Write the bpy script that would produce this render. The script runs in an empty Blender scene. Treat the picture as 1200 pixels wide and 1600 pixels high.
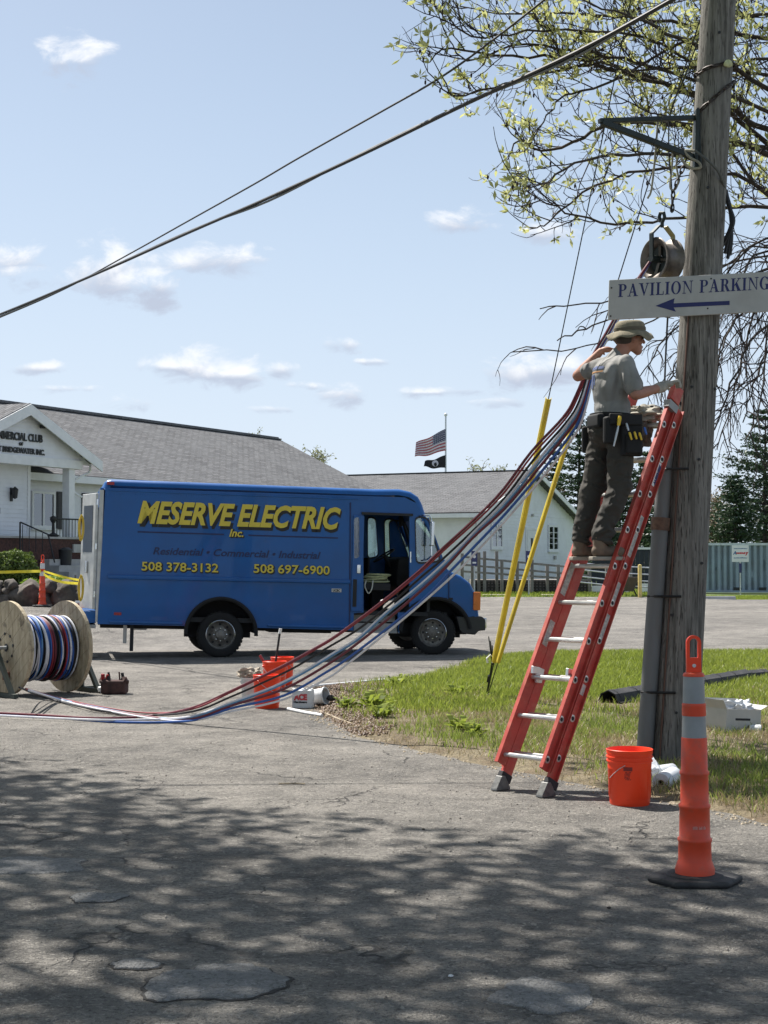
import bpy, bmesh, math, random
import numpy as np
from mathutils import Vector, Matrix, noise as mnoise
random.seed(11)
rad = math.radians
sc = bpy.context.scene
COL = sc.collection

# ------------------------------------------------------------------ camera, sky, sun, exposure
FPX, CX, CY, HORIZ, EYE = 2400.0, 600.0, 800.0, 878.0, 1.62
PITCH = math.atan((HORIZ - CY) / FPX)
cam_d = bpy.data.cameras.new('camera'); cam = bpy.data.objects.new('camera', cam_d); COL.objects.link(cam)
cam.location = (0, 0, EYE); cam.rotation_euler = (math.pi/2 + PITCH, 0, 0)
cam_d.sensor_fit = 'VERTICAL'; cam_d.sensor_height = 32.0; cam_d.sensor_width = 24.0
cam_d.lens = FPX / 1600 * 32; cam_d.clip_start = 0.1; cam_d.clip_end = 2000
sc.camera = cam
SUN_DIR = Vector((-0.44, 0.48, 1.0)).normalized()
SUN_EL = math.asin(SUN_DIR.z)
sl = bpy.data.lights.new('sun', 'SUN'); sl.energy = 5.0; sl.angle = rad(0.53); sl.color = (1.0, 0.955, 0.89)
so = bpy.data.objects.new('sun', sl); COL.objects.link(so)
so.rotation_euler = SUN_DIR.to_track_quat('Z', 'Y').to_euler(); so.location = SUN_DIR * 60
sc.view_settings.view_transform = 'Standard'; sc.view_settings.look = 'None'
sc.view_settings.exposure = 0.9; sc.view_settings.gamma = 1.0; sc.view_settings.use_curve_mapping = False

class NT:
    """tiny node-tree helper"""
    def __init__(s, nt): s.nt = nt
    def n(s, typ, **kw):
        nd = s.nt.nodes.new(typ)
        for k, v in kw.items():
            if k == 'inp':
                for i, x in v.items():
                    if isinstance(x, bpy.types.NodeSocket): s.nt.links.new(x, nd.inputs[i])
                    else: nd.inputs[i].default_value = x
            else: setattr(nd, k, v)
        return nd
    def math(s, op, a, b=0.0, c=0.0, clamp=False):
        return s.n('ShaderNodeMath', operation=op, use_clamp=clamp, inp={0: a, 1: b, 2: c}).outputs[0]
    def smooth(s, x, a, b):
        return s.n('ShaderNodeMapRange', interpolation_type='SMOOTHSTEP', inp={0: x, 1: a, 2: b, 3: 0.0, 4: 1.0}).outputs[0]
    def mix(s, f, a, b, bt='MIX'):
        nd = s.n('ShaderNodeMix', data_type='RGBA', blend_type=bt)
        for i, x in ((0, f), (6, a), (7, b)):
            if isinstance(x, bpy.types.NodeSocket): s.nt.links.new(x, nd.inputs[i])
            else: nd.inputs[i].default_value = x if i == 0 else (tuple(x) + (1,))[:4]
        return nd.outputs[2]
    def noise(s, vec, scale, detail=3, rough=.55, dist=0.0):
        return s.n('ShaderNodeTexNoise', inp={'Vector': vec, 'Scale': scale, 'Detail': detail, 'Roughness': rough, 'Distortion': dist})

CLOUDS = [(120, 84, 52, 34), (190, 425, 84, 46), (25, 408, 52, 34), (345, 405, 80, 26), (717, 347, 48, 24), (840, 362, 52, 19),
          (308, 578, 82, 30), (198, 630, 44, 14), (528, 538, 36, 14), (548, 616, 62, 19), (828, 582, 100, 30), (440, 578, 26, 12),
          (55, 575, 50, 10), (640, 615, 40, 10), (235, 455, 50, 24), (95, 95, 34, 20), (370, 590, 40, 18), (250, 572, 40, 12), (880, 575, 40, 22), (40, 440, 60, 16), (430, 640, 46, 7), (95, 608, 60, 7), (705, 612, 60, 8), (585, 565, 30, 6), (480, 602, 34, 7), (770, 630, 60, 8)]
w = bpy.data.worlds.new('World'); sc.world = w; w.use_nodes = True
w.node_tree.nodes.clear(); N = NT(w.node_tree)
tc = N.n('ShaderNodeTexCoord'); gen = tc.outputs['Generated']
sky = N.n('ShaderNodeTexSky', sky_type='NISHITA', sun_disc=False, sun_elevation=SUN_EL, sun_rotation=rad(-42.5),
          altitude=0, air_density=0.9, dust_density=2.6, ozone_density=1.3)
sep = N.n('ShaderNodeSeparateXYZ', inp={0: gen})
yy = N.math('MAXIMUM', sep.outputs[1], 0.02)
u = N.math('DIVIDE', sep.outputs[0], yy); v = N.math('DIVIDE', sep.outputs[2], yy)
uv = N.n('ShaderNodeCombineXYZ', inp={0: u, 1: v}).outputs[0]
suv = N.n('ShaderNodeMapping', inp={'Vector': uv, 'Scale': (1, 1.7, 1)}).outputs[0]; n1 = N.noise(suv, 30, 8, .62, .4); n2 = N.noise(suv, 11, 3, .5)
nn = N.math('ADD', N.math('MULTIPLY', N.math('SUBTRACT', n1.outputs[0], .5), 3.4), N.math('MULTIPLY', N.math('SUBTRACT', n2.outputs[0], .5), 2.2))
front = N.math('GREATER_THAN', sep.outputs[1], 0.05)
dens = None; shade = None
for (px, py, rx, ry) in CLOUDS:
    cu, cv = (px - CX) / FPX, (HORIZ - py) / FPX; rx, ry = rx * 1.08, ry * 1.08
    a = N.math('DIVIDE', N.math('SUBTRACT', u, cu), rx / FPX * 1.3); b = N.math('DIVIDE', N.math('SUBTRACT', v, cv), ry / FPX * 1.5)
    r2 = N.math('ADD', N.math('MULTIPLY', a, a), N.math('MULTIPLY', b, b))
    d = N.math('SUBTRACT', .72, r2)
    dens = d if dens is None else N.math('MAXIMUM', dens, d)
    g = N.math('MULTIPLY', N.math('SUBTRACT', 1.2, r2, clamp=True), b)
    shade = g if shade is None else N.math('ADD', shade, g)
fade = N.smooth(N.math('ADD', dens, nn), 0.12, 1.15)
cl = N.math('MULTIPLY', fade, front)
# elsewhere: the same loose fair-weather puffs
wn = N.noise(gen, 5.0, 6, .6)
az = N.math('ABSOLUTE', u)
outside = N.math('MAXIMUM', N.math('LESS_THAN', sep.outputs[1], 0.05), N.smooth(az, .36, .5))
outside = N.math('MAXIMUM', outside, N.math('MULTIPLY', N.smooth(v, .5, .7), 1.0))
upw = N.smooth(sep.outputs[2], 0.02, 0.1)
puffs = N.math('MULTIPLY', N.math('MULTIPLY', N.smooth(wn.outputs[0], .56, .7), outside), upw)
cl = N.math('MULTIPLY', N.math('MAXIMUM', cl, puffs), .93)
hz = N.n('ShaderNodeMapRange', inp={0: sep.outputs[2], 1: 0.0, 2: 0.42, 3: 1.0, 4: 0.0}).outputs[0]
base = N.mix(N.math('MULTIPLY_ADD', hz, .46, .3), sky.outputs[0], (6.3, 8.2, 10.6))
base = N.mix(N.math('MULTIPLY', N.math('MULTIPLY', hz, hz), .62), base, (8.9, 9.5, 10.2))
white = N.mix(N.smooth(N.math('ADD', shade, N.math('MULTIPLY', nn, .35)), -.25, .4), (5.2, 5.8, 7.1), (9.8, 10.0, 10.4))
colr = N.mix(cl, base, white)
bg = N.n('ShaderNodeBackground', inp={'Color': colr, 'Strength': 0.056})
N.n('ShaderNodeOutputWorld', inp={0: bg.outputs[0]})

# ------------------------------------------------------------------ placing helpers
def ray(px, py):
    u = (px - CX) / FPX; v = (CY - py) / FPX; c, s = math.cos(PITCH), math.sin(PITCH)
    return Vector((u, c - v * s, s + v * c))
def W(px, py, d):
    r = ray(px, py); t = d / r.y
    return Vector((r.x * t, d, EYE + r.z * t))
def G(px, py, z=0.0):
    r = ray(px, py); t = (z - EYE) / r.z
    return Vector((r.x * t, r.y * t, z))
def sstep(x, a, b):
    t = min(1, max(0, (x - a) / (b - a))); return t * t * (3 - 2 * t)
def ground_z(x, y):
    left = 0.55 * sstep(y, 28.5, 37.5) * sstep(-x, 0.5, 6)
    left += .12 * sstep(y, 38, 45) * sstep(-x, -4, 4)
    right = 0.3 * sstep(y, 63.5, 70) * (1 - sstep(x, 12, 15)) * sstep(x, -14, 4)
    return left + right

# ------------------------------------------------------------------ materials
MATS = {}
def mat(name, col, rough=.6, metal=0.0, var=.12, scale=6.0, bump=.0, bscale=60.0, spec=.5, stretch=None, coat=0.0, dirt=None, dirt_amt=.0, dscale=2.5):
    if name in MATS: return MATS[name]
    m = bpy.data.materials.new(name); m.use_nodes = True; nt = NT(m.node_tree)
    bs = m.node_tree.nodes['Principled BSDF']
    t = nt.n('ShaderNodeTexCoord').outputs['Object']
    if stretch: t = nt.n('ShaderNodeMapping', inp={'Vector': t, 'Scale': stretch}).outputs[0]
    f = nt.noise(t, scale, 5, .6)
    ff = nt.smooth(f.outputs[0], .3, .7)
    lo = [max(0, c * (1 - var)) for c in col]; hi = [min(1, c * (1 + var)) for c in col]
    c = nt.mix(ff, lo, hi)
    if dirt:
        dn = nt.noise(t, dscale, 6, .65)
        c = nt.mix(nt.math('MULTIPLY', nt.smooth(dn.outputs[0], .45, .7), dirt_amt), c, dirt)
    m.node_tree.links.new(c, bs.inputs['Base Color'])
    r = nt.n('ShaderNodeMapRange', inp={0: f.outputs[0], 1: .3, 2: .7, 3: max(0, rough - .07), 4: min(1, rough + .07)}).outputs[0]
    m.node_tree.links.new(r, bs.inputs['Roughness'])
    bs.inputs['Metallic'].default_value = metal; bs.inputs['Specular IOR Level'].default_value = spec
    bs.inputs['Coat Weight'].default_value = coat
    if bump:
        bn = nt.noise(t, bscale, 4, .6)
        b = nt.n('ShaderNodeBump', inp={'Strength': bump, 'Distance': .02, 'Height': bn.outputs[0]})
        m.node_tree.links.new(b.outputs[0], bs.inputs['Normal'])
    MATS[name] = m; return m
def leaf_mat(name, c1, c2, trans=.35, scale=9.0):
    if name in MATS: return MATS[name]
    m = bpy.data.materials.new(name); m.use_nodes = True; nt = NT(m.node_tree); m.node_tree.nodes.clear()
    g = nt.n('ShaderNodeNewGeometry'); t = nt.n('ShaderNodeTexCoord').outputs['Object']
    rnd = g.outputs['Random Per Island']
    f = nt.noise(t, scale * .15, 3, .6)
    k = nt.math('MULTIPLY_ADD', rnd, .6, nt.math('MULTIPLY', f.outputs[0], .4), clamp=True)
    c = nt.mix(k, c1, c2)
    d = nt.n('ShaderNodeBsdfDiffuse', inp={0: c}); tr = nt.n('ShaderNodeBsdfTranslucent', inp={0: c})
    gl = nt.n('ShaderNodeBsdfGlossy', inp={0: (.6, .6, .6, 1), 1: .45})
    ms = nt.n('ShaderNodeMixShader', inp={0: trans, 1: d.outputs[0], 2: tr.outputs[0]})
    ms2 = nt.n('ShaderNodeMixShader', inp={0: .05, 1: ms.outputs[0], 2: gl.outputs[0]})
    nt.n('ShaderNodeOutputMaterial', inp={0: ms2.outputs[0]})
    MATS[name] = m; return m
def glass_mat(name, tint=(.75, .85, .85), refl=.12):
    if name in MATS: return MATS[name]
    m = bpy.data.materials.new(name); m.use_nodes = True; nt = NT(m.node_tree); m.node_tree.nodes.clear()
    fr = nt.n('ShaderNodeFresnel', inp={0: 1.5}).outputs[0]
    tr = nt.n('ShaderNodeBsdfTransparent', inp={0: tint + (1,)}); gl = nt.n('ShaderNodeBsdfGlossy', inp={0: (.9, .95, 1, 1), 1: .03})
    ms = nt.n('ShaderNodeMixShader', inp={0: nt.math('ADD', fr, refl, clamp=True), 1: tr.outputs[0], 2: gl.outputs[0]})
    nt.n('ShaderNodeOutputMaterial', inp={0: ms.outputs[0]}); MATS[name] = m; return m

# ------------------------------------------------------------------ mesh helpers
WM = {}
def tag(o, label=None, cat=None, group=None, kind=None):
    if label: o['label'] = label
    if cat: o['category'] = cat
    if group: o['group'] = group
    if kind: o['kind'] = kind
    return o
def thing(name, label, cat, M=(0, 0, 0), group=None):
    o = bpy.data.objects.new(name, None); COL.objects.link(o); o.empty_display_size = .2
    if not isinstance(M, Matrix): M = Matrix.Translation(Vector(M))
    o.matrix_world = M; WM[o.name] = M.copy()
    return tag(o, label, cat, group)
def link_mesh(me, name, m, parent):
    o = bpy.data.objects.new(name, me); COL.objects.link(o)
    if m is not None:
        me.materials.clear()
        for mm in (m if isinstance(m, (list, tuple)) else [m]): me.materials.append(mm)
    if parent is not None:
        o.parent = parent; WM[o.name] = WM[parent.name].copy()
    else: WM[o.name] = Matrix.Identity(4)
    return o
class MB:
    def __init__(s): s.v = []; s.f = []; s.mi = []
    def add(s, vs, fs, mi=0):
        b = len(s.v); s.v += [Vector(x) for x in vs]; s.f += [[b + i for i in f] for f in fs]; s.mi += [mi] * len(fs); return s
    def box(s, lo, hi, M=None, mi=0):
        x0, y0, z0 = lo; x1, y1, z1 = hi
        vs = [Vector(p) for p in ((x0,y0,z0),(x1,y0,z0),(x1,y1,z0),(x0,y1,z0),(x0,y0,z1),(x1,y0,z1),(x1,y1,z1),(x0,y1,z1))]
        if M is not None: vs = [M @ p for p in vs]
        return s.add(vs, [(0,3,2,1),(4,5,6,7),(0,1,5,4),(1,2,6,5),(2,3,7,6),(3,0,4,7)], mi)
    def bar(s, a, b, wd, ht, up=(0, 0, 1), mi=0):
        a, b = Vector(a), Vector(b); d = (b - a); L = d.length; d.normalize()
        sx = d.cross(Vector(up)); sx = sx.normalized() if sx.length > 1e-5 else Vector((1, 0, 0)); uz = sx.cross(d).normalized()
        M = Matrix((( d.x, sx.x, uz.x, a.x), (d.y, sx.y, uz.y, a.y), (d.z, sx.z, uz.z, a.z), (0, 0, 0, 1)))
        return s.box((0, -wd/2, -ht/2), (L, wd/2, ht/2), M, mi)
    def tube(s, pts, r, n=8, cap=True, mi=0):
        pts = [Vector(p) for p in pts]; m = len(pts)
        rs = r if isinstance(r, (list, tuple)) else [r] * m
        vs = []; ref = None
        for i, p in enumerate(pts):
            t = (pts[min(i + 1, m - 1)] - pts[max(i - 1, 0)])
            t = t.normalized() if t.length > 1e-9 else Vector((0, 0, 1))
            if ref is None:
                ref = t.cross(Vector((0, 0, 1)))
                if ref.length < .1: ref = t.cross(Vector((1, 0, 0)))
            ref = (ref - t * ref.dot(t)); ref.normalize(); bb = t.cross(ref)
            for k in range(n):
                a = 2 * math.pi * k / n
                vs.append(p + (ref * math.cos(a) + bb * math.sin(a)) * rs[i])
        fs = []
        for i in range(m - 1):
            for k in range(n):
                k2 = (k + 1) % n; fs.append((i*n+k, i*n+k2, (i+1)*n+k2, (i+1)*n+k))
        if cap: fs.append(tuple(range(n))[::-1]); fs.append(tuple((m-1)*n + k for k in range(n)))
        return s.add(vs, fs, mi)
    def lathe(s, prof, M=None, n=24, mi=0, cap=False):
        vs = []; fs = []; m = len(prof)
        for (r, z) in prof:
            for k in range(n):
                a = 2 * math.pi * k / n; p = Vector((r * math.cos(a), r * math.sin(a), z)); vs.append(M @ p if M is not None else p)
        for i in range(m - 1):
            for k in range(n):
                k2 = (k + 1) % n; fs.append((i*n+k, i*n+k2, (i+1)*n+k2, (i+1)*n+k))
        if cap: fs.append(tuple(range(n))[::-1]); fs.append(tuple((m-1)*n + k for k in range(n)))
        return s.add(vs, fs, mi)
    def prism(s, poly, h0, h1, M=None, mi=0):
        """poly in local xy, extruded along z"""
        n = len(poly); vs = [Vector((p[0], p[1], h0)) for p in poly] + [Vector((p[0], p[1], h1)) for p in poly]
        if M is not None: vs = [M @ p for p in vs]
        return s.add(vs, [tuple(range(n))[::-1], tuple(range(n, 2*n))] + [(i, (i+1) % n, n + (i+1) % n, n + i) for i in range(n)], mi)
    def blob(s, c, r, sub=2, amp=.15, sc_=3.0, mi=0, M=None, seed=0):
        bm = bmesh.new(); bmesh.ops.create_icosphere(bm, subdivisions=sub, radius=1)
        rr = Vector(r if isinstance(r, (list, tuple)) else (r, r, r)); vs = []
        for vv in bm.verts:
            k = 1 + amp * mnoise.noise(vv.co * sc_ + Vector((seed * 7.1, seed * 3.3, 0)))
            p = Vector((vv.co.x * rr.x, vv.co.y * rr.y, vv.co.z * rr.z)) * k
            if M is not None: p = M @ p
            vs.append(Vector(c) + p)
        fs = [[q.index for q in f.verts] for f in bm.faces]; bm.free()
        return s.add(vs, fs, mi)
    def build(s, name, m, parent=None, smooth=False, local=False, bevel=0, X=None, auto=None):
        vs = s.v
        if X is not None: vs = [X @ p for p in vs]
        if parent is not None and not local:
            inv = WM[parent.name].inverted(); vs = [inv @ p for p in vs]
        off = None
        if parent is None and vs:
            lo = Vector((min(p.x for p in vs), min(p.y for p in vs), min(p.z for p in vs))); hi = Vector((max(p.x for p in vs), max(p.y for p in vs), 0))
            off = Vector(((lo.x + hi.x) / 2, (lo.y + hi.y) / 2, lo.z)); vs = [p - off for p in vs]
        me = bpy.data.meshes.new(name); me.from_pydata([tuple(p) for p in vs], [], s.f)
        o = link_mesh(me, name, m, parent)
        if off is not None: o.location = off; WM[o.name] = Matrix.Translation(off)
        if any(s.mi): me.polygons.foreach_set('material_index', s.mi)
        me.update()
        bm = bmesh.new(); bm.from_mesh(me)
        bmesh.ops.recalc_face_normals(bm, faces=bm.faces); bm.to_mesh(me); bm.free()
        if smooth:
            me.polygons.foreach_set('use_smooth', [True] * len(me.polygons))
            me.set_sharp_from_angle(angle=rad(auto or 40))
        if bevel:
            b = o.modifiers.new('bevel', 'BEVEL'); b.width = bevel; b.segments = 2; b.limit_method = 'ANGLE'; b.angle_limit = rad(35)
            me.polygons.foreach_set('use_smooth', [True] * len(me.polygons)); 
            wn_ = o.modifiers.new('wn', 'WEIGHTED_NORMAL'); wn_.keep_sharp = True
        return o
def raw_mesh(name, verts, faces_flat, nper, m, parent=None, local=True):
    """big numpy meshes"""
    me = bpy.data.meshes.new(name); nf = len(faces_flat) // nper
    me.vertices.add(len(verts)); me.vertices.foreach_set('co', np.asarray(verts, dtype=np.float32).ravel())
    me.loops.add(len(faces_flat)); me.loops.foreach_set('vertex_index', np.asarray(faces_flat, dtype=np.int32))
    me.polygons.add(nf); me.polygons.foreach_set('loop_start', np.arange(0, nf * nper, nper, dtype=np.int32))
    me.update(calc_edges=True); me.validate()
    return link_mesh(me, name, m, parent)
def curve_mesh(splines, thick):
    cu = bpy.data.curves.new('c', 'CURVE'); cu.dimensions = '2D'; cu.fill_mode = 'BOTH'; cu.extrude = thick / 2
    for s in splines:
        sp = cu.splines.new('POLY'); sp.points.add(len(s) - 1); sp.use_cyclic_u = True
        for p, q in zip(sp.points, s): p.co = (q[0], q[1], 0, 1)
    o = bpy.data.objects.new('tmp', cu); dg = bpy.context.evaluated_depsgraph_get()
    COL.objects.link(o); dg.update(); me = bpy.data.meshes.new_from_object(o.evaluated_get(dg)); bpy.data.objects.remove(o); bpy.data.curves.remove(cu)
    return me
def plate(name, splines, thick, m, parent, M, bevel=0):
    """flat sheet with holes; M maps (x, y, depth) of the drawing to parent-local space"""
    me = curve_mesh(splines, thick); me.transform(M); me.name = name
    o = link_mesh(me, name, m, parent)
    if bevel:
        b = o.modifiers.new('bevel', 'BEVEL'); b.width = bevel; b.segments = 2; b.limit_method = 'ANGLE'; b.angle_limit = rad(40)
    return o
def text(name, s, h, m, parent, M, width=None, bold=0.0, shear=0.0, align='CENTER', ext=.002, spacing=1.0, world=False):
    cu = bpy.data.curves.new('t', 'FONT'); cu.body = s; cu.size = h / .73; cu.offset = bold; cu.shear = shear; cu.extrude = ext
    cu.align_x = align; cu.align_y = 'BOTTOM_BASELINE'; cu.space_character = spacing; cu.resolution_u = 3
    o = bpy.data.objects.new('tmp', cu); COL.objects.link(o); dg = bpy.context.evaluated_depsgraph_get(); dg.update()
    me = bpy.data.meshes.new_from_object(o.evaluated_get(dg)); bpy.data.objects.remove(o); bpy.data.curves.remove(cu)
    xs = [v.co.x for v in me.vertices]
    if width:
        k = width / (max(xs) - min(xs)); mid = (max(xs) + min(xs)) / 2 if align == 'CENTER' else min(xs)
        for v in me.vertices: v.co.x = (v.co.x - mid) * k
    if world: M = WM[parent.name].inverted() @ M
    me.transform(M); me.name = name
    return link_mesh(me, name, m, parent)
def basis(origin, ex, ey, ez=None):
    ex, ey = Vector(ex).normalized(), Vector(ey).normalized(); ez = Vector(ez).normalized() if ez else ex.cross(ey)
    o = Vector(origin)
    return Matrix(((ex.x, ey.x, ez.x, o.x), (ex.y, ey.y, ez.y, o.y), (ex.z, ey.z, ez.z, o.z), (0, 0, 0, 1)))
def copy_tree(o, loc=None, label=None, M=None):
    c = o.copy(); COL.objects.link(c)
    if M is not None: c.matrix_world = M
    elif loc is not None: c.location = loc
    if label: c['label'] = label
    def rec(src, dst):
        for ch in [x for x in COL.objects if x.parent == src]:
            d = ch.copy(); COL.objects.link(d); d.parent = dst; rec(ch, d)
    rec(o, c); return c
def spl(pts, k=6):
    """Catmull-Rom through points"""
    pts = [Vector(p) for p in pts]; out = []
    P = [pts[0] * 2 - pts[1]] + pts + [pts[-1] * 2 - pts[-2]]
    for i in range(1, len(P) - 2):
        for j in range(k):
            t = j / k; a, b, c, d = P[i-1], P[i], P[i+1], P[i+2]
            out.append(.5 * ((2*b) + (c - a) * t + (2*a - 5*b + 4*c - d) * t*t + (3*b - a - 3*c + d) * t**3))
    out.append(pts[-1]); return out
def arc(cx, cy, rx, ry, a0, a1, n):
    return [(cx + rx * math.cos(rad(a0 + (a1 - a0) * i / n)), cy + ry * math.sin(rad(a0 + (a1 - a0) * i / n))) for i in range(n + 1)]

# ================================================================== THE GROUND
def asphalt_mat(name, lo, hi, crack=1.0):
    m = bpy.data.materials.new(name); m.use_nodes = True; nt = NT(m.node_tree); bs = m.node_tree.nodes['Principled BSDF']
    t = nt.n('ShaderNodeTexCoord').outputs['Object']
    big = nt.noise(t, .35, 5, .6).outputs[0]; mid = nt.noise(t, 2.2, 6, .65).outputs[0]; fine = nt.noise(t, 38, 5, .8, .6).outputs[0]
    vor = nt.n('ShaderNodeTexVoronoi', feature='F1', inp={'Vector': t, 'Scale': 95.0}); gran = nt.smooth(vor.outputs['Distance'], .15, .65)
    k = nt.math('ADD', nt.math('MULTIPLY', nt.smooth(big, .35, .65), .42), nt.math('MULTIPLY', nt.smooth(mid, .3, .7), .58))
    c = nt.mix(k, lo, hi)
    c = nt.mix(nt.math('MULTIPLY', nt.smooth(fine, .5, .62), .7), c, tuple(x * .38 for x in lo))
    pale = nt.noise(t, 21, 4, .85, 1.5).outputs[0]
    c = nt.mix(nt.math('MULTIPLY', nt.smooth(pale, .52, .64), .6), c, tuple(min(1, x * 1.5) for x in hi))
    pits = nt.noise(t, 9.5, 6, .8, .8).outputs[0]; c = nt.mix(nt.math('MULTIPLY', nt.smooth(pits, .56, .66), .5), c, tuple(x * .45 for x in lo))
    oil = nt.noise(t, .8, 3, .5).outputs[0]; c = nt.mix(nt.math('MULTIPLY', nt.smooth(oil, .6, .72), .35), c, tuple(x * .6 for x in lo))
    # meandering cracks and worn pits
    dn = nt.noise(t, 1.3, 4, .6); dv = nt.n('ShaderNodeVectorMath', operation='MULTIPLY_ADD', inp={0: dn.outputs['Color'], 1: (1.3, 1.3, 0), 2: t}).outputs[0]
    ve = nt.n('ShaderNodeTexVoronoi', feature='DISTANCE_TO_EDGE', inp={'Vector': dv, 'Scale': .55}).outputs[0]
    line = nt.math('SUBTRACT', 1.0, nt.smooth(ve, .002, .011))
    gate = nt.smooth(nt.noise(t, .6, 2, .5).outputs[0], .5, .6)
    ck = nt.math('MULTIPLY', nt.math('MULTIPLY', line, gate), .75 * crack)
    ve2 = nt.n('ShaderNodeTexVoronoi', feature='DISTANCE_TO_EDGE', inp={'Vector': dv, 'Scale': 2.6}).outputs[0]
    line2 = nt.math('SUBTRACT', 1.0, nt.smooth(ve2, .004, .03)); gate2 = nt.smooth(nt.noise(t, .9, 3, .6).outputs[0], .56, .66)
    ck = nt.math('MAXIMUM', ck, nt.math('MULTIPLY', nt.math('MULTIPLY', line2, gate2), .6 * crack))
    c = nt.mix(ck, c, (.03, .028, .026))
    m.node_tree.links.new(c, bs.inputs['Base Color']); bs.inputs['Roughness'].default_value = .88; bs.inputs['Specular IOR Level'].default_value = .3
    h = nt.math('ADD', nt.math('MULTIPLY', gran, -.35), nt.math('MULTIPLY', fine, .9)); h = nt.math('SUBTRACT', h, nt.math('MULTIPLY', ck, 1.5))
    h = nt.math('ADD', h, nt.math('MULTIPLY', nt.noise(t, 9, 4, .7).outputs[0], 1.6))
    b = nt.n('ShaderNodeBump', inp={'Strength': 1.0, 'Distance': .02, 'Height': h}); m.node_tree.links.new(b.outputs[0], bs.inputs['Normal'])
    return m
M_ASPH = asphalt_mat('worn_asphalt', (.098, .092, .084), (.285, .265, .235))
M_PATCH = asphalt_mat('patch_asphalt', (.2, .2, .195), (.27, .265, .26), .15)
def grid_sheet(name, xs, ys, dz, m, keep=None):
    nx, ny = len(xs), len(ys)
    vs = [(x, y, ground_z(x, y) + dz) for y in ys for x in xs]
    fs = [(j*nx+i, j*nx+i+1, (j+1)*nx+i+1, (j+1)*nx+i) for j in range(ny-1) for i in range(nx-1) if keep is None or keep((xs[i]+xs[i+1])/2, (ys[j]+ys[j+1])/2)]
    me = bpy.data.meshes.new(name); me.from_pydata(vs, [], fs); me.update()
    o = link_mesh(me, name, m, None); o['kind'] = 'structure'; return o
M_LAWN = mat('far_lawn', (.085, .13, .03), .9, var=.35, scale=.8, bump=.6, bscale=20, dirt=(.16, .13, .07), dirt_amt=.5, dscale=.3)
xs = [-900, -400, -200, -100] + [x * 2.0 for x in range(-32, 33)] + [100, 200, 400, 900]
ys = [-60, -30] + [y * 1.5 for y in range(-10, 68)] + [110, 150, 250, 500, 900, 1500]
o = grid_sheet('ground', xs, ys, -.05, M_LAWN)
xs = [-34 + i * 1.0 for i in range(80)]; ys = [-14 + i * .8 for i in range(101)]
LOT_END = 66.2
ys = [y for y in ys if y < LOT_END] + [LOT_END]
o = grid_sheet('parking_lot', xs, ys, 0, M_ASPH, keep=lambda x, y: not (x < -3.5 and y > 41))
# smooth repair patches, each a thin skin with a broken edge
M_GAP = mat('crack_gap', (.025, .023, .021), .95)
def patch_sheet(cx, cy, rx, ry, seed, n=60, gap=1.0):
    g = G(cx, cy); gx = rx / FPX * g.y; gy = ry * (g.y ** 2) / (FPX * EYE)
    mb = MB(); rnd = random.Random(seed); ring = []
    for i in range(n):
        a = 2 * math.pi * i / n; k = 1 + .42 * mnoise.noise(Vector((math.cos(a) * 1.6, math.sin(a) * 1.6, seed * 3.7))) + .05 * rnd.uniform(-1, 1)
        ring.append((g.x + gx * k * math.cos(a), g.y + gy * k * math.sin(a)))
    inner = [(g.x + (p[0]-g.x) * .965, g.y + (p[1]-g.y) * .965) for p in ring]
    vs = [(p[0], p[1], .001) for p in ring] + [(p[0], p[1], .007) for p in inner] + [(g.x, g.y, .009)]
    fs = [(i, (i+1) % n, n + (i+1) % n, n + i) for i in range(n)] + [(n + i, n + (i+1) % n, 2*n) for i in range(n)]
    mb.add(vs, fs); o = mb.build('repair_patch', M_PATCH); o['kind'] = 'structure'
    # tar-dark gap round the broken edge
    rm = MB(); wdt = [max(0, gap * (.000 + .014 * (math.sin(2*math.pi*i/n) < .3)) + .02 * gap * mnoise.noise(Vector((math.cos(2*math.pi*i/n) * 3, math.sin(2*math.pi*i/n) * 3, seed)))) for i in range(n)]
    rm.add([(p[0], p[1], .0035) for p in ring] + [(p[0] + (p[0]-g.x) / gx * wdt[i], p[1] + (p[1]-g.y) / gy * wdt[i], .0032) for i, p in enumerate(ring)], [(i, (i+1) % n, n + (i+1) % n, n + i) for i in range(n)])
    o2 = rm.build('patch_gap', M_GAP); o2['kind'] = 'structure'; return o
for i, a in enumerate([(325, 1535, 110, 30), (55, 1352, 78, 15), (150, 1403, 42, 8), (850, 1556, 75, 22), (210, 1508, 40, 7)]): patch_sheet(*a, seed=i + 1, gap=(1.0, 0, .4, 0, .7)[i])

VERGE = [G(*p) for p in [(486, 1078), (482, 1096), (515, 1125), (560, 1150), (640, 1169), (700, 1181), (780, 1198), (860, 1217), (950, 1236), (1060, 1255),
         (1130, 1270), (1200, 1286), (1500, 1340), (2300, 1440)]] + [Vector((22, 9, 0)), Vector((24, 28, 0))] + [G(*p) for p in [(1500, 1018), (1200, 1021), (1000, 1022), (850, 1023), (770, 1027), (715, 1038), (650, 1060), (600, 1066), (540, 1070)]]
vp = np.array([(p.x, p.y) for p in VERGE])
def sdf(P):
    """distance inside (positive) the verge outline"""
    P = np.asarray(P, dtype=float); d = np.full(len(P), 1e9); inside = np.zeros(len(P), bool); n = len(vp)
    for i in range(n):
        a, b = vp[i], vp[(i + 1) % n]; e = b - a; q = P - a
        t = np.clip((q @ e) / (e @ e), 0, 1); d = np.minimum(d, np.hypot(*(q - t[:, None] * e).T))
        c = ((a[1] > P[:, 1]) != (b[1] > P[:, 1])); xx = (b[0] - a[0]) * (P[:, 1] - a[1]) / (b[1] - a[1] + 1e-12) + a[0]
        inside ^= c & (P[:, 0] < xx)
    return np.where(inside, d, -d)
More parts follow.
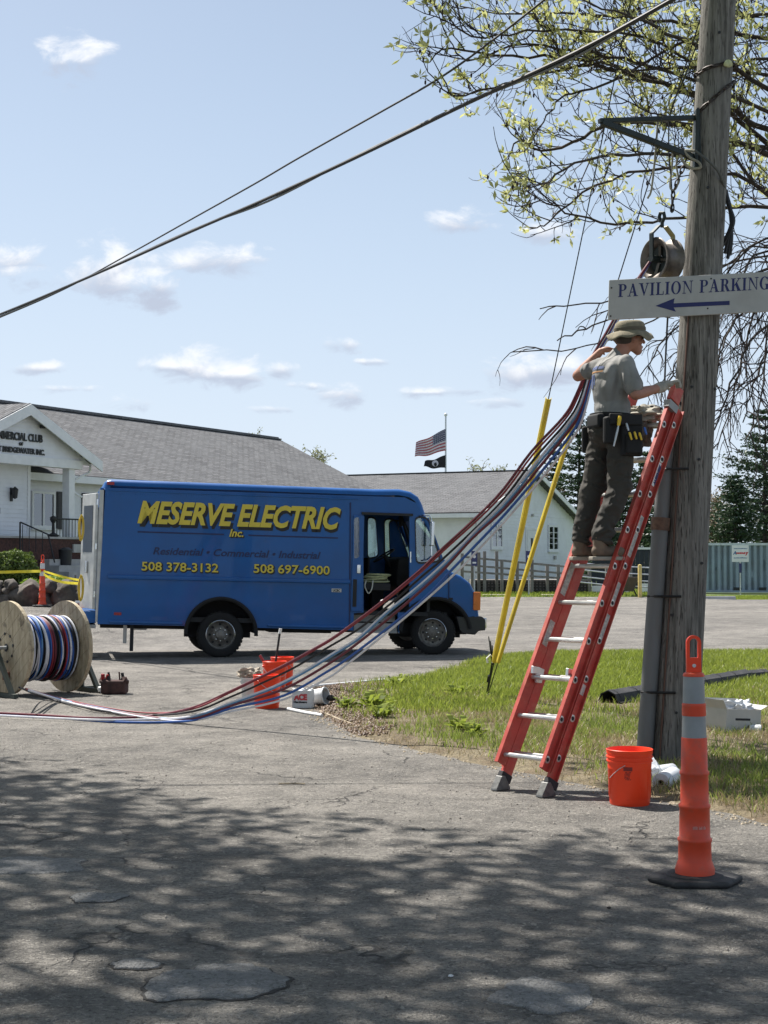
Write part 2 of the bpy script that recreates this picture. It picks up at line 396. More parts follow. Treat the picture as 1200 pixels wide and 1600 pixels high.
def vnoise(P, s, seed=0):
    """cheap smooth value noise"""
    P = np.asarray(P) * s + seed * 17.3; i = np.floor(P).astype(int); f = P - i; f = f * f * (3 - 2 * f)
    def h(a, b): x = np.sin(a * 127.1 + b * 311.7 + seed * 74.7) * 43758.5453; return x - np.floor(x)
    a, b = i[:, 0], i[:, 1]
    return (h(a, b) * (1-f[:, 0]) + h(a+1, b) * f[:, 0]) * (1-f[:, 1]) + (h(a, b+1) * (1-f[:, 0]) + h(a+1, b+1) * f[:, 0]) * f[:, 1]
def verge_h(P):
    s = sdf(P) + .16 * (vnoise(P, 2.3, 1) - .5) + .07 * (vnoise(P, 8, 2) - .5)
    return np.clip(s * .16, -.03, .035) + .05 * np.clip(s / 2.5, 0, 1) + .03 * (vnoise(P, 1.2, 5) - .5) * np.clip(s, 0, 1) + .016 * (vnoise(P, 12, 6) - .5) * np.clip(s * 4, 0, 1), s
gx = np.arange(-1.6, 13, .075); gy = np.arange(8.2, 27.8, .085)
X, Y = np.meshgrid(gx, gy); P = np.stack([X.ravel(), Y.ravel()], 1); Z, S = verge_h(P)
nx, ny = len(gx), len(gy); idx = np.arange(nx * ny).reshape(ny, nx)
q = np.stack([idx[:-1, :-1], idx[:-1, 1:], idx[1:, 1:], idx[1:, :-1]], -1).reshape(-1, 4)
q = q[(S[q] > -.12).any(1)]
m = bpy.data.materials.new('verge_soil'); m.use_nodes = True; nt = NT(m.node_tree); bs = m.node_tree.nodes['Principled BSDF']
t = nt.n('ShaderNodeTexCoord').outputs['Object']; a = nt.noise(t, 2.2, 6, .65).outputs[0]; b = nt.noise(t, 30, 4, .7).outputs[0]
c = nt.mix(nt.smooth(a, .35, .65), (.12, .085, .05), (.2, .165, .1)); c = nt.mix(nt.math('MULTIPLY', nt.smooth(b, .45, .62), .7), c, (.055, .045, .025))
m.node_tree.links.new(c, bs.inputs['Base Color']); bs.inputs['Roughness'].default_value = .95
bb = nt.n('ShaderNodeBump', inp={'Strength': .9, 'Distance': .03, 'Height': b}); m.node_tree.links.new(bb.outputs[0], bs.inputs['Normal'])
o = raw_mesh('grass_verge', np.column_stack([P, Z]), q.ravel(), 4, m); o['kind'] = 'structure'
o.data.polygons.foreach_set('use_smooth', [True] * len(o.data.polygons))
# sandy washed-out strip along the verge edge
M_SAND = mat('sandy_edge', (.33, .275, .2), .95, var=.25, scale=14, bump=.6, bscale=70)
rng = np.random.default_rng(5)
def scatter(n, x0, x1, y0, y1):
    return np.column_stack([rng.uniform(x0, x1, n), rng.uniform(y0, y1, n)])
def chips(name, label, cat, P, z, size, m, flat=.35):
    n = len(P); a = rng.uniform(0, 6.28, n); L = size * rng.uniform(.5, 1.5, n); Wd = L * rng.uniform(.25, .8, n); H = L * flat
    ca, sa = np.cos(a), np.sin(a); V = []
    tl = rng.uniform(-.35, .35, n)
    for (i, j, k) in ((-1,-1,0),(1,-1,0),(1,1,0),(-1,1,0),(-.7,-.6,1),(.8,-.7,1),(.6,.7,1),(-.7,.8,1)):
        x = i * L * .5; y = j * Wd * .5; V.append(np.column_stack([P[:, 0] + x*ca - y*sa, P[:, 1] + x*sa + y*ca, z + k * H + tl * x + .001]))
    V = np.stack(V, 1).reshape(-1, 3); F = np.array([(4,5,6,7),(0,1,5,4),(1,2,6,5),(2,3,7,6),(3,0,4,7)])
    F = (F[None] + (np.arange(n) * 8)[:, None, None]).reshape(-1)
    o = raw_mesh(name, V, F, 4, m); return tag(o, label, cat, kind='stuff')
P = scatter(60000, -1.6, 9, 8.5, 25); s = sdf(P); k = (np.abs(s + .06 + .12 * (vnoise(P, 3, 3) - .5)) < .09 * rng.uniform(0, 1, len(P)) + .02) & (P[:, 1] < 17.5)
chips('gravel', 'pale sand and grit washed along the edge of the grass', 'gravel', P[k], np.zeros(k.sum()), .018, M_SAND)
P = scatter(16000, -1.5, 2.2, 14.2, 20.2); s = sdf(P)
gpx = 600 + P[:, 0] / P[:, 1] * FPX
k = (s > -.03) & ((gpx < 615 + 60 * (vnoise(P, 1.5, 9) - .5)) | (s < .3 * vnoise(P, 3, 3)))
chips('wood_mulch', 'brown wood mulch at the bare tip of the grass island', 'mulch', P[k], verge_h(P[k])[0], .032, leaf_mat('mulch_bits', (.045, .028, .018), (.17, .115, .075), 0))
P = scatter(2600, -4, 5, 5.2, 20); k = sdf(P) < -.05
chips('loose_grit', 'loose pebbles and bark crumbs lying on the asphalt', 'grit', P[k], np.zeros(k.sum()), .010, leaf_mat('grit_bits', (.05, .04, .035), (.36, .33, .29), 0), .5)
# grass blades
def blades(name, label, P, z, h, wd, m, lean=.5):
    n = len(P); a = rng.uniform(0, 6.28, n); H = h * rng.uniform(.45, 1.35, n); wv = wd * rng.uniform(.6, 1.4, n)
    dx, dy = np.cos(a), np.sin(a); la = rng.uniform(0, 6.28, n); lm = H * lean * rng.uniform(.1, 1, n)
    lx, ly = np.cos(la) * lm, np.sin(la) * lm
    A = np.column_stack([P[:, 0] - dx*wv/2, P[:, 1] - dy*wv/2, z]); B = np.column_stack([P[:, 0] + dx*wv/2, P[:, 1] + dy*wv/2, z])
    C = np.column_stack([P[:, 0] + dx*wv*.35 + lx*.4, P[:, 1] + dy*wv*.35 + ly*.4, z + H*.6]); D = np.column_stack([P[:, 0] - dx*wv*.35 + lx*.4, P[:, 1] - dy*wv*.35 + ly*.4, z + H*.6])
    E = np.column_stack([P[:, 0] + lx, P[:, 1] + ly, z + H])
    V = np.stack([A, B, C, D, E], 1).reshape(-1, 3); b0 = np.arange(n)[:, None] * 5
    F = np.concatenate([b0 + np.array([0, 1, 2]), b0 + np.array([0, 2, 3]), b0 + np.array([3, 2, 4])], 1).ravel()
    o = raw_mesh(name, V, F, 3, m); return tag(o, label, 'grass', kind='stuff')
M_GR = leaf_mat('grass_green', (.12, .18, .025), (.34, .40, .09), .45, 14)
M_GR2 = leaf_mat('grass_lush', (.13, .19, .02), (.34, .39, .07), .5, 14)
M_DRY = leaf_mat('grass_dry', (.24, .19, .1), (.42, .35, .2), .3, 14)
def verge_points(n, bare):
    P = scatter(n, -1.5, 11, 8.6, 27.2); P = P[np.abs(P[:, 0]) / P[:, 1] < .27]
    s = sdf(P); px = 600 + P[:, 0] / P[:, 1] * FPX
    nz = vnoise(P, .9, 4) * .5 + vnoise(P, 3.5, 7) * .5
    dens = np.clip((s - .04) / .5, 0, 1) * np.clip((px - 520 + (P[:, 1] < 16.6) * 40) / 120, 0.0, 1) * np.clip(.05 + 2.4 * (nz - .3) + (P[:, 1] > 17) * .45, .06, 1)
    if bare: dens = np.clip(1.1 - dens, 0, 1) * (s > 0) * np.clip((px - 500) / 60, 0, 1) * (P[:, 1] < 17.5) * .8
    return P[rng.uniform(0, 1, len(P)) < dens]
P = verge_points(420000, False); far = P[:, 1] > 15.5
z, _ = verge_h(P)
blades('verge_grass', 'sunlit green grass growing on the near verge round the pole', P[~far], z[~far], .07, .0075, M_GR, 1.0)
blades('long_grass', 'taller bright spring grass at the back of the verge', P[far], z[far], .075, .010, M_GR2, .9)
P = verge_points(110000, True); z, _ = verge_h(P); blades('dry_grass', 'thin straw coloured dead grass at the verge edge', P, z, .04, .006, M_DRY, 1.3)
P = scatter(150000, .5, 9, 9, 19); P = P[(vnoise(P, 1.6, 12) > .5) & (sdf(P) > .1) & (P[:,0]/P[:,1] < .27)][:42000]; z, _ = verge_h(P)
blades('matted_straw', 'matted dry stems lying between the green grass', P, z, .05, .006, M_DRY, 1.6)
# broad weeds at the tip of the island
def weed(px, py, label, s=1.0, n=16):
    g = G(px, py); mb = MB(); rnd = random.Random(px)
    z0 = float(verge_h([(g.x, g.y)])[0][0])
    for i in range(n):
        a = rnd.uniform(0, 6.28); L = s * rnd.uniform(.07, .16); up = rnd.uniform(.3, 1.2); dx, dy = math.cos(a), math.sin(a); b = Vector((g.x + rnd.uniform(-.06, .06) * s, g.y + rnd.uniform(-.06, .06) * s, z0))
        mid = b + Vector((dx * L * .5, dy * L * .5, L * up * .7)); tip = b + Vector((dx * L, dy * L, L * up * .75)); sd = Vector((-dy, dx, 0)) * L * .17
        mb.add([b, mid - sd, tip, mid + sd], [(0, 1, 2, 3)])
    return tag(mb.build('weed', M_GR2), label, 'weed', 'weeds at the tip of the grass island')
for (px, py, lab, s) in [(538, 1112, 'small leafy weed nearest the paper box, at the very tip of the mulch', 1.3), (582, 1112, 'bushy bright weed in the mulch, second from the tip of the island', 2.0),
                         (598, 1128, 'low weed at the road edge in front of the bushy one', 1.5), (720, 1150, 'leafy weed left of the red ladder, near the road edge', 1.6), (742, 1158, 'light green weed just left of the ladder foot', 1.3),
                         (715, 1095, 'yellow green weed in front of the guy wire anchor', 1.6), (620, 1076, 'dark weed at the back edge of the mulch', 1.8)]: weed(px, py, lab, s * .72, 46)
# grass strips beyond the lot
P = scatter(60000, -4, 26, LOT_END + .1, 74); P = P[(P[:, 0] / P[:, 1] > .04) & (P[:, 0]/P[:, 1] < .27)]
blades('far_grass', 'green lawn strip beyond the parking lot', P, np.array([ground_z(x, y) for x, y in P]) - .05, .09, .03, M_GR2, .6)

# ================================================================== CLUB BUILDING
M_SIDING = mat('white_siding', (.72, .735, .76), .55, var=.04, scale=2, dirt=(.5, .51, .53), dirt_amt=.25, dscale=1.2)
M_TRIM = mat('white_trim', (.72, .73, .73), .5, var=.05, scale=4)
M_DARKG = glass_mat('window_glass', (.18, .22, .22), .16)
M_BLACK = mat('black_paint', (.015, .016, .018), .5, var=.2)
M_BLIND = mat('window_blind', (.22, .26, .22), .8, var=.1, scale=1.5)
M_BRICK = mat('dark_brick', (.075, .035, .028), .9, var=.4, scale=14, bump=.5, bscale=30)
M_CONC = mat('concrete', (.4, .39, .37), .9, var=.15, scale=3, bump=.4, bscale=40)
M_IRON = mat('black_iron', (.02, .02, .022), .45, .3, var=.2)
def shingle_mat(name):
    m = bpy.data.materials.new(name); m.use_nodes = True; nt = NT(m.node_tree); bs = m.node_tree.nodes['Principled BSDF']
    t = nt.n('ShaderNodeTexCoord').outputs['Object']
    br = nt.n('ShaderNodeTexBrick', offset=.5, inp={'Vector': t, 'Color1': (.105, .108, .115, 1), 'Color2': (.185, .187, .192, 1), 'Mortar': (.045, .043, .042, 1), 'Scale': 1.0, 'Mortar Size': .018, 'Bias': -.1, 'Brick Width': .42, 'Row Height': .155})
    n = nt.noise(t, .5, 5, .6).outputs[0]; n2 = nt.noise(t, 7, 4, .7).outputs[0]
    c = nt.mix(nt.smooth(n, .35, .7), br.outputs[0], (.14, .143, .148)); c = nt.mix(.35, c, br.outputs[0])
    c = nt.mix(nt.math('MULTIPLY', nt.smooth(n2, .45, .65), .45), c, (.075, .07, .068)); m.node_tree.links.new(c, bs.inputs['Base Color'])
    bs.inputs['Roughness'].default_value = .95; bs.inputs['Specular IOR Level'].default_value = .2
    b = nt.n('ShaderNodeBump', inp={'Strength': .6, 'Distance': .03, 'Height': nt.math('ADD', br.outputs[1], n2)}); m.node_tree.links.new(b.outputs[0], bs.inputs['Normal'])
    return m
M_SHING = shingle_mat('grey_shingles')
def siding(name, parent, segs, row=.125, kind='stuff', m=None):
    """overlapping boards; segs: list of (p(x)->(x,y) endpoints a, b, outward normal, z0, z1func(s)) in parent-local space"""
    mb = MB()
    for (a, b, nrm, z0, z1, top) in segs:
        a, b, nrm = Vector(a + (0,)), Vector(b + (0,)), Vector(nrm + (0,)); L = (b - a).length; z = z0
        while z < z1 - .01:
            zt = min(z + row, z1); lo, hi = (0, L)
            if top: lo, hi = top(z + row * .5)
            if hi - lo > .05:
                p = a.lerp(b, lo / L); q = a.lerp(b, hi / L)
                o1 = nrm * .022; o2 = nrm * .006
                up = Vector((0, 0, 1))
                mb.add([p + o1 + up*z, q + o1 + up*z, q + o2 + up*(zt + .004), p + o2 + up*(zt + .004), p + up*z, q + up*z], [(0, 1, 2, 3), (0, 4, 5, 1)])
            z += row
    o = mb.build(name, m or M_SIDING, parent, local=True); tag(o, kind=kind); return o
def window(parent, M, wd, ht, frame=.09, panes=2, mullions=0, fm=None, name='window', blind=False):
    """M: local frame, x along the wall, y up, z outwards"""
    mb = MB(); f = frame
    mb.box((-wd/2, -ht/2, 0), (-wd/2 + f, ht/2, .06), M).box((wd/2 - f, -ht/2, 0), (wd/2, ht/2, .06), M).box((-wd/2 + f, ht/2 - f, 0), (wd/2 - f, ht/2, .06), M).box((-wd/2 + f, -ht/2, 0), (wd/2 - f, -ht/2 + f, .06), M)
    for i in range(1, panes):
        x = -wd/2 + wd * i / panes; mb.box((x - f * .5, -ht/2 + f, 0), (x + f * .5, ht/2 - f, .055), M)
    w_ = mb.build(name, fm or M_TRIM, parent, local=True)
    for i in range(panes):
        x0 = -wd/2 + wd * i / panes + f * (.5 if i else 1); x1 = -wd/2 + wd * (i+1) / panes - f * (.5 if i < panes - 1 else 1)
        MB().box((x0, -ht/2 + f, .014), (x1, ht/2 - f, .026), M).build('pane', M_DARKG, w_, local=True)
        b = MB().box((x0, -ht/2 + f, .002), (x1, ht/2 - f, .01), M)
        b.build('blind' if blind else 'backing', M_BLIND if blind else M_BLACK, w_, local=True)
        if mullions:
            mm = MB()
            for k in range(1, mullions): y = -ht/2 + f + (ht - 2*f) * k / mullions; mm.box((x0, y - .012, .027), (x1, y + .012, .034), M)
            mm.build('glazing_bar', fm or M_TRIM, w_, local=True)
    MB().box((-wd/2 - .04, -ht/2 - .06, 0), (wd/2 + .04, -ht/2 - .002, .1), M).build('sill', fm or M_TRIM, w_, local=True)
    return w_
DX = Vector((math.sin(rad(28)), math.cos(rad(28)), 0)); AW = Vector((-DX.y, DX.x, 0))
MC = basis((-9.85, 50, 0), DX, AW, (0, 0, 1))
club = thing('club_building', 'long white clapboard club house with grey shingle roof and a gabled entrance porch', 'building', MC)
EZ, RZ, RY = 4.5, 7.18, 5.5
MB().box((-15, .0, .4), (20.6, 11, EZ)).build('wall', M_SIDING, club, local=True)
siding('siding', club, [((-15, 0), (20.6, 0), (0, -1), 1.2, EZ, None), ((-10, -1.3), (-4.06, -1.3), (0, -1), 2.3, 4.6, None), ((-4.06, -1.3), (-4.06, 0), (1, 0), 2.3, 4.6, None)])
MB().box((-10, -1.3, 2.2), (-4.06, 0, 4.62)).build('vestibule', M_SIDING, club, local=True)
MB().box((-4.14, -1.34, 2.3), (-4.02, -1.22, 4.6)).build('corner_trim', M_TRIM, club, local=True)
def roof_slab(name, x0, x1, ya, za, yb, zb, th, m, parent):
    """slab between line (ya, za) and (yb, zb); origin of its texture lies in its own plane"""
    L = math.hypot(yb - ya, zb - za); ang = math.atan2(zb - za, yb - ya)
    M = Matrix.Translation((0, ya, za)) @ Matrix.Rotation(ang, 4, 'X')
    mb = MB().box((x0, 0, -th), (x1, L, 0)); me_o = mb.build(name, m, parent, local=True); me_o.matrix_local = M; WM[me_o.name] = WM[parent.name] @ M; return me_o
sl_ = (RZ - EZ) / RY
roof_slab('roof', -15.6, 21, -.45, EZ - .45 * sl_ + .12, RY, RZ + .12, .12, M_SHING, club)
roof_slab('roof', -15.6, 21, 2*RY + .45, EZ - .45 * sl_ + .12, RY, RZ + .12, .12, M_SHING, club)
MB().box((-15.6, RY - .12, RZ + .1), (21, RY + .12, RZ + .15)).build('ridge_cap', M_SHING, club, local=True)
MB().box((-15.6, -.56, EZ - .36), (21, -.44, EZ - .13)).build('gutter', M_TRIM, club, local=True)
g_ = MB()
g_.add([(20.6, 0, EZ), (20.6, 11, EZ), (20.6, RY, RZ - .05), (20.45, 0, EZ), (20.45, 11, EZ), (20.45, RY, RZ - .05)], [(0, 1, 2), (3, 5, 4), (0, 2, 5, 3), (2, 1, 4, 5), (1, 0, 3, 4)])
g_.build('gable_wall', M_SIDING, club, local=True)
# porch gable
PT, PZ, TZ, HW, PY = -5.17, 6.16, 4.68, 3.3, -2.0
for sgn in (1, -1):
    pr = MB(); n_ = Vector((0, 0, 1))
    a = Vector((PT, PY - .3, PZ + .06)); b = Vector((PT + sgn * HW, PY - .3, TZ + .06)); a2 = a + Vector((0, 5.2, 0)); b2 = b + Vector((0, 2.2, 0)); dn = Vector((0, 0, -.1))
    pr.add([a, b, b2, a2, a + dn, b + dn, b2 + dn, a2 + dn], [(0, 1, 2, 3), (4, 7, 6, 5), (0, 4, 5, 1), (1, 5, 6, 2), (2, 6, 7, 3), (3, 7, 4, 0)])
    pr.build('porch_roof', M_SHING, club, local=True)
    rk = MB(); off = Vector((0, -.04, 0)); dd = Vector((0, 0, -.32)); a = Vector((PT, PY - .3, PZ + .03)); b = Vector((PT + sgn * HW, PY - .3, TZ + .03))
    vs = [a, b, b + dd, a + dd]; rk.add([p + off for p in vs] + [p - off * .1 for p in vs], [(0, 1, 2, 3), (7, 6, 5, 4), (0, 4, 5, 1), (1, 5, 6, 2), (2, 6, 7, 3), (3, 7, 4, 0)])
    rk.build('rake_trim', M_TRIM, club, local=True)
MB().add([(PT - HW + .1, PY, TZ - .1), (PT + HW - .1, PY, TZ - .1), (PT, PY, PZ - .02)], [(0, 1, 2)]).build('pediment', M_SIDING, club, local=True)
siding('siding', club, [((PT - HW, PY - .003), (PT + HW, PY - .003), (0, -1), TZ + .03, PZ - .15, lambda z: (HW - HW * (PZ - .12 - z) / (PZ - TZ), HW + HW * (PZ - .12 - z) / (PZ - TZ)))], row=.115)
MB().box((PT - 2.75, PY - .06, TZ - .24), (PT + 2.68, PY + .2, TZ + .03)).build('porch_beam', M_TRIM, club, local=True, bevel=.01)
MB().box((PT - 2.7, PY + .2, TZ - .08), (PT + 2.65, 0, TZ - .03)).build('porch_ceiling', M_TRIM, club, local=True)
for x in (-3.02, -6.9): MB().box((x, PY + .02, 2.3), (x + .27, PY + .29, TZ - .24)).build('column', M_TRIM, club, local=True, bevel=.012)
MT = basis((0, PY - .045, 0), (1, 0, 0), (0, 0, 1))
for s, x, z, h, wd in (('COMMERCIAL CLUB', -5.46, 5.14, .225, 2.28), ('OF', -5.25, 4.99, .1, .17), ('EAST BRIDGEWATER INC.', -5.37, 4.77, .16, 2.3)):
    text('lettering', s, h, M_BLACK, club, MT @ Matrix.Translation((x, z, 0)), width=wd, bold=.008 * h / .2, ext=.012)
fl = MB().box((-4.5, PY - .2, 5.55), (-4.3, PY - .08, 5.65)).build('flood_light', M_BLACK, club, local=True, bevel=.01)
MB().box((-4.28, PY - .24, 5.56), (-4.08, PY - .1, 5.68)).build('lens', M_TRIM, fl, local=True)
window(club, basis((-1.93, -.022, 3.26), (1, 0, 0), (0, 0, 1)), 1.1, 1.16, .08, 2, blind=True)
for x, w_ in ((-1.1, .36), (.18, .42), (2.1, .4), (-3.0, .36)): 
    sh = MB().box((x - w_/2, -.06, 2.66), (x + w_/2, -.024, 3.86))
    for k in range(14): sh.box((x - w_/2 + .04, -.075, 2.72 + k * .08), (x + w_/2 - .04, -.062, 2.765 + k * .08))
    sh.build('shutter', M_BLACK, club, local=True)
window(club, basis((1.1, -.022, 3.26), (1, 0, 0), (0, 0, 1)), 1.2, 1.16, .08, 2, blind=True)
for x in (5.5, 9.5, 13.5, 17.5): window(club, basis((x, -.022, 3.26), (1, 0, 0), (0, 0, 1)), 1.2, 1.16, .08, 2, blind=True)
lp = MB(); lp.lathe([(.0, .34), (.09, .26), (.1, .24), (.07, 0), (.0, -.04)], Matrix.Translation((-4.85, -1.47, 3.5)), 8).box((-4.88, -1.42, 3.6), (-4.82, -1.32, 3.66)).box((-4.9, -1.35, 3.4), (-4.8, -1.32, 3.8))
lp.build('wall_lantern', M_BLACK, club, local=True)
MB().box((-5.62, -1.36, 3.02), (-5.35, -1.325, 3.2)).build('mailbox', M_BLACK, club, local=True)
ds = MB(); ds.tube(spl([(-2.2, PY - .12, TZ - .12), (-2.1, PY + .0, TZ - .3), (-2.5, PY + .0, TZ - .45), (-2.68, PY + .1, TZ - .6), (-2.68, PY + .1, 3.75), (-2.45, PY + .0, 3.6)], 5), .035, 8); ds.build('downspout', M_TRIM, club, smooth=True, local=True)
pb = MB().box((-9, -2.34, 1.4), (-2.5, -2.1, 2.3)); pb.build('porch_brick_wall', M_BRICK, club, local=True)
MB().box((-9.1, -2.38, 2.301), (-2.4, -.02, 2.36)).build('porch_slab', M_CONC, club, local=True)
MB().box((-2.75, -2.1, 1.0), (-2.5, -.05, 2.298)).build('porch_brick_wall', M_BRICK, club, local=True)
MB().box((-3.3, -2.4, 1.9), (-2.85, -2.345, 2.15)).build('vent_panel', M_CONC, club, local=True)
for k in range(6):
    z1 = 1.7 - k * .18
    MB().box((-4.75, -2.7 - k * .36, .3), (-2.75, -2.36 - k * .36 if k == 0 else -2.342 - k * .36, z1)).build('step', M_CONC, club, local=True, bevel=.01)
rl = MB()
for s0 in (-3.9,):
    rl.tube([(s0, -2.25, 2.9), (-2.65, -2.25, 2.9)], .025, 6); 
    for i in range(10): x = s0 + .14 * i; rl.tube([(x, -2.25, 2.35), (x, -2.25, 2.9)], .012, 5)
rl.tube([(-2.65, -2.25, 2.9), (-2.65, -4.4, 1.75), (-2.65, -4.4, .8)], .025, 6)
rl.tube([(-2.65, -2.25, 2.35), (-2.65, -4.4, 1.2)], .015, 5)
for i in range(12): y = -2.4 - i * .17; rl.tube([(-2.65, y, 2.82 - i * .091), (-2.65, y, 2.25 - i * .091)], .012, 5)
rl.build('iron_railing', M_IRON, club, local=True)
rl = MB(); rl.tube([(-5.9, -2.6, 2.75), (-5.4, -3.2, 2.4), (-5.35, -3.4, 1.6)], .025, 6); rl.tube([(-5.9, -2.6, 2.75), (-5.9, -2.6, 1.6)], .025, 6)
for i in range(4): rl.tube([(-5.85 + i * .12, -2.65 - i * .14, 2.68 - i * .08), (-5.85 + i * .12, -2.65 - i * .14, 1.9)], .012, 5)
rl.build('iron_railing', M_IRON, club, local=True)
t = thing('ash_urn', 'black standing ash receptacle on the brick porch in front of the window', 'ashtray', MC @ Matrix.Translation((-4.0, -2.2, 2.36)))
MB().lathe([(.0, 0), (.16, 0), (.18, .05), (.05, .12), (.04, .4), (.07, .45), (.1, .5), (.1, .58), (0, .64)], Matrix.Translation((0, 0, 0)), 12).build('body', M_BLACK, t, smooth=True, local=True)
t = thing('trash_bin', 'dark bin standing at the foot of the brick porch wall', 'bin', MC @ Matrix.Translation((-4.1, -2.75, 1.52)))
MB().lathe([(.0, 0), (.17, 0), (.2, .42)], None, 12).build('body', M_BLACK, t, smooth=True, local=True); MB().lathe([(.21, .42), (.21, .46), (.1, .52), (0, .53)], None, 12).build('lid', M_BLACK, t, smooth=True, local=True)

# ================================================================== HALL BUILDING
GX = Vector((math.sin(rad(26)), math.cos(rad(26)), 0)); LX = Vector((-GX.y, GX.x, 0))
MH = basis((4.41, 73, 0), GX, LX, (0, 0, 1))
hall = thing('hall_building', 'white clapboard hall with plain gable end and grey roof behind the truck', 'building', MH)
HE, HR, HWD, HL = 4.0, 6.2, 14.0, 24.0
mb = MB(); mb.add([(0, 0, 0), (HWD, 0, 0), (HWD, 0, HE), (HWD/2, 0, HR), (0, 0, HE), (0, HL, 0), (HWD, HL, 0), (HWD, HL, HE), (HWD/2, HL, HR), (0, HL, HE)],
    [(0, 1, 2, 3, 4), (9, 8, 7, 6, 5), (0, 4, 9, 5), (1, 6, 7, 2), (2, 7, 8, 3), (3, 8, 9, 4)]); mb.build('wall', M_SIDING, hall, local=True)
siding('siding', hall, [((0, 0), (HWD, 0), (0, -1), .3, HE, None), ((0, 0), (HWD, 0), (0, -1), HE, HR - .05, lambda z: ((z - HE) / (HR - HE) * HWD/2, HWD - (z - HE) / (HR - HE) * HWD/2)), ((0, 0), (0, HL), (-1, 0), .3, HE, None)], row=.16)
rs = (HR - HE) / (HWD/2)
def slab_x(name, y0, y1, xa, za, xb, zb, th, m, parent):
    L = math.hypot(xb - xa, zb - za); d = Vector((xb - xa, 0, zb - za)).normalized(); ey = Vector((0, 1, 0))
    M = basis((xa, 0, za), ey, d); nrm = ey.cross(d); s = 1 if nrm.z > 0 else -1
    mb = MB().box((y0, 0, -th if s > 0 else 0), (y1, L, 0 if s > 0 else th)); o = mb.build(name, m, parent, local=True); o.matrix_local = M; WM[o.name] = WM[parent.name] @ M; return o
slab_x('roof', -.5, HL, -.5, HE - .5*rs + .14, HWD/2, HR + .14, .12, M_SHING, hall)
slab_x('roof', -.5, HL, HWD + .5, HE - .5*rs + .14, HWD/2, HR + .14, .12, M_SHING, hall)
for sg, xe in ((1, -.52), (-1, HWD + .52)):
    k = MB(); a = Vector((HWD/2, -.56, HR + .12)); b = Vector((xe, -.56, HE - .52*rs + .12)); dd = Vector((0, 0, -.24)); of = Vector((0, .05, 0)); vs = [a, b, b + dd, a + dd]
    k.add(vs + [p + of for p in vs], [(0, 1, 2, 3), (7, 6, 5, 4), (0, 4, 5, 1), (1, 5, 6, 2), (2, 6, 7, 3), (3, 7, 4, 0)]); k.build('rake_trim', M_TRIM, hall, local=True)
MB().box((-.62, -.5, HE - .28), (-.5, HL, HE - .08)).build('gutter', M_TRIM, hall, local=True)
MB().box((HWD/2 - .1, -.5, HR + .13), (HWD/2 + .1, HL, HR + .19)).build('ridge_vent', M_BLACK, hall, local=True)
MB().tube([(5.5, 12.5, HR - .5), (5.5, 12.5, HR + .75)], .09, 8).build('vent_pipe', M_BLACK, hall, local=True)
MB().box((-.1, -.05, .2), (.06, -.02, HE - .2)).build('corner_trim', M_TRIM, hall, local=True)
MB().tube([(-.12, .3, HE - .25), (-.12, .15, HE - .5), (-.1, -.12, 3.2), (-.1, -.12, .3)], .05, 6).build('downspout', M_TRIM, hall, local=True)
window(hall, basis((2.45, -.024, 2.98), (1, 0, 0), (0, 0, 1)), 1.5, 1.42, .12, 2, 4)
window(hall, basis((10.6, -.024, 2.9), (1, 0, 0), (0, 0, 1)), 1.6, 1.42, .12, 2, 4)
dr = MB().box((6.6, -.07, .9), (7.95, -.02, 3.25)).build('door', M_TRIM, hall, local=True); MB().box((7.1, -.085, 2.1), (7.4, -.072, 2.85)).build('door_light', M_BLACK, dr, local=True)
MB().box((6.45, -.05, .9), (6.58, -.02, 3.4)).box((7.97, -.05, .9), (8.1, -.02, 3.4)).box((6.58, -.05, 3.27), (7.97, -.02, 3.4)).build('door_frame', M_TRIM, hall, local=True)
MB().box((7.3, -.12, 3.98), (7.5, -.03, 4.1)).build('wall_lamp', M_CONC, hall, local=True); MB().box((10.7, -.1, 1.75), (10.95, -.03, 1.95)).build('meter_box', M_CONC, hall, local=True)
# access ramp
M_GREYWOOD = mat('weathered_wood', (.2, .185, .17), .85, var=.3, scale=5, bump=.4, stretch=(1, 1, .3))
M_LATT = mat('dark_lattice', (.05, .045, .045), .85, var=.3)
M_GALV = mat('galvanised', (.5, .52, .54), .4, .6, var=.15)
ramp = thing('access_ramp', 'grey wooden wheelchair ramp with railings and dark lattice skirt before the hall', 'ramp', (6, 69.5, .25))
D0 = 69.2
def RP(px, z, dy=0): return Vector(((px - 600) / FPX * (D0 + dy), D0 + dy, z))
MB().box(tuple(RP(738, .25)), tuple(RP(918, .82) + Vector((0, 3.0, 0)))).build('deck', M_GREYWOOD, ramp)
lt = MB()
for i in range(34): x0 = RP(738, 0).x + i * .155; lt.box((x0, D0 - .05, .25), (x0 + .07, D0 - .02, .78))
for i in range(4): lt.box((RP(738, 0).x, D0 - .08, .3 + i * .13), (RP(918, 0).x, D0 - .052, .36 + i * .13))
lt.build('lattice', M_LATT, ramp)
posts = [(722, 2.0, .1), (738, 1.95, .1), (748, 2.05, .1), (757, 2.1, .3), (776, 2.1, .1), (784, 1.7, .4), (808, 1.6, .1), (831, 1.72, .3), (855, 1.5, .1), (872, 1.5, .4), (897, 1.5, .2), (921, 1.45, .1), (948, 1.4, .2), (985, 1.35, .2)]
for (px, zt, dy) in posts:
    b = RP(px, .1, -dy); MB().box((b.x - .07, b.y - .07, .1), (b.x + .07, b.y + .07, zt)).build('post', M_GREYWOOD, ramp)
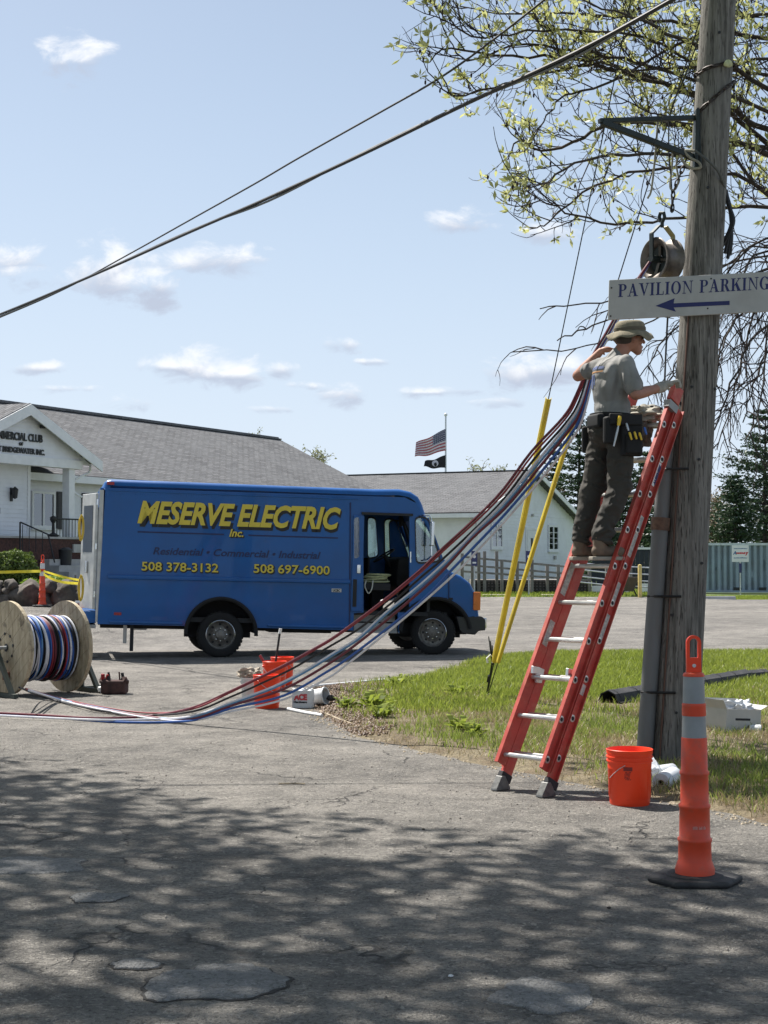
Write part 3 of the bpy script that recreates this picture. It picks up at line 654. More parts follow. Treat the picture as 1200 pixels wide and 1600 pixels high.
for (z0, z1) in ((1.85, 1.3), (1.5, 1.0), (1.2, .8)):
    for (pa, pb_) in ((722, 784), (784, 855), (855, 921)):
        f0 = (pa - 722) / 200; f1 = (pb_ - 722) / 200
        MB().bar(RP(pa, z0 + (z1 - z0) * f0, -.45), RP(pb_, z0 + (z1 - z0) * f1, -.45), .05, .09).build('rail', M_GREYWOOD, ramp)
for k, (z0, z1) in enumerate(((1.6, 1.35), (1.3, 1.05), (1.0, .75), (.75, .5))):
    MB().tube([RP(900, z0, -1.2), RP(948, z1 + .1, -1.6), RP(1030, z1, -2.2)], .035, 6).build('handrail', M_GALV, ramp)
M_SIGNB = mat('navy_sign', (.03, .035, .12), .5)
for (px, py, lab) in ((741, 862, 'small blue parking sign on a post left of the hall door ramp'), (826, 862, 'small blue parking sign between the two yellow guy guards')):
    b = RP(px, 0, -2.0); t = thing('parking_sign', lab, 'sign', (b.x, b.y, .1)); MB().tube([(b.x, b.y, .1), (b.x, b.y, 1.95)], .035, 6).build('post', M_GALV, t)
    pn = MB().box((b.x - .13, b.y - .05, 1.45), (b.x + .13, b.y - .036, 2.1)).build('panel', M_SIGNB, t)
    MB().lathe([(.0, 0), (.07, 0), (.07, .004), (0, .004)], basis((b.x, b.y - .0505, 1.85), (1, 0, 0), (0, 0, 1)), 12).box((b.x - .08, b.y - .055, 1.55), (b.x + .08, b.y - .051, 1.62)).build('symbol', M_TRIM, t)
# wheel stops
M_STOP = mat('cream_kerb', (.55, .5, .36), .85, var=.15, scale=6, bump=.3)
for (pa, pb_, lab) in ((754, 790, 'cream wheel stop just left of the yellow guy guards'), (846, 884, 'cream wheel stop between the guy guards and the ladder'), (690, 725, 'cream wheel stop hidden behind the truck nose')):
    a = G(pa, 936); b = G(pb_, 936); mb = MB(); L = b.x - a.x; mb.prism([(0, 0), (.3, 0), (.24, .17), (.06, .17)], 0, L, basis((a.x, a.y + .0, .03), (0, 1, 0), (0, 0, 1), (1, 0, 0)))
    tag(mb.build('wheel_stop', M_STOP, bevel=.015), lab, 'wheel stop', 'wheel stops at the far edge of the lot')
c0 = W(1117, 933, 66); mb = MB().prism([(0, 0), (.3, 0), (.24, .15), (.06, .15)], -.9, .9, basis((c0.x, c0.y, 0), (0, 1, 0), (0, 0, 1), (1, 0, 0))); tag(mb.build('wheel_stop', M_CONC, bevel=.01), 'grey wheel stop in front of the blue container', 'wheel stop', 'wheel stops at the far edge of the lot')
b = W(1000, 933, 66); t = thing('yellow_bollard', 'pale yellow bollard between the ladder and the utility pole', 'bollard', (b.x, b.y, .0))
MB().lathe([(.085, 0), (.085, 1.45), (.07, 1.5), (0, 1.52)], Matrix.Translation((b.x, b.y, 0)), 12).build('post', mat('bollard_yellow', (.62, .47, .16), .6), t, smooth=True)
MB().lathe([(.13, 0), (.13, .05), (0, .05)], Matrix.Translation((b.x, b.y, 0)), 12).build('base', M_CONC, t, smooth=True)
# grill-like planter behind the ladder
b = W(983, 932, 67); t = thing('kettle_planter', 'dark tapered planter standing on legs beyond the ladder', 'planter', (b.x, b.y, .0))
MB().lathe([(0, .35), (.2, .35), (.42, .9), (.45, .92), (.45, .97), (.38, .97), (.3, .75), (0, .72)], Matrix.Translation((b.x, b.y, 0)), 14).build('bowl', mat('dark_clay', (.09, .075, .065), .8), t, smooth=True)
for sx in (-.3, .3): MB().bar((b.x + sx * .7, b.y, .4), (b.x + sx * 1.3, b.y, 0), .06, .06).build('leg', M_IRON, t)
t = thing('white_board', 'white board panels leaning low behind the planter', 'board', W(985, 928, 69)); 
for (pa, pb_, h) in ((925, 965, .45), (968, 985, .4), (1003, 1018, .55)): a = W(pa, 930, 69); c = W(pb_, 930, 69); MB().box((a.x, 69, .1), (c.x, 69.05, .1 + h)).build('panel', M_TRIM, t)
# far low shed wall behind ramp, right of hall
s0, s1 = W(925, 925, 78), W(1075, 925, 78)
t = thing('dark_fence', 'dark board fence low behind the ramp railings', 'fence', (s0.x, 78, .2))
nb = 22
for i in range(nb):
    x0 = s0.x + (s1.x - s0.x) * i / nb; x1 = s0.x + (s1.x - s0.x) * (i + 1) / nb
    MB().box((x0 + .01, 78 + random.uniform(-.015, .015), .1), (x1 - .01, 78.05, 2.25)).build('board', mat('dark_boards', (.02, .025, .035), .7, var=.3), t)
MB().box((s0.x, 77.96, 2.25), (s1.x, 78.1, 2.36)).build('cap_rail', M_TRIM, t)
# container
M_CONT = mat('container_blue', (.25, .32, .38), .5, var=.12, scale=.8, dirt=(.2, .2, .2), dirt_amt=.35, dscale=1.2)
cx0, cx1, cyy = W(1094, 925, 80).x, W(1094, 925, 80).x + 7.6, 80.0
MCt = basis((cx0, cyy, .02), (math.cos(rad(-4)), math.sin(rad(-4)), 0), (-math.sin(rad(-4)), math.cos(rad(-4)), 0), (0, 0, 1))
ct = thing('shipping_container', 'blue grey corrugated shipping container at the right edge of the lot', 'container', MCt)
prof = []; x = 0; CL = 7.6
while x < CL - .3: prof += [(x, 0), (x + .11, 0), (x + .15, .06), (x + .27, .06)]; x += .31
prof.append((CL, 0))
mb = MB(); vs = [(a, b, .14) for a, b in prof] + [(a, b, 2.46) for a, b in prof]; n = len(prof); mb.add(vs, [(i, i+1, n+i+1, n+i) for i in range(n-1)]); mb.build('corrugated_side', M_CONT, ct, local=True)
MB().box((0, .06, .14), (CL, 2.4, 2.5)).build('body', M_CONT, ct, local=True)
MB().box((-.02, -.05, 2.46), (CL, .06, 2.58)).build('top_rail', mat('container_rail', (.5, .55, .58), .5), ct, local=True); MB().box((-.02, -.05, .0), (CL, .06, .14)).build('bottom_rail', M_CONT, ct, local=True)
for x in (.0,): MB().box((x - .03, -.06, .14), (x + .12, .02, 2.46)).build('corner_post', M_CONT, ct, local=True)
for x in (1.7, 3.0): MB().box((x, -.058, .12), (x + .38, -.051, .28)).build('forklift_pocket', M_BLACK, ct, local=True)
b = W(1157, 930, 74); t = thing('yard_sign', 'white notice board with red lettering on a post before the container', 'sign', (b.x, b.y, 0))
MB().tube([(b.x, b.y, 0), (b.x, b.y, 2.0)], .03, 6).build('post', M_GALV, t)
MB().box((b.x - .4, b.y - .05, 1.62), (b.x + .4, b.y - .035, 2.42)).build('panel', M_TRIM, t)
MTs = basis((b.x, b.y - .052, 0), (1, 0, 0), (0, 0, 1)); M_REDP = mat('red_print', (.55, .05, .06), .5); M_TEAL = mat('blue_print', (.06, .14, .3), .5)
def scribble(z, h, x0, x1, m, gap, name='print_line'):
    q = MB(); x = x0; r_ = random.Random(int(z * 100))
    while x < x1: w_ = r_.uniform(.6, 1.1) * h; hh = h * r_.uniform(.6, 1); q.box((x, z, 0), (min(x1, x + w_ * .72), z + hh, .003), MTs); x += w_ * gap
    q.build(name, m, t)
scribble(2.24, .05, -.32, .33, M_TEAL, 1.0); scribble(1.79, .06, -.32, .32, M_TEAL, 1.0); scribble(2.0, .12, -.2, .24, M_REDP, .8)
text('letter', 'A', .16, M_TEAL, t, MTs @ Matrix.Translation((-.27, 1.98, .001)), bold=.01, shear=.2, world=True); text('letter', 'y', .15, M_REDP, t, MTs @ Matrix.Translation((.3, 1.99, .001)), bold=.015, shear=.2, world=True)
MB().box((b.x - .06, b.y - .05, 1.1), (b.x + .06, b.y - .035, 1.55)).build('small_panel', M_SIGNB, t)
# flagpole and flags
b = W(696, 900, 95); t = thing('flagpole', 'tall thin metal flagpole rising behind the hall roof', 'flagpole', (b.x, b.y, 0))
ft = W(697, 650, 95); MB().tube([(b.x, 95, 0), (b.x + .03, 95, ft.z)], [.08, .05], 8).build('pole', M_GALV, t); MB().blob((b.x + .03, 95, ft.z + .08), .11, 2, 0).build('finial', M_TRIM, t, smooth=True)
def flag(name, label, quad, nx, ny, mf, mats, wave):
    A, B, C, D = quad; mb = MB(); vs = []; mis = []
    for j in range(ny + 1):
        for i in range(nx + 1):
            s, r = i / nx, j / ny; p = (A * (1 - s) + B * s) * (1 - r) + (D * (1 - s) + C * s) * r
            vs.append(p + Vector((0, wave * math.sin(s * 9 + r * 2) * s, .10 * math.sin(s * 7.5 + 1) * s)))
    for j in range(ny):
        for i in range(nx): mb.f.append([j*(nx+1)+i, j*(nx+1)+i+1, (j+1)*(nx+1)+i+1, (j+1)*(nx+1)+i]); mb.mi.append(mf(i, j))
    mb.v = vs; o = mb.build(name, mats, smooth=True, auto=180); return o
M_FR, M_FW, M_FB, M_FK = (mat('flag_red', (.36, .09, .1), .8), mat('flag_white', (.55, .53, .55), .8), mat('flag_navy', (.07, .075, .13), .8), mat('flag_black', (.012, .012, .015), .8))
q = [W(696, 670, 94.9), W(650, 693, 95.5), W(648, 716, 95.5), W(696, 704, 94.9)]
o = flag('national_flag', '', q, 26, 13, lambda i, j: 2 if (i < 11 and j < 7) else (0 if j % 2 == 0 else 1), [M_FR, M_FW, M_FB], .25)
st = MB()
A, B, C, D = q
for j in range(5):
    for i in range(6):
        s = (i + .7) / 26 * 11 / 6.2; r = (j + .7) / 13 * 7 / 5.2; p = (A * (1 - s) + B * s) * (1 - r) + (D * (1 - s) + C * s) * r + Vector((0, .25 * math.sin(s*9 + r*2) * s - .03, .1 * math.sin(s*7.5+1) * s))
        st.add([p + Vector((.035 * math.cos(k * 1.2566), 0, .035 * math.sin(k * 1.2566))) for k in range(5)], [tuple(range(5))])
tag(o, 'red and white striped flag with starred navy canton flying on the flagpole', 'flag'); st.build('star', M_FW, o)['kind'] = 'stuff'
q = [W(696, 711, 94.9), W(664, 722, 95.3), W(662, 731, 95.3), W(696, 731, 94.9)]
o = flag('black_flag', '', q, 14, 8, lambda i, j: 0, [M_FK], .12); tag(o, 'black flag with pale round emblem flying below the striped flag', 'flag')
e = W(680, 724, 94.6); MB().lathe([(.0, 0), (.2, 0), (.2, .01), (0, .01)], basis(e, (1, 0, 0), (0, .2, 1)), 16).build('emblem', M_FW, o)
p_ = W(680.5, 725.5, 94.55); MB().blob(p_, (.1, .02, .13), 1, .3).build('head_profile', M_FK, o)

# ================================================================== BEDS LEFT OF THE TRUCK
M_ROCK = mat('field_stone', (.085, .072, .06), .9, var=.5, scale=3, bump=.8, bscale=14)
M_SOIL = mat('bed_soil', (.07, .055, .035), .95, var=.3, scale=6, bump=.8, bscale=30)
wl = thing('stone_wall', 'low dry stone wall of dark boulders behind the cable reel', 'stone wall', W(60, 948, 37.4))
rr = random.Random(4); px = -110
while px < 128:
    wd = rr.uniform(18, 44); d = 37.6; c = W(px + wd / 2, 932 + rr.uniform(-4, 4), d); s = FPX / d
    if wd > 34 or rr.random() < .5:
        MB().blob(c + Vector((0, 0, .02)), (wd / s * .66, .4, .42 * rr.uniform(.85, 1.1)), 3, .55, 1.5, seed=px).build('stone', M_ROCK, wl, smooth=True, auto=60)
    else:
        MB().blob(c + Vector((0, 0, -.12)), (wd / s * .64, .4, .27), 3, .55, 1.5, seed=px).build('stone', M_ROCK, wl, smooth=True, auto=60)
        MB().blob(c + Vector((.05, .08, .24)), (wd / s * .6, .35, .22), 3, .55, 1.5, seed=px + 3).build('stone', M_ROCK, wl, smooth=True, auto=60)
    px += wd * .96
o = MB().box((-16, 37.8, .3), (-7.75, 43.5, 1.02)).build('planting_bed', M_SOIL); o['kind'] = 'structure'
def bush(name, label, c, r, n, m, leaf=.05, cat='bush'):
    t = thing(name, label, cat, (c.x, c.y, c.z - r.z)); V = []
    rg = np.random.default_rng(int(abs(c.x * 100)) + n)
    d = rg.normal(size=(n, 3)); d /= np.linalg.norm(d, axis=1)[:, None]; d = d[d[:, 2] > -.75]; n = len(d)
    nz = np.array([mnoise.noise(Vector(x * 3.2)) for x in d]); k = (.80 + .22 * rg.uniform(0, 1, n) ** .5 + .16 * nz)[:, None]
    P = d * k * np.array([r.x, r.y, r.z]) + np.array([c.x, c.y, c.z])
    a = rg.normal(size=(n, 3)); a /= np.linalg.norm(a, axis=1)[:, None]; b = np.cross(a, d + .6 * rg.normal(size=(n, 3))); b /= np.linalg.norm(b, axis=1)[:, None]
    L = leaf * rg.uniform(.6, 1.4, n)[:, None]; V = np.stack([P - a * L, P + b * L * .45, P + a * L, P - b * L * .45], 1).reshape(-1, 3) - np.array(WM[t.name].translation)
    raw_mesh('foliage', V, np.arange(n * 4), 4, m, t)['kind'] = 'stuff'
    MB().blob(c, (r.x * .72, r.y * .72, r.z * .72), 3, .2, 2).build('core', mat('twig_core', (.02, .028, .01), .95), t)
    return t
M_BUSH = leaf_mat('bush_leaf', (.05, .085, .015), (.16, .22, .04), .3); M_LIME = leaf_mat('lime_leaf', (.14, .24, .03), (.3, .42, .06), .4)
c = W(22, 893, 40.5); bush('round_bush', 'round clipped green bush behind the stone wall', c, Vector((.62, .6, .56)), 5200, M_BUSH, .045)
c = W(85, 915, 39.3); bush('lime_shrub', 'low bright lime green shrub at the foot of the steps', c, Vector((.42, .35, .24)), 1500, M_LIME, .06, 'shrub')
c = W(47, 916, 39.0); bush('lime_shrub', 'small lime green tuft between the round bush and the striped marker', c, Vector((.22, .25, .18)), 700, M_LIME, .05, 'shrub')
sk = W(115, 935, 38.3); tag(MB().tube([(sk.x, sk.y, .5), W(118, 898, 38.3)], .025, 6).build('grade_stake', M_GREYWOOD), 'thin grey stake leaning at the right end of the stone wall', 'stake')

# ================================================================== THE WORK TRUCK
YAW = rad(12); MVn = Matrix.Translation((-2.77, 26.1, 0)) @ Matrix.Rotation(YAW, 4, 'Z')
PB = Matrix.Translation((0, 0, .4)) @ Matrix.Rotation(rad(1.55), 4, 'Y') @ Matrix.Translation((0, 0, -.4))   # the body squats nose down on its springs
MBODY_INV = (MVn @ PB).inverted()
def S(px, py, y=0.0):
    o = MBODY_INV @ Vector((0, 0, EYE)); d = (MBODY_INV.to_3x3() @ ray(px, py)); t = (y - o.y) / d.y; p = o + d * t
    return (p.x, p.z)
def SV(px, py, y=0.0): a = S(px, py, y); return Vector((a[0], y, a[1]))
truck = thing('step_van', 'bright blue electrician step van with yellow lettering and open sliding side door', 'van', MVn)
def vb(mb, name, m, parent=None, **k): return mb.build(name, m, parent or truck, local=True, X=PB, **k)
def paint(name, col, flake=.0):
    m = mat(name, col, .42, 0, var=.1, scale=1.3, coat=.25, spec=.35, bump=.25, bscale=1.6, dirt=tuple(c * .7 + .006 for c in col), dirt_amt=.3, dscale=1.8); return m
M_BLUE = paint('van_blue', (.000, .083, .30)); M_RUB = mat('tyre_rubber', (.010, .010, .011), .85, var=.25, scale=8, bump=.3)
M_DARK = mat('dark_interior', (.02, .021, .024), .8, var=.3); M_CHROME = mat('chrome', (.62, .63, .65), .18, 1, var=.05)
M_ALU = mat('door_aluminium', (.5, .51, .5), .45, .35, var=.12, dirt=(.3, .3, .28), dirt_amt=.4); M_STEP = mat('step_plate', (.3, .3, .3), .6, .2, var=.25, bump=.4)
M_VGL = glass_mat('cab_glass', (.72, .82, .8), .10); M_RED = mat('red_lens', (.3, .015, .02), .3); M_AMB = mat('amber_lens', (.6, .16, .02), .3)
M_YEL = mat('letter_yellow', (.62, .5, .06), .5, var=.05); M_LBL = mat('letter_black', (.006, .007, .01), .5); M_NAVY = mat('letter_navy', (.004, .018, .09), .5)
VW = 2.2
def shift(p, k=1): return p
RAD = 54
near = [S(153, 973), S(164, 764)] + [S(300, 768 - 1), S(632, 777), S(652, 788), S(665, 812), S(691, 873), S(697, 888)]
near = [S(152, 975), S(165, 762), S(632, 777), S(650, 786), S(662, 808), S(690, 871), S(700, 892)]
archF = [S(680 + 56 * math.cos(rad(a)), 990 - 56 * math.sin(rad(a))) for a in range(68, 181, 8)]
archR = [S(345 + 56 * math.cos(rad(a)), 990 - 56 * math.sin(rad(a))) for a in range(12, 169, 8)]
near_out = near + [S(701, 938)] + archF + [S(622, 988), S(622, 957), S(640, 957), S(640, 803), S(568, 801), S(568, 957), S(553, 958), S(552, 985)] + [S(402, 981)] + archR + [S(289, 978)]
def rr_poly(pts, r=.04, k=4):
    out = []; n = len(pts)
    for i in range(n):
        p = Vector(pts[i]); a = Vector(pts[i-1]); b = Vector(pts[(i+1) % n]); da = (a - p); db = (b - p); ra = min(r, da.length * .45); rb = min(r, db.length * .45)
        s, e = p + da.normalized() * ra, p + db.normalized() * rb
        for j in range(k + 1): t = j / k; out.append(tuple(s * (1-t)**2 + p * 2*t*(1-t) + e * t*t))
    return out
q_win = rr_poly([S(649, 809), S(668, 810), S(688, 876), S(651, 879)], .09)
MSide = PB @ basis((0, 0, 0), (1, 0, 0), (0, 0, 1))          # drawing (x, z) -> body side; drawing depth = -y
plate('side_panel', [near_out, q_win], .05, M_BLUE, truck, MSide @ Matrix.Translation((0, 0, -.026)))
far_top = [S(152, 975), S(165, 762), S(632, 777), S(650, 786), S(662, 808), S(690, 871), S(700, 892), S(701, 938)]
fw = [rr_poly([S(574, 809, VW), S(586, 811, VW), S(590, 868, VW), S(574, 872, VW)], .07), rr_poly([S(600, 812, VW), S(617, 813, VW), S(636, 868, VW), S(636, 877, VW), S(601, 868, VW)], .08),
      rr_poly([(S(649, 809)[0] + .0, S(649, 809)[1]), S(668, 810), S(688, 876), (S(651, 879))], .09)]
fw2 = rr_poly([(3.33, 1.35), (3.52, 1.35), (3.52, 2.3), (3.33, 2.3)], .03)
far_out = far_top + archF + [S(622, 986), S(552, 985), S(402, 981)] + archR + [S(289, 978)]
plate('side_panel', [far_out] + fw, .05, M_BLUE, truck, PB @ basis((0, VW, 0), (1, 0, 0), (0, 0, 1)) @ Matrix.Translation((0, 0, .026)))
def pane_at(pts, y, name='window_glass', m=None):
    mb = MB(); mb.prism([(p[0], p[1]) for p in pts], 0, .008, basis((0, y, 0), (1, 0, 0), (0, 0, 1))); return vb(mb, name, m or M_VGL)
M_GASK = mat('window_gasket', (.02, .02, .022), .6)
def ring(pts, y, wd, name, m, dep=.012):
    c = Vector((sum(p[0] for p in pts) / len(pts), sum(p[1] for p in pts) / len(pts))); outer = []
    for p in pts: d = Vector(p) - c; outer.append(tuple(c + d * (1 + wd / d.length)))
    return plate(name, [outer, pts], dep, m, truck, PB @ basis((0, y, 0), (1, 0, 0), (0, 0, 1)))
pane_at(q_win, .02); ring(q_win, -.006, .03, 'window_trim', M_GASK)
for f in fw: pane_at(f, VW - .02); ring(f, VW - .06, .03, 'window_trim', M_GASK)
# roof, a bent sheet with rounded edges, running down to the windscreen
def loft(name, path, r, m, y0=0.0, y1=VW, k=5):
    pts = [Vector((p[0], 0, p[1])) for p in path]; mb = MB(); n = len(pts); vs = []; row = []
    for i, p in enumerate(pts):
        t = (pts[min(i+1, n-1)] - pts[max(i-1, 0)]).normalized(); nrm = Vector((-t.z, 0, t.x))
        sec = [(y0, -r)] + [(y0 + r - r * math.cos(rad(90 * j / k)), -r + r * math.sin(rad(90 * j / k))) for j in range(1, k + 1)]
        sec += [(y1 - y + y0, h) for (y, h) in reversed(sec)]
        row = len(sec); vs += [p + nrm * h + Vector((0, y, 0)) for (y, h) in sec]
    mb.add(vs, [(i*row+j, i*row+j+1, (i+1)*row+j+1, (i+1)*row+j) for i in range(n-1) for j in range(row-1)]); return vb(mb, name, m, smooth=True, auto=50)
off = lambda a, dx, dz: (a[0] + dx, a[1] + dz)
zt = S(400, 757)[1]; xr = S(165, 757)[0]
path = [(xr - .03, zt - .16), (xr - .02, zt - .06), (xr + .03, zt - .015), (xr + .1, zt)] + [(x_, zt) for x_ in (0, 1, 2, 2.6)] + [S(625, 764), S(643, 768), S(655, 776), S(661, 787), S(666, 802), S(669, 812)]
loft('roof', path, .11, M_BLUE)
loft('drip_rail', [(xr - .02, zt - .17), (xr + .2, zt - .17)], .02, M_BLUE)
vb(MB().box((xr + .05, -.012, zt - .20), (S(560, 790)[0], .0, zt - .175)), 'roof_seam', M_BLUE, bevel=.004)
# nose
nose = [S(690, 871), S(696, 880), S(704, 892), S(722, 900), S(737, 911), S(744, 925), S(749, 945), S(752, 963)]
loft('hood', [S(697, 886), S(706, 893), S(722, 900), S(736, 911), S(743, 924), S(748, 943), S(750, 963)], .1, M_BLUE, -.0, VW)
hood_side = [S(702, 900), S(720, 905), S(733, 915), S(739, 927), S(744, 945), S(747, 962), S(733, 964)] + [S(680 + 56 * math.cos(rad(a)), 990 - 56 * math.sin(rad(a))) for a in range(28, 66, 6)] + [S(702, 937)]
plate('fender', [hood_side], .05, M_BLUE, truck, MSide @ Matrix.Translation((0, 0, -.026)))
plate('fender', [hood_side], .05, M_BLUE, truck, PB @ basis((0, VW, 0), (1, 0, 0), (0, 0, 1)) @ Matrix.Translation((0, 0, .026)))
gx_ = S(750, 950)[0]
gr = vb(MB().box((gx_ - .0, .45, S(750, 958)[1]), (gx_ + .03, VW - .45, S(750, 925)[1])), 'grille', M_DARK)
for y in (.28, VW - .28): vb(MB().lathe([(0, .05), (.08, .04), (.1, 0), (0, 0)], basis((gx_ - .02, y, S(745, 940)[1]), (0, 1, 0), (0, 0, 1), (1, 0, 0)), 16), 'headlight', M_TRIM, smooth=True)
a = SV(742, 925); b = SV(751, 950); vb(MB().box((b.x - .14, -.03, b.z - .04), (b.x - .01, .1, a.z)), 'corner_lamp', M_AMB, bevel=.012)
bp = [S(713, 963), S(753, 963), S(759, 968), S(759, 985), S(748, 986), S(743, 992), S(722, 990), S(718, 984)]
vb(MB().prism(bp, -.0, .0 - VW, basis((0, 0, 0), (1, 0, 0), (0, 0, 1))), 'bumper', mat('black_bumper', (.02, .021, .023), .5, var=.2), bevel=.02)
vb(MB().box((S(759, 970)[0] - .02, .1, S(759, 982)[1]), (S(759, 970)[0] + .05, VW - .1, S(759, 966)[1])), 'bumper_face', M_CHROME, bevel=.015)
# windscreen and its frame
A_ = SV(668, 811); B_ = SV(692, 875)
vb(MB().add([A_ + Vector((0, .12, 0)), A_ + Vector((0, VW - .12, 0)), B_ + Vector((0, VW - .08, 0)), B_ + Vector((0, .08, 0))], [(0, 1, 2, 3)]), 'windscreen', M_VGL)
for y in (.05, VW / 2, VW - .05): vb(MB().bar(A_ + Vector((0, y, .02)), B_ + Vector((0, y, -.02)), .07, .05), 'pillar', M_BLUE if y != VW / 2 else M_GASK)
vb(MB().bar(B_ + Vector((-.02, 0.02, -.04)), B_ + Vector((-.02, VW - .02, -.04)), .14, .1), 'cowl', M_BLUE, bevel=.02)
vb(MB().bar(SV(690, 842) + Vector((.02, .3, -.2)), SV(684, 850) + Vector((.05, .9, .0)), .02, .02), 'wiper', M_DARK)
# floor, bulkhead, cab inside
zf = S(590, 957)[1]
vb(MB().box((S(155, 975)[0] + .05, .06, S(300, 972)[1]), (S(552, 975)[0], VW - .06, S(300, 972)[1] + .08)), 'floor', M_DARK)
vb(MB().box((S(552, 960)[0], .06, zf - .05), (S(700, 960)[0], VW - .06, zf + .02)), 'cab_floor', M_DARK)
vb(MB().box((S(563, 900)[0] - .03, .7, zf), (S(563, 900)[0], VW - .06, zt - .1)), 'bulkhead', M_DARK)
vb(MB().box((S(700, 900)[0] - .35, .06, zf), (S(700, 900)[0] - .3, VW - .06, S(690, 884)[1])), 'firewall', M_DARK)
d = MB(); d.prism([S(618, 873, 1.2), S(632, 870, 1.2), S(650, 872, 1.2), S(690, 885, 1.2), S(690, 940, 1.2), S(640, 935, 1.2), S(615, 915, 1.2)], .2, -.9, basis((0, 1.2, 0), (1, 0, 0), (0, 0, 1))); vb(d, 'dashboard', M_DARK, bevel=.03)
vb(MB().prism([S(640, 905, 1.0), S(700, 905, 1.0), S(700, 955, 1.0), S(625, 955, 1.0)], -.4, .4, basis((0, 1.2, 0), (1, 0, 0), (0, 0, 1))), 'engine_cover', M_DARK, bevel=.04)
c_ = SV(600, 868, 1.55); ax = Vector((-.55, 0, .83)).normalized(); Mw = basis(c_, (0, 1, 0), ax.cross(Vector((0, 1, 0))), ax)
sw = MB(); sw.tube([Mw @ Vector((.22 * math.cos(a * .3927), .22 * math.sin(a * .3927), 0)) for a in range(17)], .016, 6)
for a in (0, 2.09, 4.19): sw.tube([Mw @ Vector((0, 0, -.02)), Mw @ Vector((.21 * math.cos(a), .21 * math.sin(a), 0))], .012, 5)
sw.tube([c_, c_ - ax * .75], .035, 8); vb(sw, 'steering_wheel', M_DARK, smooth=True)
st_ = MB(); st_.box((S(574, 905, 1.4)[0], 1.15, S(580, 915, 1.4)[1]), (S(603, 905, 1.4)[0], 1.8, S(580, 903, 1.4)[1])); vb(st_, 'seat', M_DARK, bevel=.03)
st_ = MB(); st_.box((S(570, 905, 1.4)[0], 1.2, S(580, 915, 1.4)[1]), (S(574, 905, 1.4)[0], 1.75, S(580, 872, 1.4)[1])); vb(st_, 'seat_back', M_DARK, bevel=.03)
vb(MB().box((S(580, 905, 1.4)[0], 1.3, zf), (S(598, 905, 1.4)[0], 1.6, S(580, 915, 1.4)[1])), 'seat_pedestal', M_DARK)
vb(MB().box((S(566, 905, .5)[0], .25, S(580, 922, .5)[1]), (S(606, 905, .5)[0], .75, S(580, 911, .5)[1])), 'tool_tray', M_DARK, bevel=.01)
vb(MB().tube([SV(627, 806, VW - .3), SV(640, 850, VW - .25), SV(642, 870, VW - .2)], .03, 6), 'inner_pillar', M_DARK)
fan = MB(); fan.lathe([(0, 0), (.09, .02), (.1, .06), (0, .08)], basis(SV(630, 815, .9), (0, 1, 0), (0, 0, 1), (-1, 0, 0)), 12); vb(fan, 'dash_fan', M_DARK)
# sliding door (slid back) with its window, recess and handle
dw = rr_poly([S(552.5, 809), S(561, 808), S(561.5, 870), S(553, 874)], .05)
ring(dw, -.016, .025, 'door_window_trim', M_CHROME, .02); pane_at(dw, -.02, 'door_window', M_DARKG)
sdr = vb(MB().box((S(549, 0)[0] if False else S(550, 880)[0], -.028, S(550, 955)[1]), (S(567, 880)[0], -.002, S(567, 806)[1])), 'sliding_door', M_BLUE, bevel=.008)
vb(MB().box((S(552, 880)[0], -.034, S(552, 948)[1]), (S(558, 880)[0], -.029, S(552, 905)[1])), 'door_recess', M_DARK, sdr)
vb(MB().box((S(557.5, 880)[0], -.05, S(557, 896)[1]), (S(563, 880)[0], -.029, S(557, 882)[1])), 'handle', M_CHROME, sdr, bevel=.01)
vb(MB().box((S(565, 801)[0], -.03, S(565, 804)[1]), (S(645, 801)[0], -.002, S(565, 800)[1])), 'door_rail', M_DARK)
vb(MB().tube([SV(641.5, 862, -.05), SV(641.5, 879, -.05)], .012, 6), 'grab_handle', M_CHROME)
# steps
for k, (pa, pb_) in enumerate(((958, 972), (974, 989))):
    vb(MB().box((S(554, 960)[0], -.02 + (.18 if k == 0 else 0), S(590, pb_)[1]), (S(621, 960)[0], .5, S(590, pb_)[1] + .03)), 'step', M_STEP)
    vb(MB().box((S(554, 960)[0], .2 if k == 0 else .02, S(590, pb_)[1] + .031), (S(621, 960)[0], .23 if k == 0 else .05, S(590, pa)[1])), 'riser', M_STEP)
# pressed rails along the side
def side_rail(pa, pb_, h, dep, name='rub_rail'):
    a = SV(*pa); b = SV(*pb_); vb(MB().bar(a + Vector((0, -dep / 2, 0)), b + Vector((0, -dep / 2, 0)), dep, h), name, M_BLUE, bevel=.012)
side_rail((168, 901), (547, 909), .07, .035); side_rail((170, 971), (285, 974), .05, .03); side_rail((418, 977), (540, 980), .05, .03)
vb(MB().bar(SV(547.5, 785) + Vector((0, -.006, 0)), SV(546, 980) + Vector((0, -.006, 0)), .012, .02, up=(1, 0, 0)), 'panel_seam', M_NAVY)
vb(MB().bar(SV(701, 893) + Vector((0, -.006, 0)), SV(701, 940) + Vector((0, -.006, 0)), .012, .012, up=(1, 0, 0)), 'hood_seam', M_NAVY)
for px, py in ((695, 935), (704, 935)): vb(MB().box(tuple(SV(px - 3, py + 2) + Vector((0, -.02, 0))), tuple(SV(px + 3, py - 1) + Vector((0, .0, 0)))), 'hood_latch', M_DARK)
a = SV(178, 961); vb(MB().box((a.x, -.01, a.z), (a.x + .12, 0, a.z + .045)), 'side_marker', M_RED)
a = SV(169, 757.5); vb(MB().box((a.x - .02, -.03, a.z), (a.x + .1, .03, a.z + .05)), 'roof_marker', M_RED)
a = SV(518, 925); bd = vb(MB().box((a.x, -.008, a.z), (a.x + .17, 0, a.z + .06)), 'maker_badge', M_ALU)
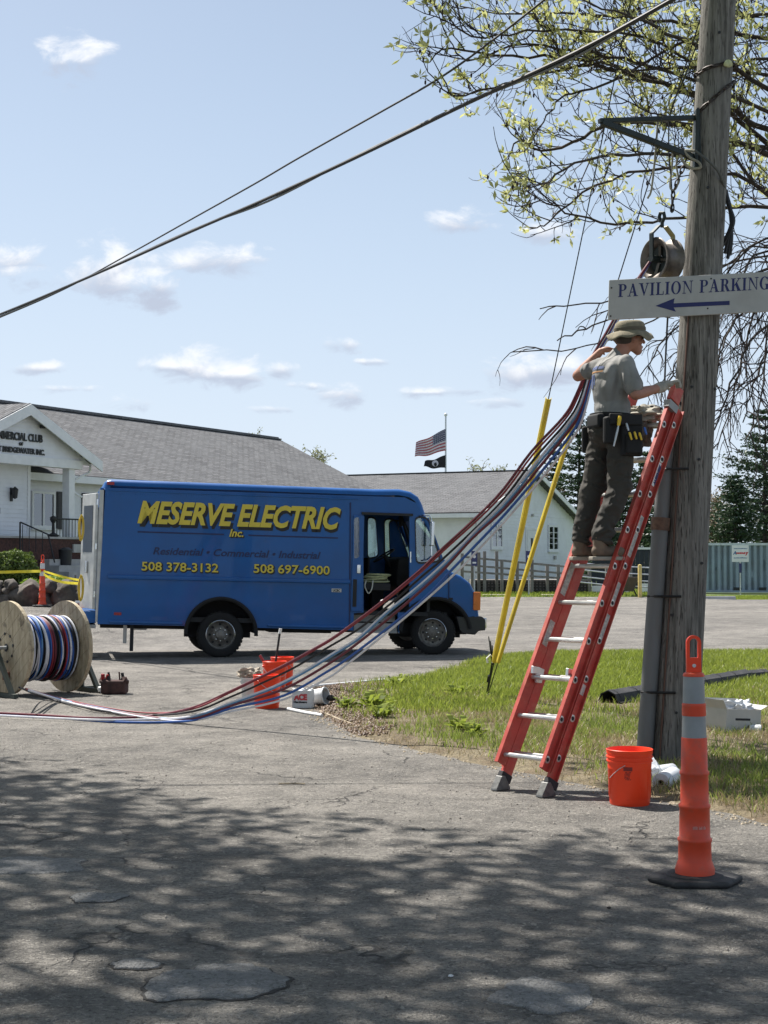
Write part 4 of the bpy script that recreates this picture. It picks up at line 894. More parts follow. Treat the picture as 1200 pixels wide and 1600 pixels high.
text('lettering', 'UCBC', .04, M_LBL, bd, PB @ basis((a.x + .085, -.01, a.z + .01), (1, 0, 0), (0, 0, 1)), width=.13, bold=.002)
rv = MB(); rr2 = random.Random(8)
for i in range(0, 46): 
    for (pya, pyb) in ((772, 777.5),): a = SV(172 + i * 8, pya + (i * 8) / 372 * 5); rv.lathe([(0, .006), (.008, .004), (.01, 0)], basis(a, (1, 0, 0), (0, 0, 1), (0, -1, 0)), 6)
vb(rv, 'rivets', M_BLUE)['kind'] = 'stuff'
# wheel arches and wheels
for cx_, a0, a1 in ((345, -4, 184), (680, 8, 184)):
    aa = [SV(cx_ + 55 * math.cos(rad(a)), 990 - 55 * math.sin(rad(a))) + Vector((0, -.02, 0)) for a in range(a0, a1, 8)]
    vb(MB().tube(aa, .035, 6), 'arch_flare', M_RUB, smooth=True)
    lin = [SV(cx_ + 53 * math.cos(rad(a)), 990 - 53 * math.sin(rad(a))) for a in range(0, 181, 15)]; m_ = MB(); n = len(lin)
    m_.add([p + Vector((0, .03, 0)) for p in lin] + [p + Vector((0, .62, 0)) for p in lin], [(i, i+1, n+i+1, n+i) for i in range(n-1)]); vb(m_, 'wheel_well', M_DARK)
    vb(MB().box((lin[-1].x, .62, lin[0].z - .1), (lin[0].x, .64, max(p.z for p in lin))), 'wheel_well', M_DARK)
vb(MB().box((S(160, 900)[0], .4, .45), (S(740, 900)[0], .5, .62)).box((S(160, 900)[0], VW - .5, .45), (S(740, 900)[0], VW - .4, .62)).box((-.3, .5, .42), (-.2, VW - .5, .55)).box((1.4, .5, .45), (1.5, VW - .5, .6)), 'chassis_rail', M_DARK)
vb(MB().tube([(0, .2, .38), (0, VW - .2, .38)], .07, 10).blob((0, VW / 2, .38), .2, 2, 0), 'axle', M_DARK)
vb(MB().box((.9, .55, .42), (2.0, 1.2, .7)), 'fuel_tank', M_DARK)
M_RIM = mat('steel_rim', (.2, .19, .175), .55, .4, var=.25, scale=9, dirt=(.08, .06, .05), dirt_amt=.7, dscale=14)
def wheel(x, y, side, steer=0, hubcap=False, flare=True):
    R = .385; M = Matrix.Translation((x, y, R)) @ Matrix.Rotation(steer, 4, 'Z') @ Matrix.Rotation(rad(90) * side, 4, 'X')
    w_ = MB().lathe([(.235, -.1), (.25, -.11), (.35, -.115), (.375, -.1), (R, -.06), (R, .06), (.375, .1), (.35, .115), (.25, .11), (.235, .1)], M, 40).build('tyre', M_RUB, truck, smooth=True, local=True)
    tr = MB()
    for i in range(36):
        a = 2 * math.pi * i / 36; Mt = M @ Matrix.Rotation(a, 4, 'Z') @ Matrix.Translation((R, 0, 0)); tr.box((-.004, -.022, -.095), (.008, .022, -.02), Mt).box((-.004, -.012, .02), (.008, .03, .095), Mt)
    tr.build('tread', M_RUB, w_, local=True)
    dish = [(.238, .1), (.225, .09), (.21, .03), (.17, .015), (.13, .03), (.09, .075), (.06, .085), (.055, .12), (.0, .125)] if hubcap else [(.238, .1), (.225, .095), (.215, .02), (.19, .0), (.15, .02), (.12, .05), (.085, .055), (.08, .12), (.05, .14), (0, .14)]
    rim = MB().lathe(dish, M, 32).lathe([(.238, .1), (.238, -.1), (.2, -.08), (0, -.06)], M, 24).build('rim', M_RIM, w_, smooth=True, local=True)
    nt_ = MB(); hl = MB()
    for i in range(8):
        a = 2 * math.pi * i / 8; Mn = M @ Matrix.Rotation(a, 4, 'Z'); nt_.lathe([(.013, .05), (.013, .085), (0, .088)], Mn @ Matrix.Translation((.105, 0, 0)), 6)
        hl.lathe([(0, .024), (.022, .022)], Mn @ Matrix.Translation((.175, 0, 0)), 8)
    nt_.build('wheel_nut', M_CHROME, rim, local=True); hl.build('hand_hole', M_DARK, rim, local=True)
    MB().lathe([(.236, .1), (.244, .112), (.252, .108), (.248, .098)], M, 32).build('rim_edge', M_CHROME, w_, smooth=True, local=True)
    return w_
wheel(0, .13, 1); wheel(0, VW - .13, -1); wheel(3.74, .14, 1, rad(-20), True); wheel(3.74, VW - .14, -1, rad(-20), True)
vb(MB().tube([(3.7, .3, .45), (3.7, VW - .3, .45)], .06, 8), 'front_axle', M_DARK)
# mirror on the near side
mp = SV(672, 806, -.05); mq = SV(674, 872, -.05)
mir = vb(MB().tube([SV(655, 806, -.02), SV(661, 805, -.12), SV(671, 805.5, -.22), SV(674, 812, -.24), SV(674, 868, -.24), SV(668, 874, -.1), SV(660, 876, -.02)], .013, 6), 'mirror_arm', M_CHROME, smooth=True)
m1 = SV(673, 815, -.24); m2 = SV(673, 853, -.24); vb(MB().box((m2.x - .02, -.36, m2.z), (m1.x + .045, -.2, m1.z)), 'mirror', M_CHROME, mir, bevel=.015)
m1 = SV(673, 815, VW + .24); vb(MB().box((m1.x - .5, VW + .15, m1.z - .5), (m1.x - .44, VW + .35, m1.z)), 'mirror', M_DARK, bevel=.015)
cmr = vb(MB().lathe([(.001, .02), (.07, .015), (.09, 0), (.0, -.02)], basis(SV(587, 868, VW + .2), (0, 1, 0), (0, 0, 1), (-1, 0, 0)), 16), 'round_mirror', M_CHROME, smooth=True)
# rear end: open door leaf, frame, bumper
xr0 = S(153, 880)[0]
vb(MB().box((xr0 - .0, .05, S(153, 790)[1]), (xr0 + .05, VW - .05, S(153, 762)[1])), 'rear_header', M_BLUE); 
for y in (.02, VW - .12): vb(MB().box((xr0 - .01, y, S(153, 972)[1]), (xr0 + .06, y + .1, S(153, 765)[1])), 'rear_post', M_ALU)
dl = Matrix.Translation((xr0 - .04, .02, 0)) @ Matrix.Rotation(rad(107), 4, 'Z')
z0, z1 = S(145, 952)[1], S(140, 770)[1]
door = vb(MB().box((0, -.02, z0), (.72, .03, z1), dl), 'rear_door', M_ALU, bevel=.01)
vb(MB().box((.12, .031, z0 + .95), (.6, .036, z1 - .2), dl), 'door_window', M_DARKG, door); vb(MB().box((.3, .031, z0 + .6), (.36, .07, z0 + .8), dl), 'handle', M_CHROME, door, bevel=.01)
for z in (z0 + .2, z0 + 1.0, z1 - .2): vb(MB().tube([dl @ Vector((0, .0, z)), dl @ Vector((0, 0, z + .1))], .02, 8), 'hinge', M_CHROME, door)
vb(MB().box((.2, -.03, z0), (.66, -.021, z1), dl), 'door_lining', M_TRIM, door)
dl2 = Matrix.Translation((xr0 - .04, VW - .02, 0)) @ Matrix.Rotation(rad(82), 4, 'Z')
door = vb(MB().box((0, -.02, z0), (.5, .03, z1), dl2), 'rear_door', M_ALU, bevel=.01); vb(MB().box((.08, .031, z0 + .95), (.42, .036, z1 - .2), dl2), 'door_window', M_DARKG, door)
vb(MB().box((xr0 - .42, .05, S(145, 980)[1] - .02), (xr0, VW - .05, S(145, 980)[1] + .04)), 'rear_bumper', M_STEP, bevel=.01)
vb(MB().box((xr0 - .3, .1, S(145, 974)[1]), (xr0, VW - .1, S(145, 955)[1])), 'bumper_riser', M_BLUE, bevel=.01)
for px in (196, 206): a = SV(px, 978); vb(MB().box((a.x - .02, .3 if px == 196 else .1, .08 if px > 200 else .2), (a.x + .04, .36 if px == 196 else .16, a.z)), 'hanging_bracket', M_ALU if px == 196 else M_DARK)
vb(MB().box((S(212, 980)[0], .5, .42), (S(232, 980)[0], .6, .55)), 'licence_box', M_ALU)
# lettering
def van_text(name, s, x0, x1, yb, h, m, shear, bold, dz=0, dep=.004, sh=None):
    a = S(x0, yb); b = S(x1, yb)
    ang = math.atan2(S(500, 829)[1] - S(220, 819)[1], S(500, 829)[0] - S(220, 819)[0]); ang = 0
    M = PB @ basis((a[0], -dep, a[1] + dz), (1, 0, 0), (0, 0, 1)); M0 = M
    o = text(name, s, h, m, truck, Matrix.Identity(4), width=(b[0] - a[0]), bold=bold, shear=shear, align='LEFT', ext=.0015); o.data.transform(M)
    return o
def zof(px, py): return S(px, py)[1]
hh = zof(375, 789) - zof(375, 823)
van_text('lettering_shadow', 'MESERVE ELECTRIC', 218, 534, 818, hh, M_LBL, .28, .032, -.02, .0035)
van_text('lettering', 'MESERVE ELECTRIC', 214.5, 532, 816, hh, M_YEL, .28, .018, 0, .008)
van_text('lettering_shadow', 'Inc.', 359.5, 382, 838.5, .135, M_LBL, .25, .012, -.008, .0035); van_text('lettering', 'Inc.', 358, 380, 838, .13, M_YEL, .25, .004, 0, .008)
for (a, b) in (((215, 831), (350, 835)), ((388, 836), (528, 841))): p = SV(*a); q_ = SV(*b); vb(MB().box((p.x, -.004, (p.z + q_.z) / 2 - .012), (q_.x, -.0005, (p.z + q_.z) / 2 + .012)), 'pinstripe', M_NAVY)
van_text('lettering', 'Residential \u2022 Commercial \u2022 Industrial', 239, 501, 866, .125, M_NAVY, .25, .003, 0, .004)
for s, a, b, y in (('508 378-3132', 221, 341, 891), ('508 697-6900', 396, 515, 894.5)):
    van_text('lettering_shadow', s, a + 1, b + 1, y + .8, .15, M_LBL, 0, .012, -.005, .0035); van_text('lettering', s, a, b, y, .15, M_YEL, 0, .003, 0, .008)
# things in and on the truck
def wpt(v): return MVn @ PB @ v
M_ROPE = mat('pale_rope', (.5, .52, .3), .9, var=.2, scale=30)
def coil(name, label, cat, c, r, n, m, thick=.014, loops=7, sq=.5, seed=0):
    rnd = random.Random(seed); pts = []
    for i in range(n * 12):
        a = i / 12 * 2 * math.pi; k = r * (1 + .25 * math.sin(i * .37 + seed)); pts.append(Vector((c.x + k * math.cos(a), c.y + k * .6 * math.sin(a), c.z + .03 + .05 * math.sin(i * .21) + .01 * (i / 12))))
    return tag(MB().tube(pts, thick, 5).build(name, m, smooth=True), label, cat)
coil('rope_coil', 'pale green rope coil lying on the tray inside the open cab door', 'rope', wpt(SV(588, 909, .5)), .2, 7, M_ROPE)
mb = MB(); a = wpt(SV(572, 909, .24)); mb.tube(spl([a + Vector((.0, 0, .02)), a + Vector((-.02, -.06, -.08)), a + Vector((.04, -.05, -.2)), a + Vector((.1, -.05, -.12)), a + Vector((.12, 0, .02))], 5), .012, 5)
tag(mb.build('rope_end', mat('white_rope', (.55, .55, .5), .9), smooth=True), 'loose end of pale rope hanging over the edge of the cab tray', 'rope')
mb = MB(); hk = wpt(Vector((xr0 - .22, -.02, z1 - .25)))
d3 = wpt(Vector((xr0 - .29, .0, z1 - .35))); M_HOSE = mat('yellow_strap', (.6, .42, .05), .6)
for dz, lab in ((0, 'yellow cord hank hanging high on the edge of the open rear door'), (-1.0, 'yellow cord hank hanging halfway down the open rear door')):
    pts = [d3 + Vector((-.0 + (.035 + .012 * math.sin(i * .31)) * math.sin(i * .524), -.05 + .012 * math.sin(i * .9), dz - .24 + (.2 + .02 * math.sin(i * .23)) * math.cos(i * .524) + .02 * math.sin(i * .524))) for i in range(62)]
    tag(MB().tube(pts, .011, 5).build('cord_hank', M_HOSE, smooth=True), lab, 'cord', 'yellow cord hanks on the rear door')
g = wpt(Vector((xr0 - .30, .5, S(145, 980)[1] + .04)))
t = thing('red_jug', 'small red plastic jug standing on the rear bumper of the van', 'jug', g); MB().lathe([(0, 0), (.09, 0), (.1, .02), (.1, .2), (.08, .26), (.04, .29), (.035, .34), (0, .34)], None, 14).build('body', M_RED, t, smooth=True, local=True); MB().lathe([(.04, .34), (.04, .38), (0, .38)], None, 10).build('cap', M_TRIM, t, local=True)
# boards on the ground behind the van
for i, (p0, p1, w_, lab, m_) in enumerate((((100, 988), (215, 984), .1, 'long pale pole lying on the asphalt below the rear bumper', M_GALV), ((128, 1000), (160, 1001), .12, 'short pale board behind the cable reel, farthest of the three boards', M_GREYWOOD),
      ((110, 1028), (152, 1027), .2, 'wider grey board in the shadow of the van behind the cable reel', M_GREYWOOD), ((163, 986), (178, 999), .05, 'thin metal rod lying at an angle below the van bumper', M_GALV))):
    a, b = G(*p0), G(*p1); tag(MB().bar(a + Vector((0, 0, .035)), b + Vector((0, 0, .035)), w_, .06).build('board' if i in (1, 2) else 'rod', m_, bevel=.005), lab, 'board' if i in (1, 2) else 'rod')

# ================================================================== TREES
M_BARK = mat('dark_bark', (.055, .045, .038), .95, var=.35, scale=12, bump=.6, bscale=25)
M_TWIG = mat('twig_bark', (.035, .025, .024), .9, var=.3)
M_BUD = leaf_mat('spring_leaf', (.36, .385, .12), (.6, .61, .28), .5)
M_POD = mat('dark_buds', (.035, .02, .015), .9)
M_PINE = leaf_mat('pine_needles', (.012, .03, .016), (.05, .085, .035), .2, 5)
def tubes_np(name, paths, m, parent, n=4):
    mb = MB()
    for pts, r0, r1 in paths:
        k = len(pts); mb.tube(pts, [r0 + (r1 - r0) * i / (k - 1) for i in range(k)], n, cap=False)
    V = np.array([tuple(v) for v in mb.v]) - np.array(WM[parent.name].translation); F = np.array(mb.f).ravel()
    o = raw_mesh(name, V, F, 4, m, parent); o.data.polygons.foreach_set('use_smooth', [True] * len(o.data.polygons)); return o
def quads_np(name, C, A, B, m, parent):
    V = np.stack([C - A, C + B, C + A, C - B], 1).reshape(-1, 3) - np.array(WM[parent.name].translation)
    o = raw_mesh(name, V, np.arange(len(V)), 4, m, parent); o['kind'] = 'stuff'; return o
def wander(p, d, L, n, rnd, jit=.18, bend=Vector((0, 0, 0))):
    pts = [p.copy()]; d = d.normalized()
    for i in range(n):
        d = (d + Vector((rnd.gauss(0, jit), rnd.gauss(0, jit), rnd.gauss(0, jit))) + bend / n).normalized(); p = p + d * (L / n); pts.append(p.copy())
    return pts
# --- the budding tree behind the pole, its trunk to the right of the picture
rt = random.Random(21)
tA = thing('budding_tree', 'big hardwood with dark bare limbs and pale spring leaves behind the utility pole', 'tree', (7.3, 16.8, 0))
trunk = wander(Vector((7.3, 16.8, -.1)), Vector((-.04, 0, 1)), 9.5, 10, rt, .03)
limbs = [
 [(1350, 60), (1200, 62), (1100, 40), (1000, 28), (900, 20), (800, 21), (720, 14)], [(1330, 190), (1200, 138), (1110, 80), (1020, 40), (960, 18), (880, -10)],
 [(1360, 230), (1200, 175), (1090, 130), (1000, 98), (900, 80), (800, 72), (730, 95), (700, 60)], [(1380, 260), (1200, 205), (1130, 160), (1060, 140), (970, 112), (900, 92), (800, 88), (700, 76), (672, 100)],
 [(1330, 300), (1200, 225), (1140, 175), (1060, 138), (960, 104), (880, 106), (790, 130), (710, 150), (680, 125)], [(1370, 200), (1200, 120), (1060, 105), (980, 110), (900, 85)],
 [(1340, 330), (1200, 242), (1090, 205), (1000, 190), (930, 205), (860, 235), (810, 222), (795, 250)], [(1350, 350), (1200, 232), (1060, 243), (960, 242), (900, 255), (840, 290), (800, 285)],
 [(1350, 380), (1200, 325), (1110, 330), (1040, 345), (940, 345), (870, 325), (820, 300)], [(1350, 400), (1200, 300), (1130, 270), (1040, 262), (930, 290), (860, 345), (830, 358)],
 [(1340, -60), (1200, -20), (1100, -5), (980, -30), (840, -20), (760, -40)], [(1360, 120), (1200, 92), (1120, 108), (1000, 60), (850, 45), (760, 60), (700, 30), (680, 12)],
 [(1350, 60), (1200, 20), (1080, 60), (950, 130), (880, 150), (850, 190), (820, 240)], [(1340, 330), (1200, 300), (1150, 250), (1120, 200), (1060, 190), (960, 150)]]
bare = [[(1350, 430), (1200, 385), (1130, 415), (1060, 470), (980, 520), (900, 545), (800, 547)], [(1350, 420), (1200, 375), (1100, 470), (1030, 540), (1000, 590)],
 [(1350, 500), (1200, 470), (1150, 500), (1120, 560), (1110, 640)], [(1350, 450), (1200, 420), (1160, 470), (1130, 540), (1115, 620)], [(1350, 480), (1200, 510), (1160, 560), (1130, 640), (1105, 690)],
 [(1350, 440), (1210, 440), (1170, 520), (1150, 600), (1120, 700)], [(1350, 500), (1210, 540), (1180, 600), (1160, 660)], [(1350, 410), (1200, 400), (1050, 440), (960, 470), (880, 478), (840, 483)],
 [(1350, 440), (1200, 450), (1090, 480), (1020, 470), (960, 495), (900, 520), (870, 530)], [(1380, 420), (1230, 440), (1200, 520), (1190, 620), (1165, 690)], [(1350, 400), (1200, 395), (1160, 430), (1110, 500), (1060, 560), (1040, 610)]]
paths = []; leafC = []; leafD = []; podC = []
paths.append((trunk, .26, .12))
trz = lambda z: min(trunk, key=lambda p: abs(p.z - z))
def grow(path, r0, lvl, leafy, rnd, dens=1.0):
    L = sum((path[i+1] - path[i]).length for i in range(len(path) - 1))
    step = {0: .17, 1: .12, 2: .15}[lvl] / dens; s = .0; n = len(path); acc = rnd.uniform(0, step)
    for i in range(n - 1):
        a, b = path[i], path[i+1]; seg = (b - a).length
        while acc < seg:
            f = (i + acc / seg) / (n - 1)
            if f > (.2 if lvl == 0 else .1):
                p = a.lerp(b, acc / seg); t = (b - a).normalized(); ax = Vector((rnd.gauss(0, 1), rnd.gauss(0, 1), rnd.gauss(0, 1))).cross(t).normalized()
                d = (t * rnd.uniform(.5, 1.0) + ax * rnd.uniform(.5, 1.0)).normalized()
                if lvl == 0: LL = rnd.uniform(.35, 1.0) * (1.15 - .55 * f); rr = .0085
                elif lvl == 1: LL = rnd.uniform(.12, .42); rr = .0052
                else: LL = rnd.uniform(.06, .2); rr = .0038
                bend = Vector((0, 0, rnd.uniform(.1, 1.2))) if leafy else Vector((0, 0, -rnd.uniform(.3, 1.5)))
                q = wander(p, d, LL, 5 if lvl < 2 else 3, rnd, .16, bend)
                paths.append((q, rr, rr * .45))
                if lvl < 2 and rnd.random() < (.95 if lvl == 0 else .55): grow(q, rr, lvl + 1, leafy, rnd, dens)
                if leafy and rnd.random() < (.37 if lvl == 0 else .43):
                    leafC.append(q[-1]); leafD.append((q[-1] - q[-2]).normalized())
                    if rnd.random() < .5: podC.append(q[-2])
            acc += step * rnd.uniform(.6, 1.4)
        acc -= seg
for k, (ls, lf) in enumerate([(l, True) for l in limbs] + [(l, False) for l in bare]):
    d0 = 16.2 + rt.uniform(-.5, .9); d1 = 15.2 + rt.uniform(-.8, 1.2); n = len(ls)
    pts = [W(x, y, d0 + (d1 - d0) * i / (n - 1)) for i, (x, y) in enumerate(ls)]; st = trz(max(3.0, pts[0].z - .5)); path = spl([st] + pts, 4)
    path = [path[0]] + [p + Vector((rt.gauss(0, .012), rt.gauss(0, .02), rt.gauss(0, .012))) for p in path[1:]]
    r0 = rt.uniform(.02, .04) if lf else rt.uniform(.012, .02); paths.append((path, r0, .006)); grow(path, r0, 0, lf, rt, 1.0 if lf else (.32 if ls[-1][0] < 1000 else .95))
    if lf: leafC.append(path[-1]); leafD.append((path[-1] - path[-2]).normalized())
tubes_np('trunk', paths[:1], M_BARK, tA, 12)
nl = len(limbs) + len(bare)
big = [p for p in paths[1:] if p[1] > .012]; small = [p for p in paths[1:] if p[1] <= .012]
for p in big: tubes_np('limb', [p], M_BARK, tA, 6)
tubes_np('twigs', small, M_TWIG, tA, 3)['kind'] = 'stuff'
rg = np.random.default_rng(3); C = []; A = []; B = []
for c, d in zip(leafC, leafD):
    k = rg.integers(4, 9); c = np.array(c); d = np.array(d)
    for j in range(k):
        v = d * rg.uniform(.1, .9) + rg.normal(size=3) * .75 + np.array([0, 0, .25]); v /= np.linalg.norm(v); L = rg.uniform(.022, .058); w_ = np.cross(v, rg.normal(size=3)); w_ /= np.linalg.norm(w_)
        C.append(c + v * L * 1.1); A.append(v * L); B.append(w_ * L * .36)
quads_np('foliage', np.array(C), np.array(A), np.array(B), M_BUD, tA)
mb = MB()
for p in podC[::2]: mb.blob(p + Vector((0, 0, -.03)), (.012, .012, .028), 1, 0)
mb.build('seed_pods', M_POD, tA)['kind'] = 'stuff'

# --- the tree whose shade falls over the near asphalt; it stands left of the camera, crown above the picture
tB = thing('shade_tree', 'tall leafy tree beside the drive whose crown shades the near asphalt', 'tree', (-10.2, 14.5, 0))
rb = random.Random(77); tb = wander(Vector((-10.2, 14.5, -.1)), Vector((.05, 0, 1)), 8.5, 8, rb, .03); pth = [(tb, .34, .2)]
rg = np.random.default_rng(17); n = 90000; gxp = rg.uniform(-9, 7, n); gyp = rg.uniform(-4, 13.4, n); h = rg.uniform(8.0, 11.5, n)
bound = 12.9 - (gxp + 3.2) * .78 + 1.6 * (vnoise(np.stack([gxp, gyp * 0], 1), .8, 3) - .5)
P2 = np.stack([gxp, gyp], 1); clump = vnoise(P2, .75, 21) * .5 + vnoise(P2, 2.0, 22) * .32 + vnoise(P2, 4.5, 23) * .22
edge = np.clip((bound - gyp) / 1.6, 0, 1)
keep = (rg.uniform(0, 1, n) < np.clip((clump - .25 + .03 * edge) * 8, .10, 1) * edge)
keep &= ~((gxp > 2.6) & (gyp > 8.2))
LX_, LY_ = gxp - .44 * h, gyp + .48 * h
keep &= h > 1.62 + .375 * LY_ + .35
lc = np.stack([LX_, LY_, h], 1)[keep]
# a shade bough on the right too
n = 1500; gxp = rg.normal(3.0, .6, n); gyp = rg.normal(11.7, .5, n); h = rg.uniform(8.2, 9.8, n); k2 = (vnoise(np.stack([gxp, gyp * 2.2], 1), 1.1, 31) > .42) & (h > 1.62 + .375 * (gyp + .48 * h) + .3)
lc = np.concatenate([lc, np.stack([gxp - .44 * h, gyp + .48 * h, h], 1)[k2]])
a = rg.normal(size=lc.shape); a /= np.linalg.norm(a, axis=1)[:, None]; b = np.cross(a, rg.normal(size=lc.shape)); b /= np.linalg.norm(b, axis=1)[:, None]; L = rg.uniform(.06, .13, len(lc))[:, None]
for i in range(46):
    q = Vector(lc[rb.randrange(len(lc))]); st = tb[rb.randrange(5, 9)]; mid = st.lerp(q, .5) + Vector((rb.gauss(0, .5), rb.gauss(0, .5), rb.uniform(.2, .9)))
    pth.append((spl([st, mid, q + Vector((0, 0, .25))], 7), .035, .008))
tubes_np('trunk', pth[:1], M_BARK, tB, 12)
okp = [p for p in pth[1:] if all(v.z > 1.62 + .375 * v.y + .15 or v.x < -.27 * v.y for v in p[0])]
for p in okp: tubes_np('limb', [p], M_BARK, tB, 5)
quads_np('foliage', lc, a * L, b * L * .6, M_GR, tB)

# --- pines and far trees
def pine(px, d, ytop, halfw, label, seed, name='pine_tree', lean=0, low=.12):
    b = W(px, 930, d); b.z = 0; H = W(px, ytop, d).z; t = thing(name, label, 'pine tree', (b.x, b.y, 0), 'pines beyond the parking lot')
    rnd = random.Random(seed); rg = np.random.default_rng(seed); R = halfw / FPX * d
    MB().tube([b, b + Vector((0, 0, H * .5)), b + Vector((.1, 0, H * .97))], [H * .016, H * .011, .03], 7).build('trunk', M_BARK, t); C = []; br = []
    z = H * low
    while z < H * .985:
        f = (z / H - low) / (1 - low); Lm = R * (1 - f) ** .75 * (1.0 if f > .12 else .75); nb_ = rnd.randint(4, 6); a0 = rnd.uniform(0, 6.28)
        for i in range(nb_):
            a = a0 + i * 6.283 / nb_ + rnd.uniform(-.4, .4); Lb = Lm * rnd.uniform(.45, 1.12) + .15; up = .12 + .45 * f
            pts = [b + Vector((math.cos(a) * Lb * s, math.sin(a) * Lb * s, z + Lb * (up * s - .22 * s * s + .1 * s ** 4))) for s in (0, .33, .66, 1)]
            br.append((pts, .035 * (1 - f) + .012, .008))
            for s in np.linspace(.28, 1.02, max(4, int(Lb * 5.5))):
                j = min(2, int(s * 3)); p = pts[j].lerp(pts[j+1], min(1, s * 3 - j)); sp = .10 + .17 * Lb * .4
                k = 10; C.append(np.array(p) + rg.normal(size=(k, 3)) * np.array([sp * 1.15, sp * 1.15, sp * .36]) + np.array([0, 0, .05]))
        z += H * rnd.uniform(.03, .05)
    tubes_np('branches', br, M_TWIG, t, 3)['kind'] = 'stuff'
    C = np.concatenate(C); n = len(C); a = rg.normal(size=(n, 3)) * np.array([1, 1, .45]); a /= np.linalg.norm(a, axis=1)[:, None]; bb = np.cross(a, rg.normal(size=(n, 3))); bb /= np.linalg.norm(bb, axis=1)[:, None]
    L = rg.uniform(.07, .17, n)[:, None] * (d / 95); quads_np('crown', C, a * L, bb * L * .38, M_PINE, t)
for a in [(1196, 98, 640, 118, 'tallest dark pine at the right edge behind the blue container', 1), (1150, 94, 745, 60, 'smaller pine just left of the tallest one behind the container', 2), (1235, 104, 640, 90, 'pine cut by the right edge of the picture', 3),
          (905, 98, 640, 62, 'tall pine behind the man on the ladder, left of his legs', 4), (968, 101, 668, 55, 'pine behind the ladder, right of the man', 5), (868, 112, 700, 42, 'pine rising over the hall roof left of the man', 6), (1010, 108, 705, 50, 'pine between the ladder and the utility pole', 7),
          (940, 92, 790, 48, 'short bushy pine low behind the man\'s boots', 8), (1045, 103, 740, 50, 'pine hidden mostly behind the utility pole', 9)]: pine(*a)
M_HAZEL = leaf_mat('far_spring_leaf', (.16, .18, .08), (.36, .36, .2), .4); M_BRN = leaf_mat('far_brown_twig', (.16, .12, .08), (.3, .24, .16), .3)
def far_tree(px, d, ytop, halfw, label, seed, m, n=700, name='far_tree'):
    b = W(px, 930, d); b.z = 0; H = W(px, ytop, d).z; R = halfw / FPX * d; t = thing(name, label, 'tree', (b.x, b.y, 0), 'far trees beyond the roofs'); rnd = random.Random(seed); rg = np.random.default_rng(seed)
    MB().tube([b, b + Vector((0, 0, H * .7))], [.18, .08], 7).build('trunk', M_BARK, t); br = []; tips = []
    for i in range(34):
        z = H * rnd.uniform(.35, .8); a = rnd.uniform(0, 6.28); q = wander(b + Vector((0, 0, z)), Vector((math.cos(a), math.sin(a), rnd.uniform(.4, 1.6))), min(R * rnd.uniform(.6, 1.2), (H - z) * 1.1 + .2), 6, rnd, .18); br.append((q, .045, .012)); tips += q[2:]
        for j in range(5): w2 = wander(q[rnd.randint(2, 6)], Vector((rnd.gauss(0, 1), rnd.gauss(0, 1), rnd.uniform(.2, 1))), R * rnd.uniform(.15, .4), 3, rnd, .2); br.append((w2, .018, .008)); tips += w2[1:]
    tubes_np('branches', br, M_TWIG, t, 3)['kind'] = 'stuff'
    T = np.array([tuple(p) for p in tips]); C = T[rg.integers(0, len(T), n)] + rg.normal(size=(n, 3)) * .13; C = C[C[:, 2] < H * 1.02]; n = len(C)
    a = rg.normal(size=(n, 3)); a /= np.linalg.norm(a, axis=1)[:, None]; bb = np.cross(a, rg.normal(size=(n, 3))); bb /= np.linalg.norm(bb, axis=1)[:, None]; L = rg.uniform(.05, .12, n)[:, None] * d / 95
    quads_np('crown', C, a * L, bb * L * .5, m, t)
for a in [(6, 82, 596, 46, 'pale tree top left of the porch gable peak', 11, M_BRN, 1500), (318, 100, 650, 30, 'small pale tree top just clearing the club roof near its middle', 12, M_HAZEL, 900), (392, 100, 650, 44, 'yellow green tree top at the right end of the club ridge', 13, M_HAZEL, 2600),
          (440, 104, 662, 26, 'lower tree top at the corner where the club roof falls', 14, M_HAZEL, 900), (492, 100, 668, 42, 'sparse tree over the sloping end of the club roof', 15, M_HAZEL, 1300), (760, 118, 704, 46, 'thin twiggy tree above the hall ridge right of the flagpole', 16, M_HAZEL, 900),
          (838, 108, 702, 46, 'bare twiggy tree beside the hall gable peak', 17, M_BRN, 700), (1112, 112, 762, 40, 'pale brown leafless tree right of the utility pole', 18, M_BRN, 2200), (1122, 106, 800, 34, 'tan shrubby tree left of the container', 19, M_BRN, 2600)]: far_tree(*a)
wd = MB()
rgx = np.random.default_rng(9); n = 9000; x = rgx.uniform(-40, 40, n); y = 135 + rgx.uniform(-6, 6, n); z = rgx.uniform(0, 1, n) ** 1.3 * (4.6 + 1.5 * np.sin(x * .35) + np.sin(x * 1.3))
t = thing('far_woods', 'hazy low line of woods far beyond the lot', 'woods', (0, 135, 0)); C = np.stack([x, y, z], 1); a = rgx.normal(size=(n, 3)); a /= np.linalg.norm(a, axis=1)[:, None]; bb = np.cross(a, rgx.normal(size=(n, 3))); bb /= np.linalg.norm(bb, axis=1)[:, None]; L = rgx.uniform(.2, .5, n)[:, None]
quads_np('foliage', C, a * L, bb * L * .6, M_PINE, t)

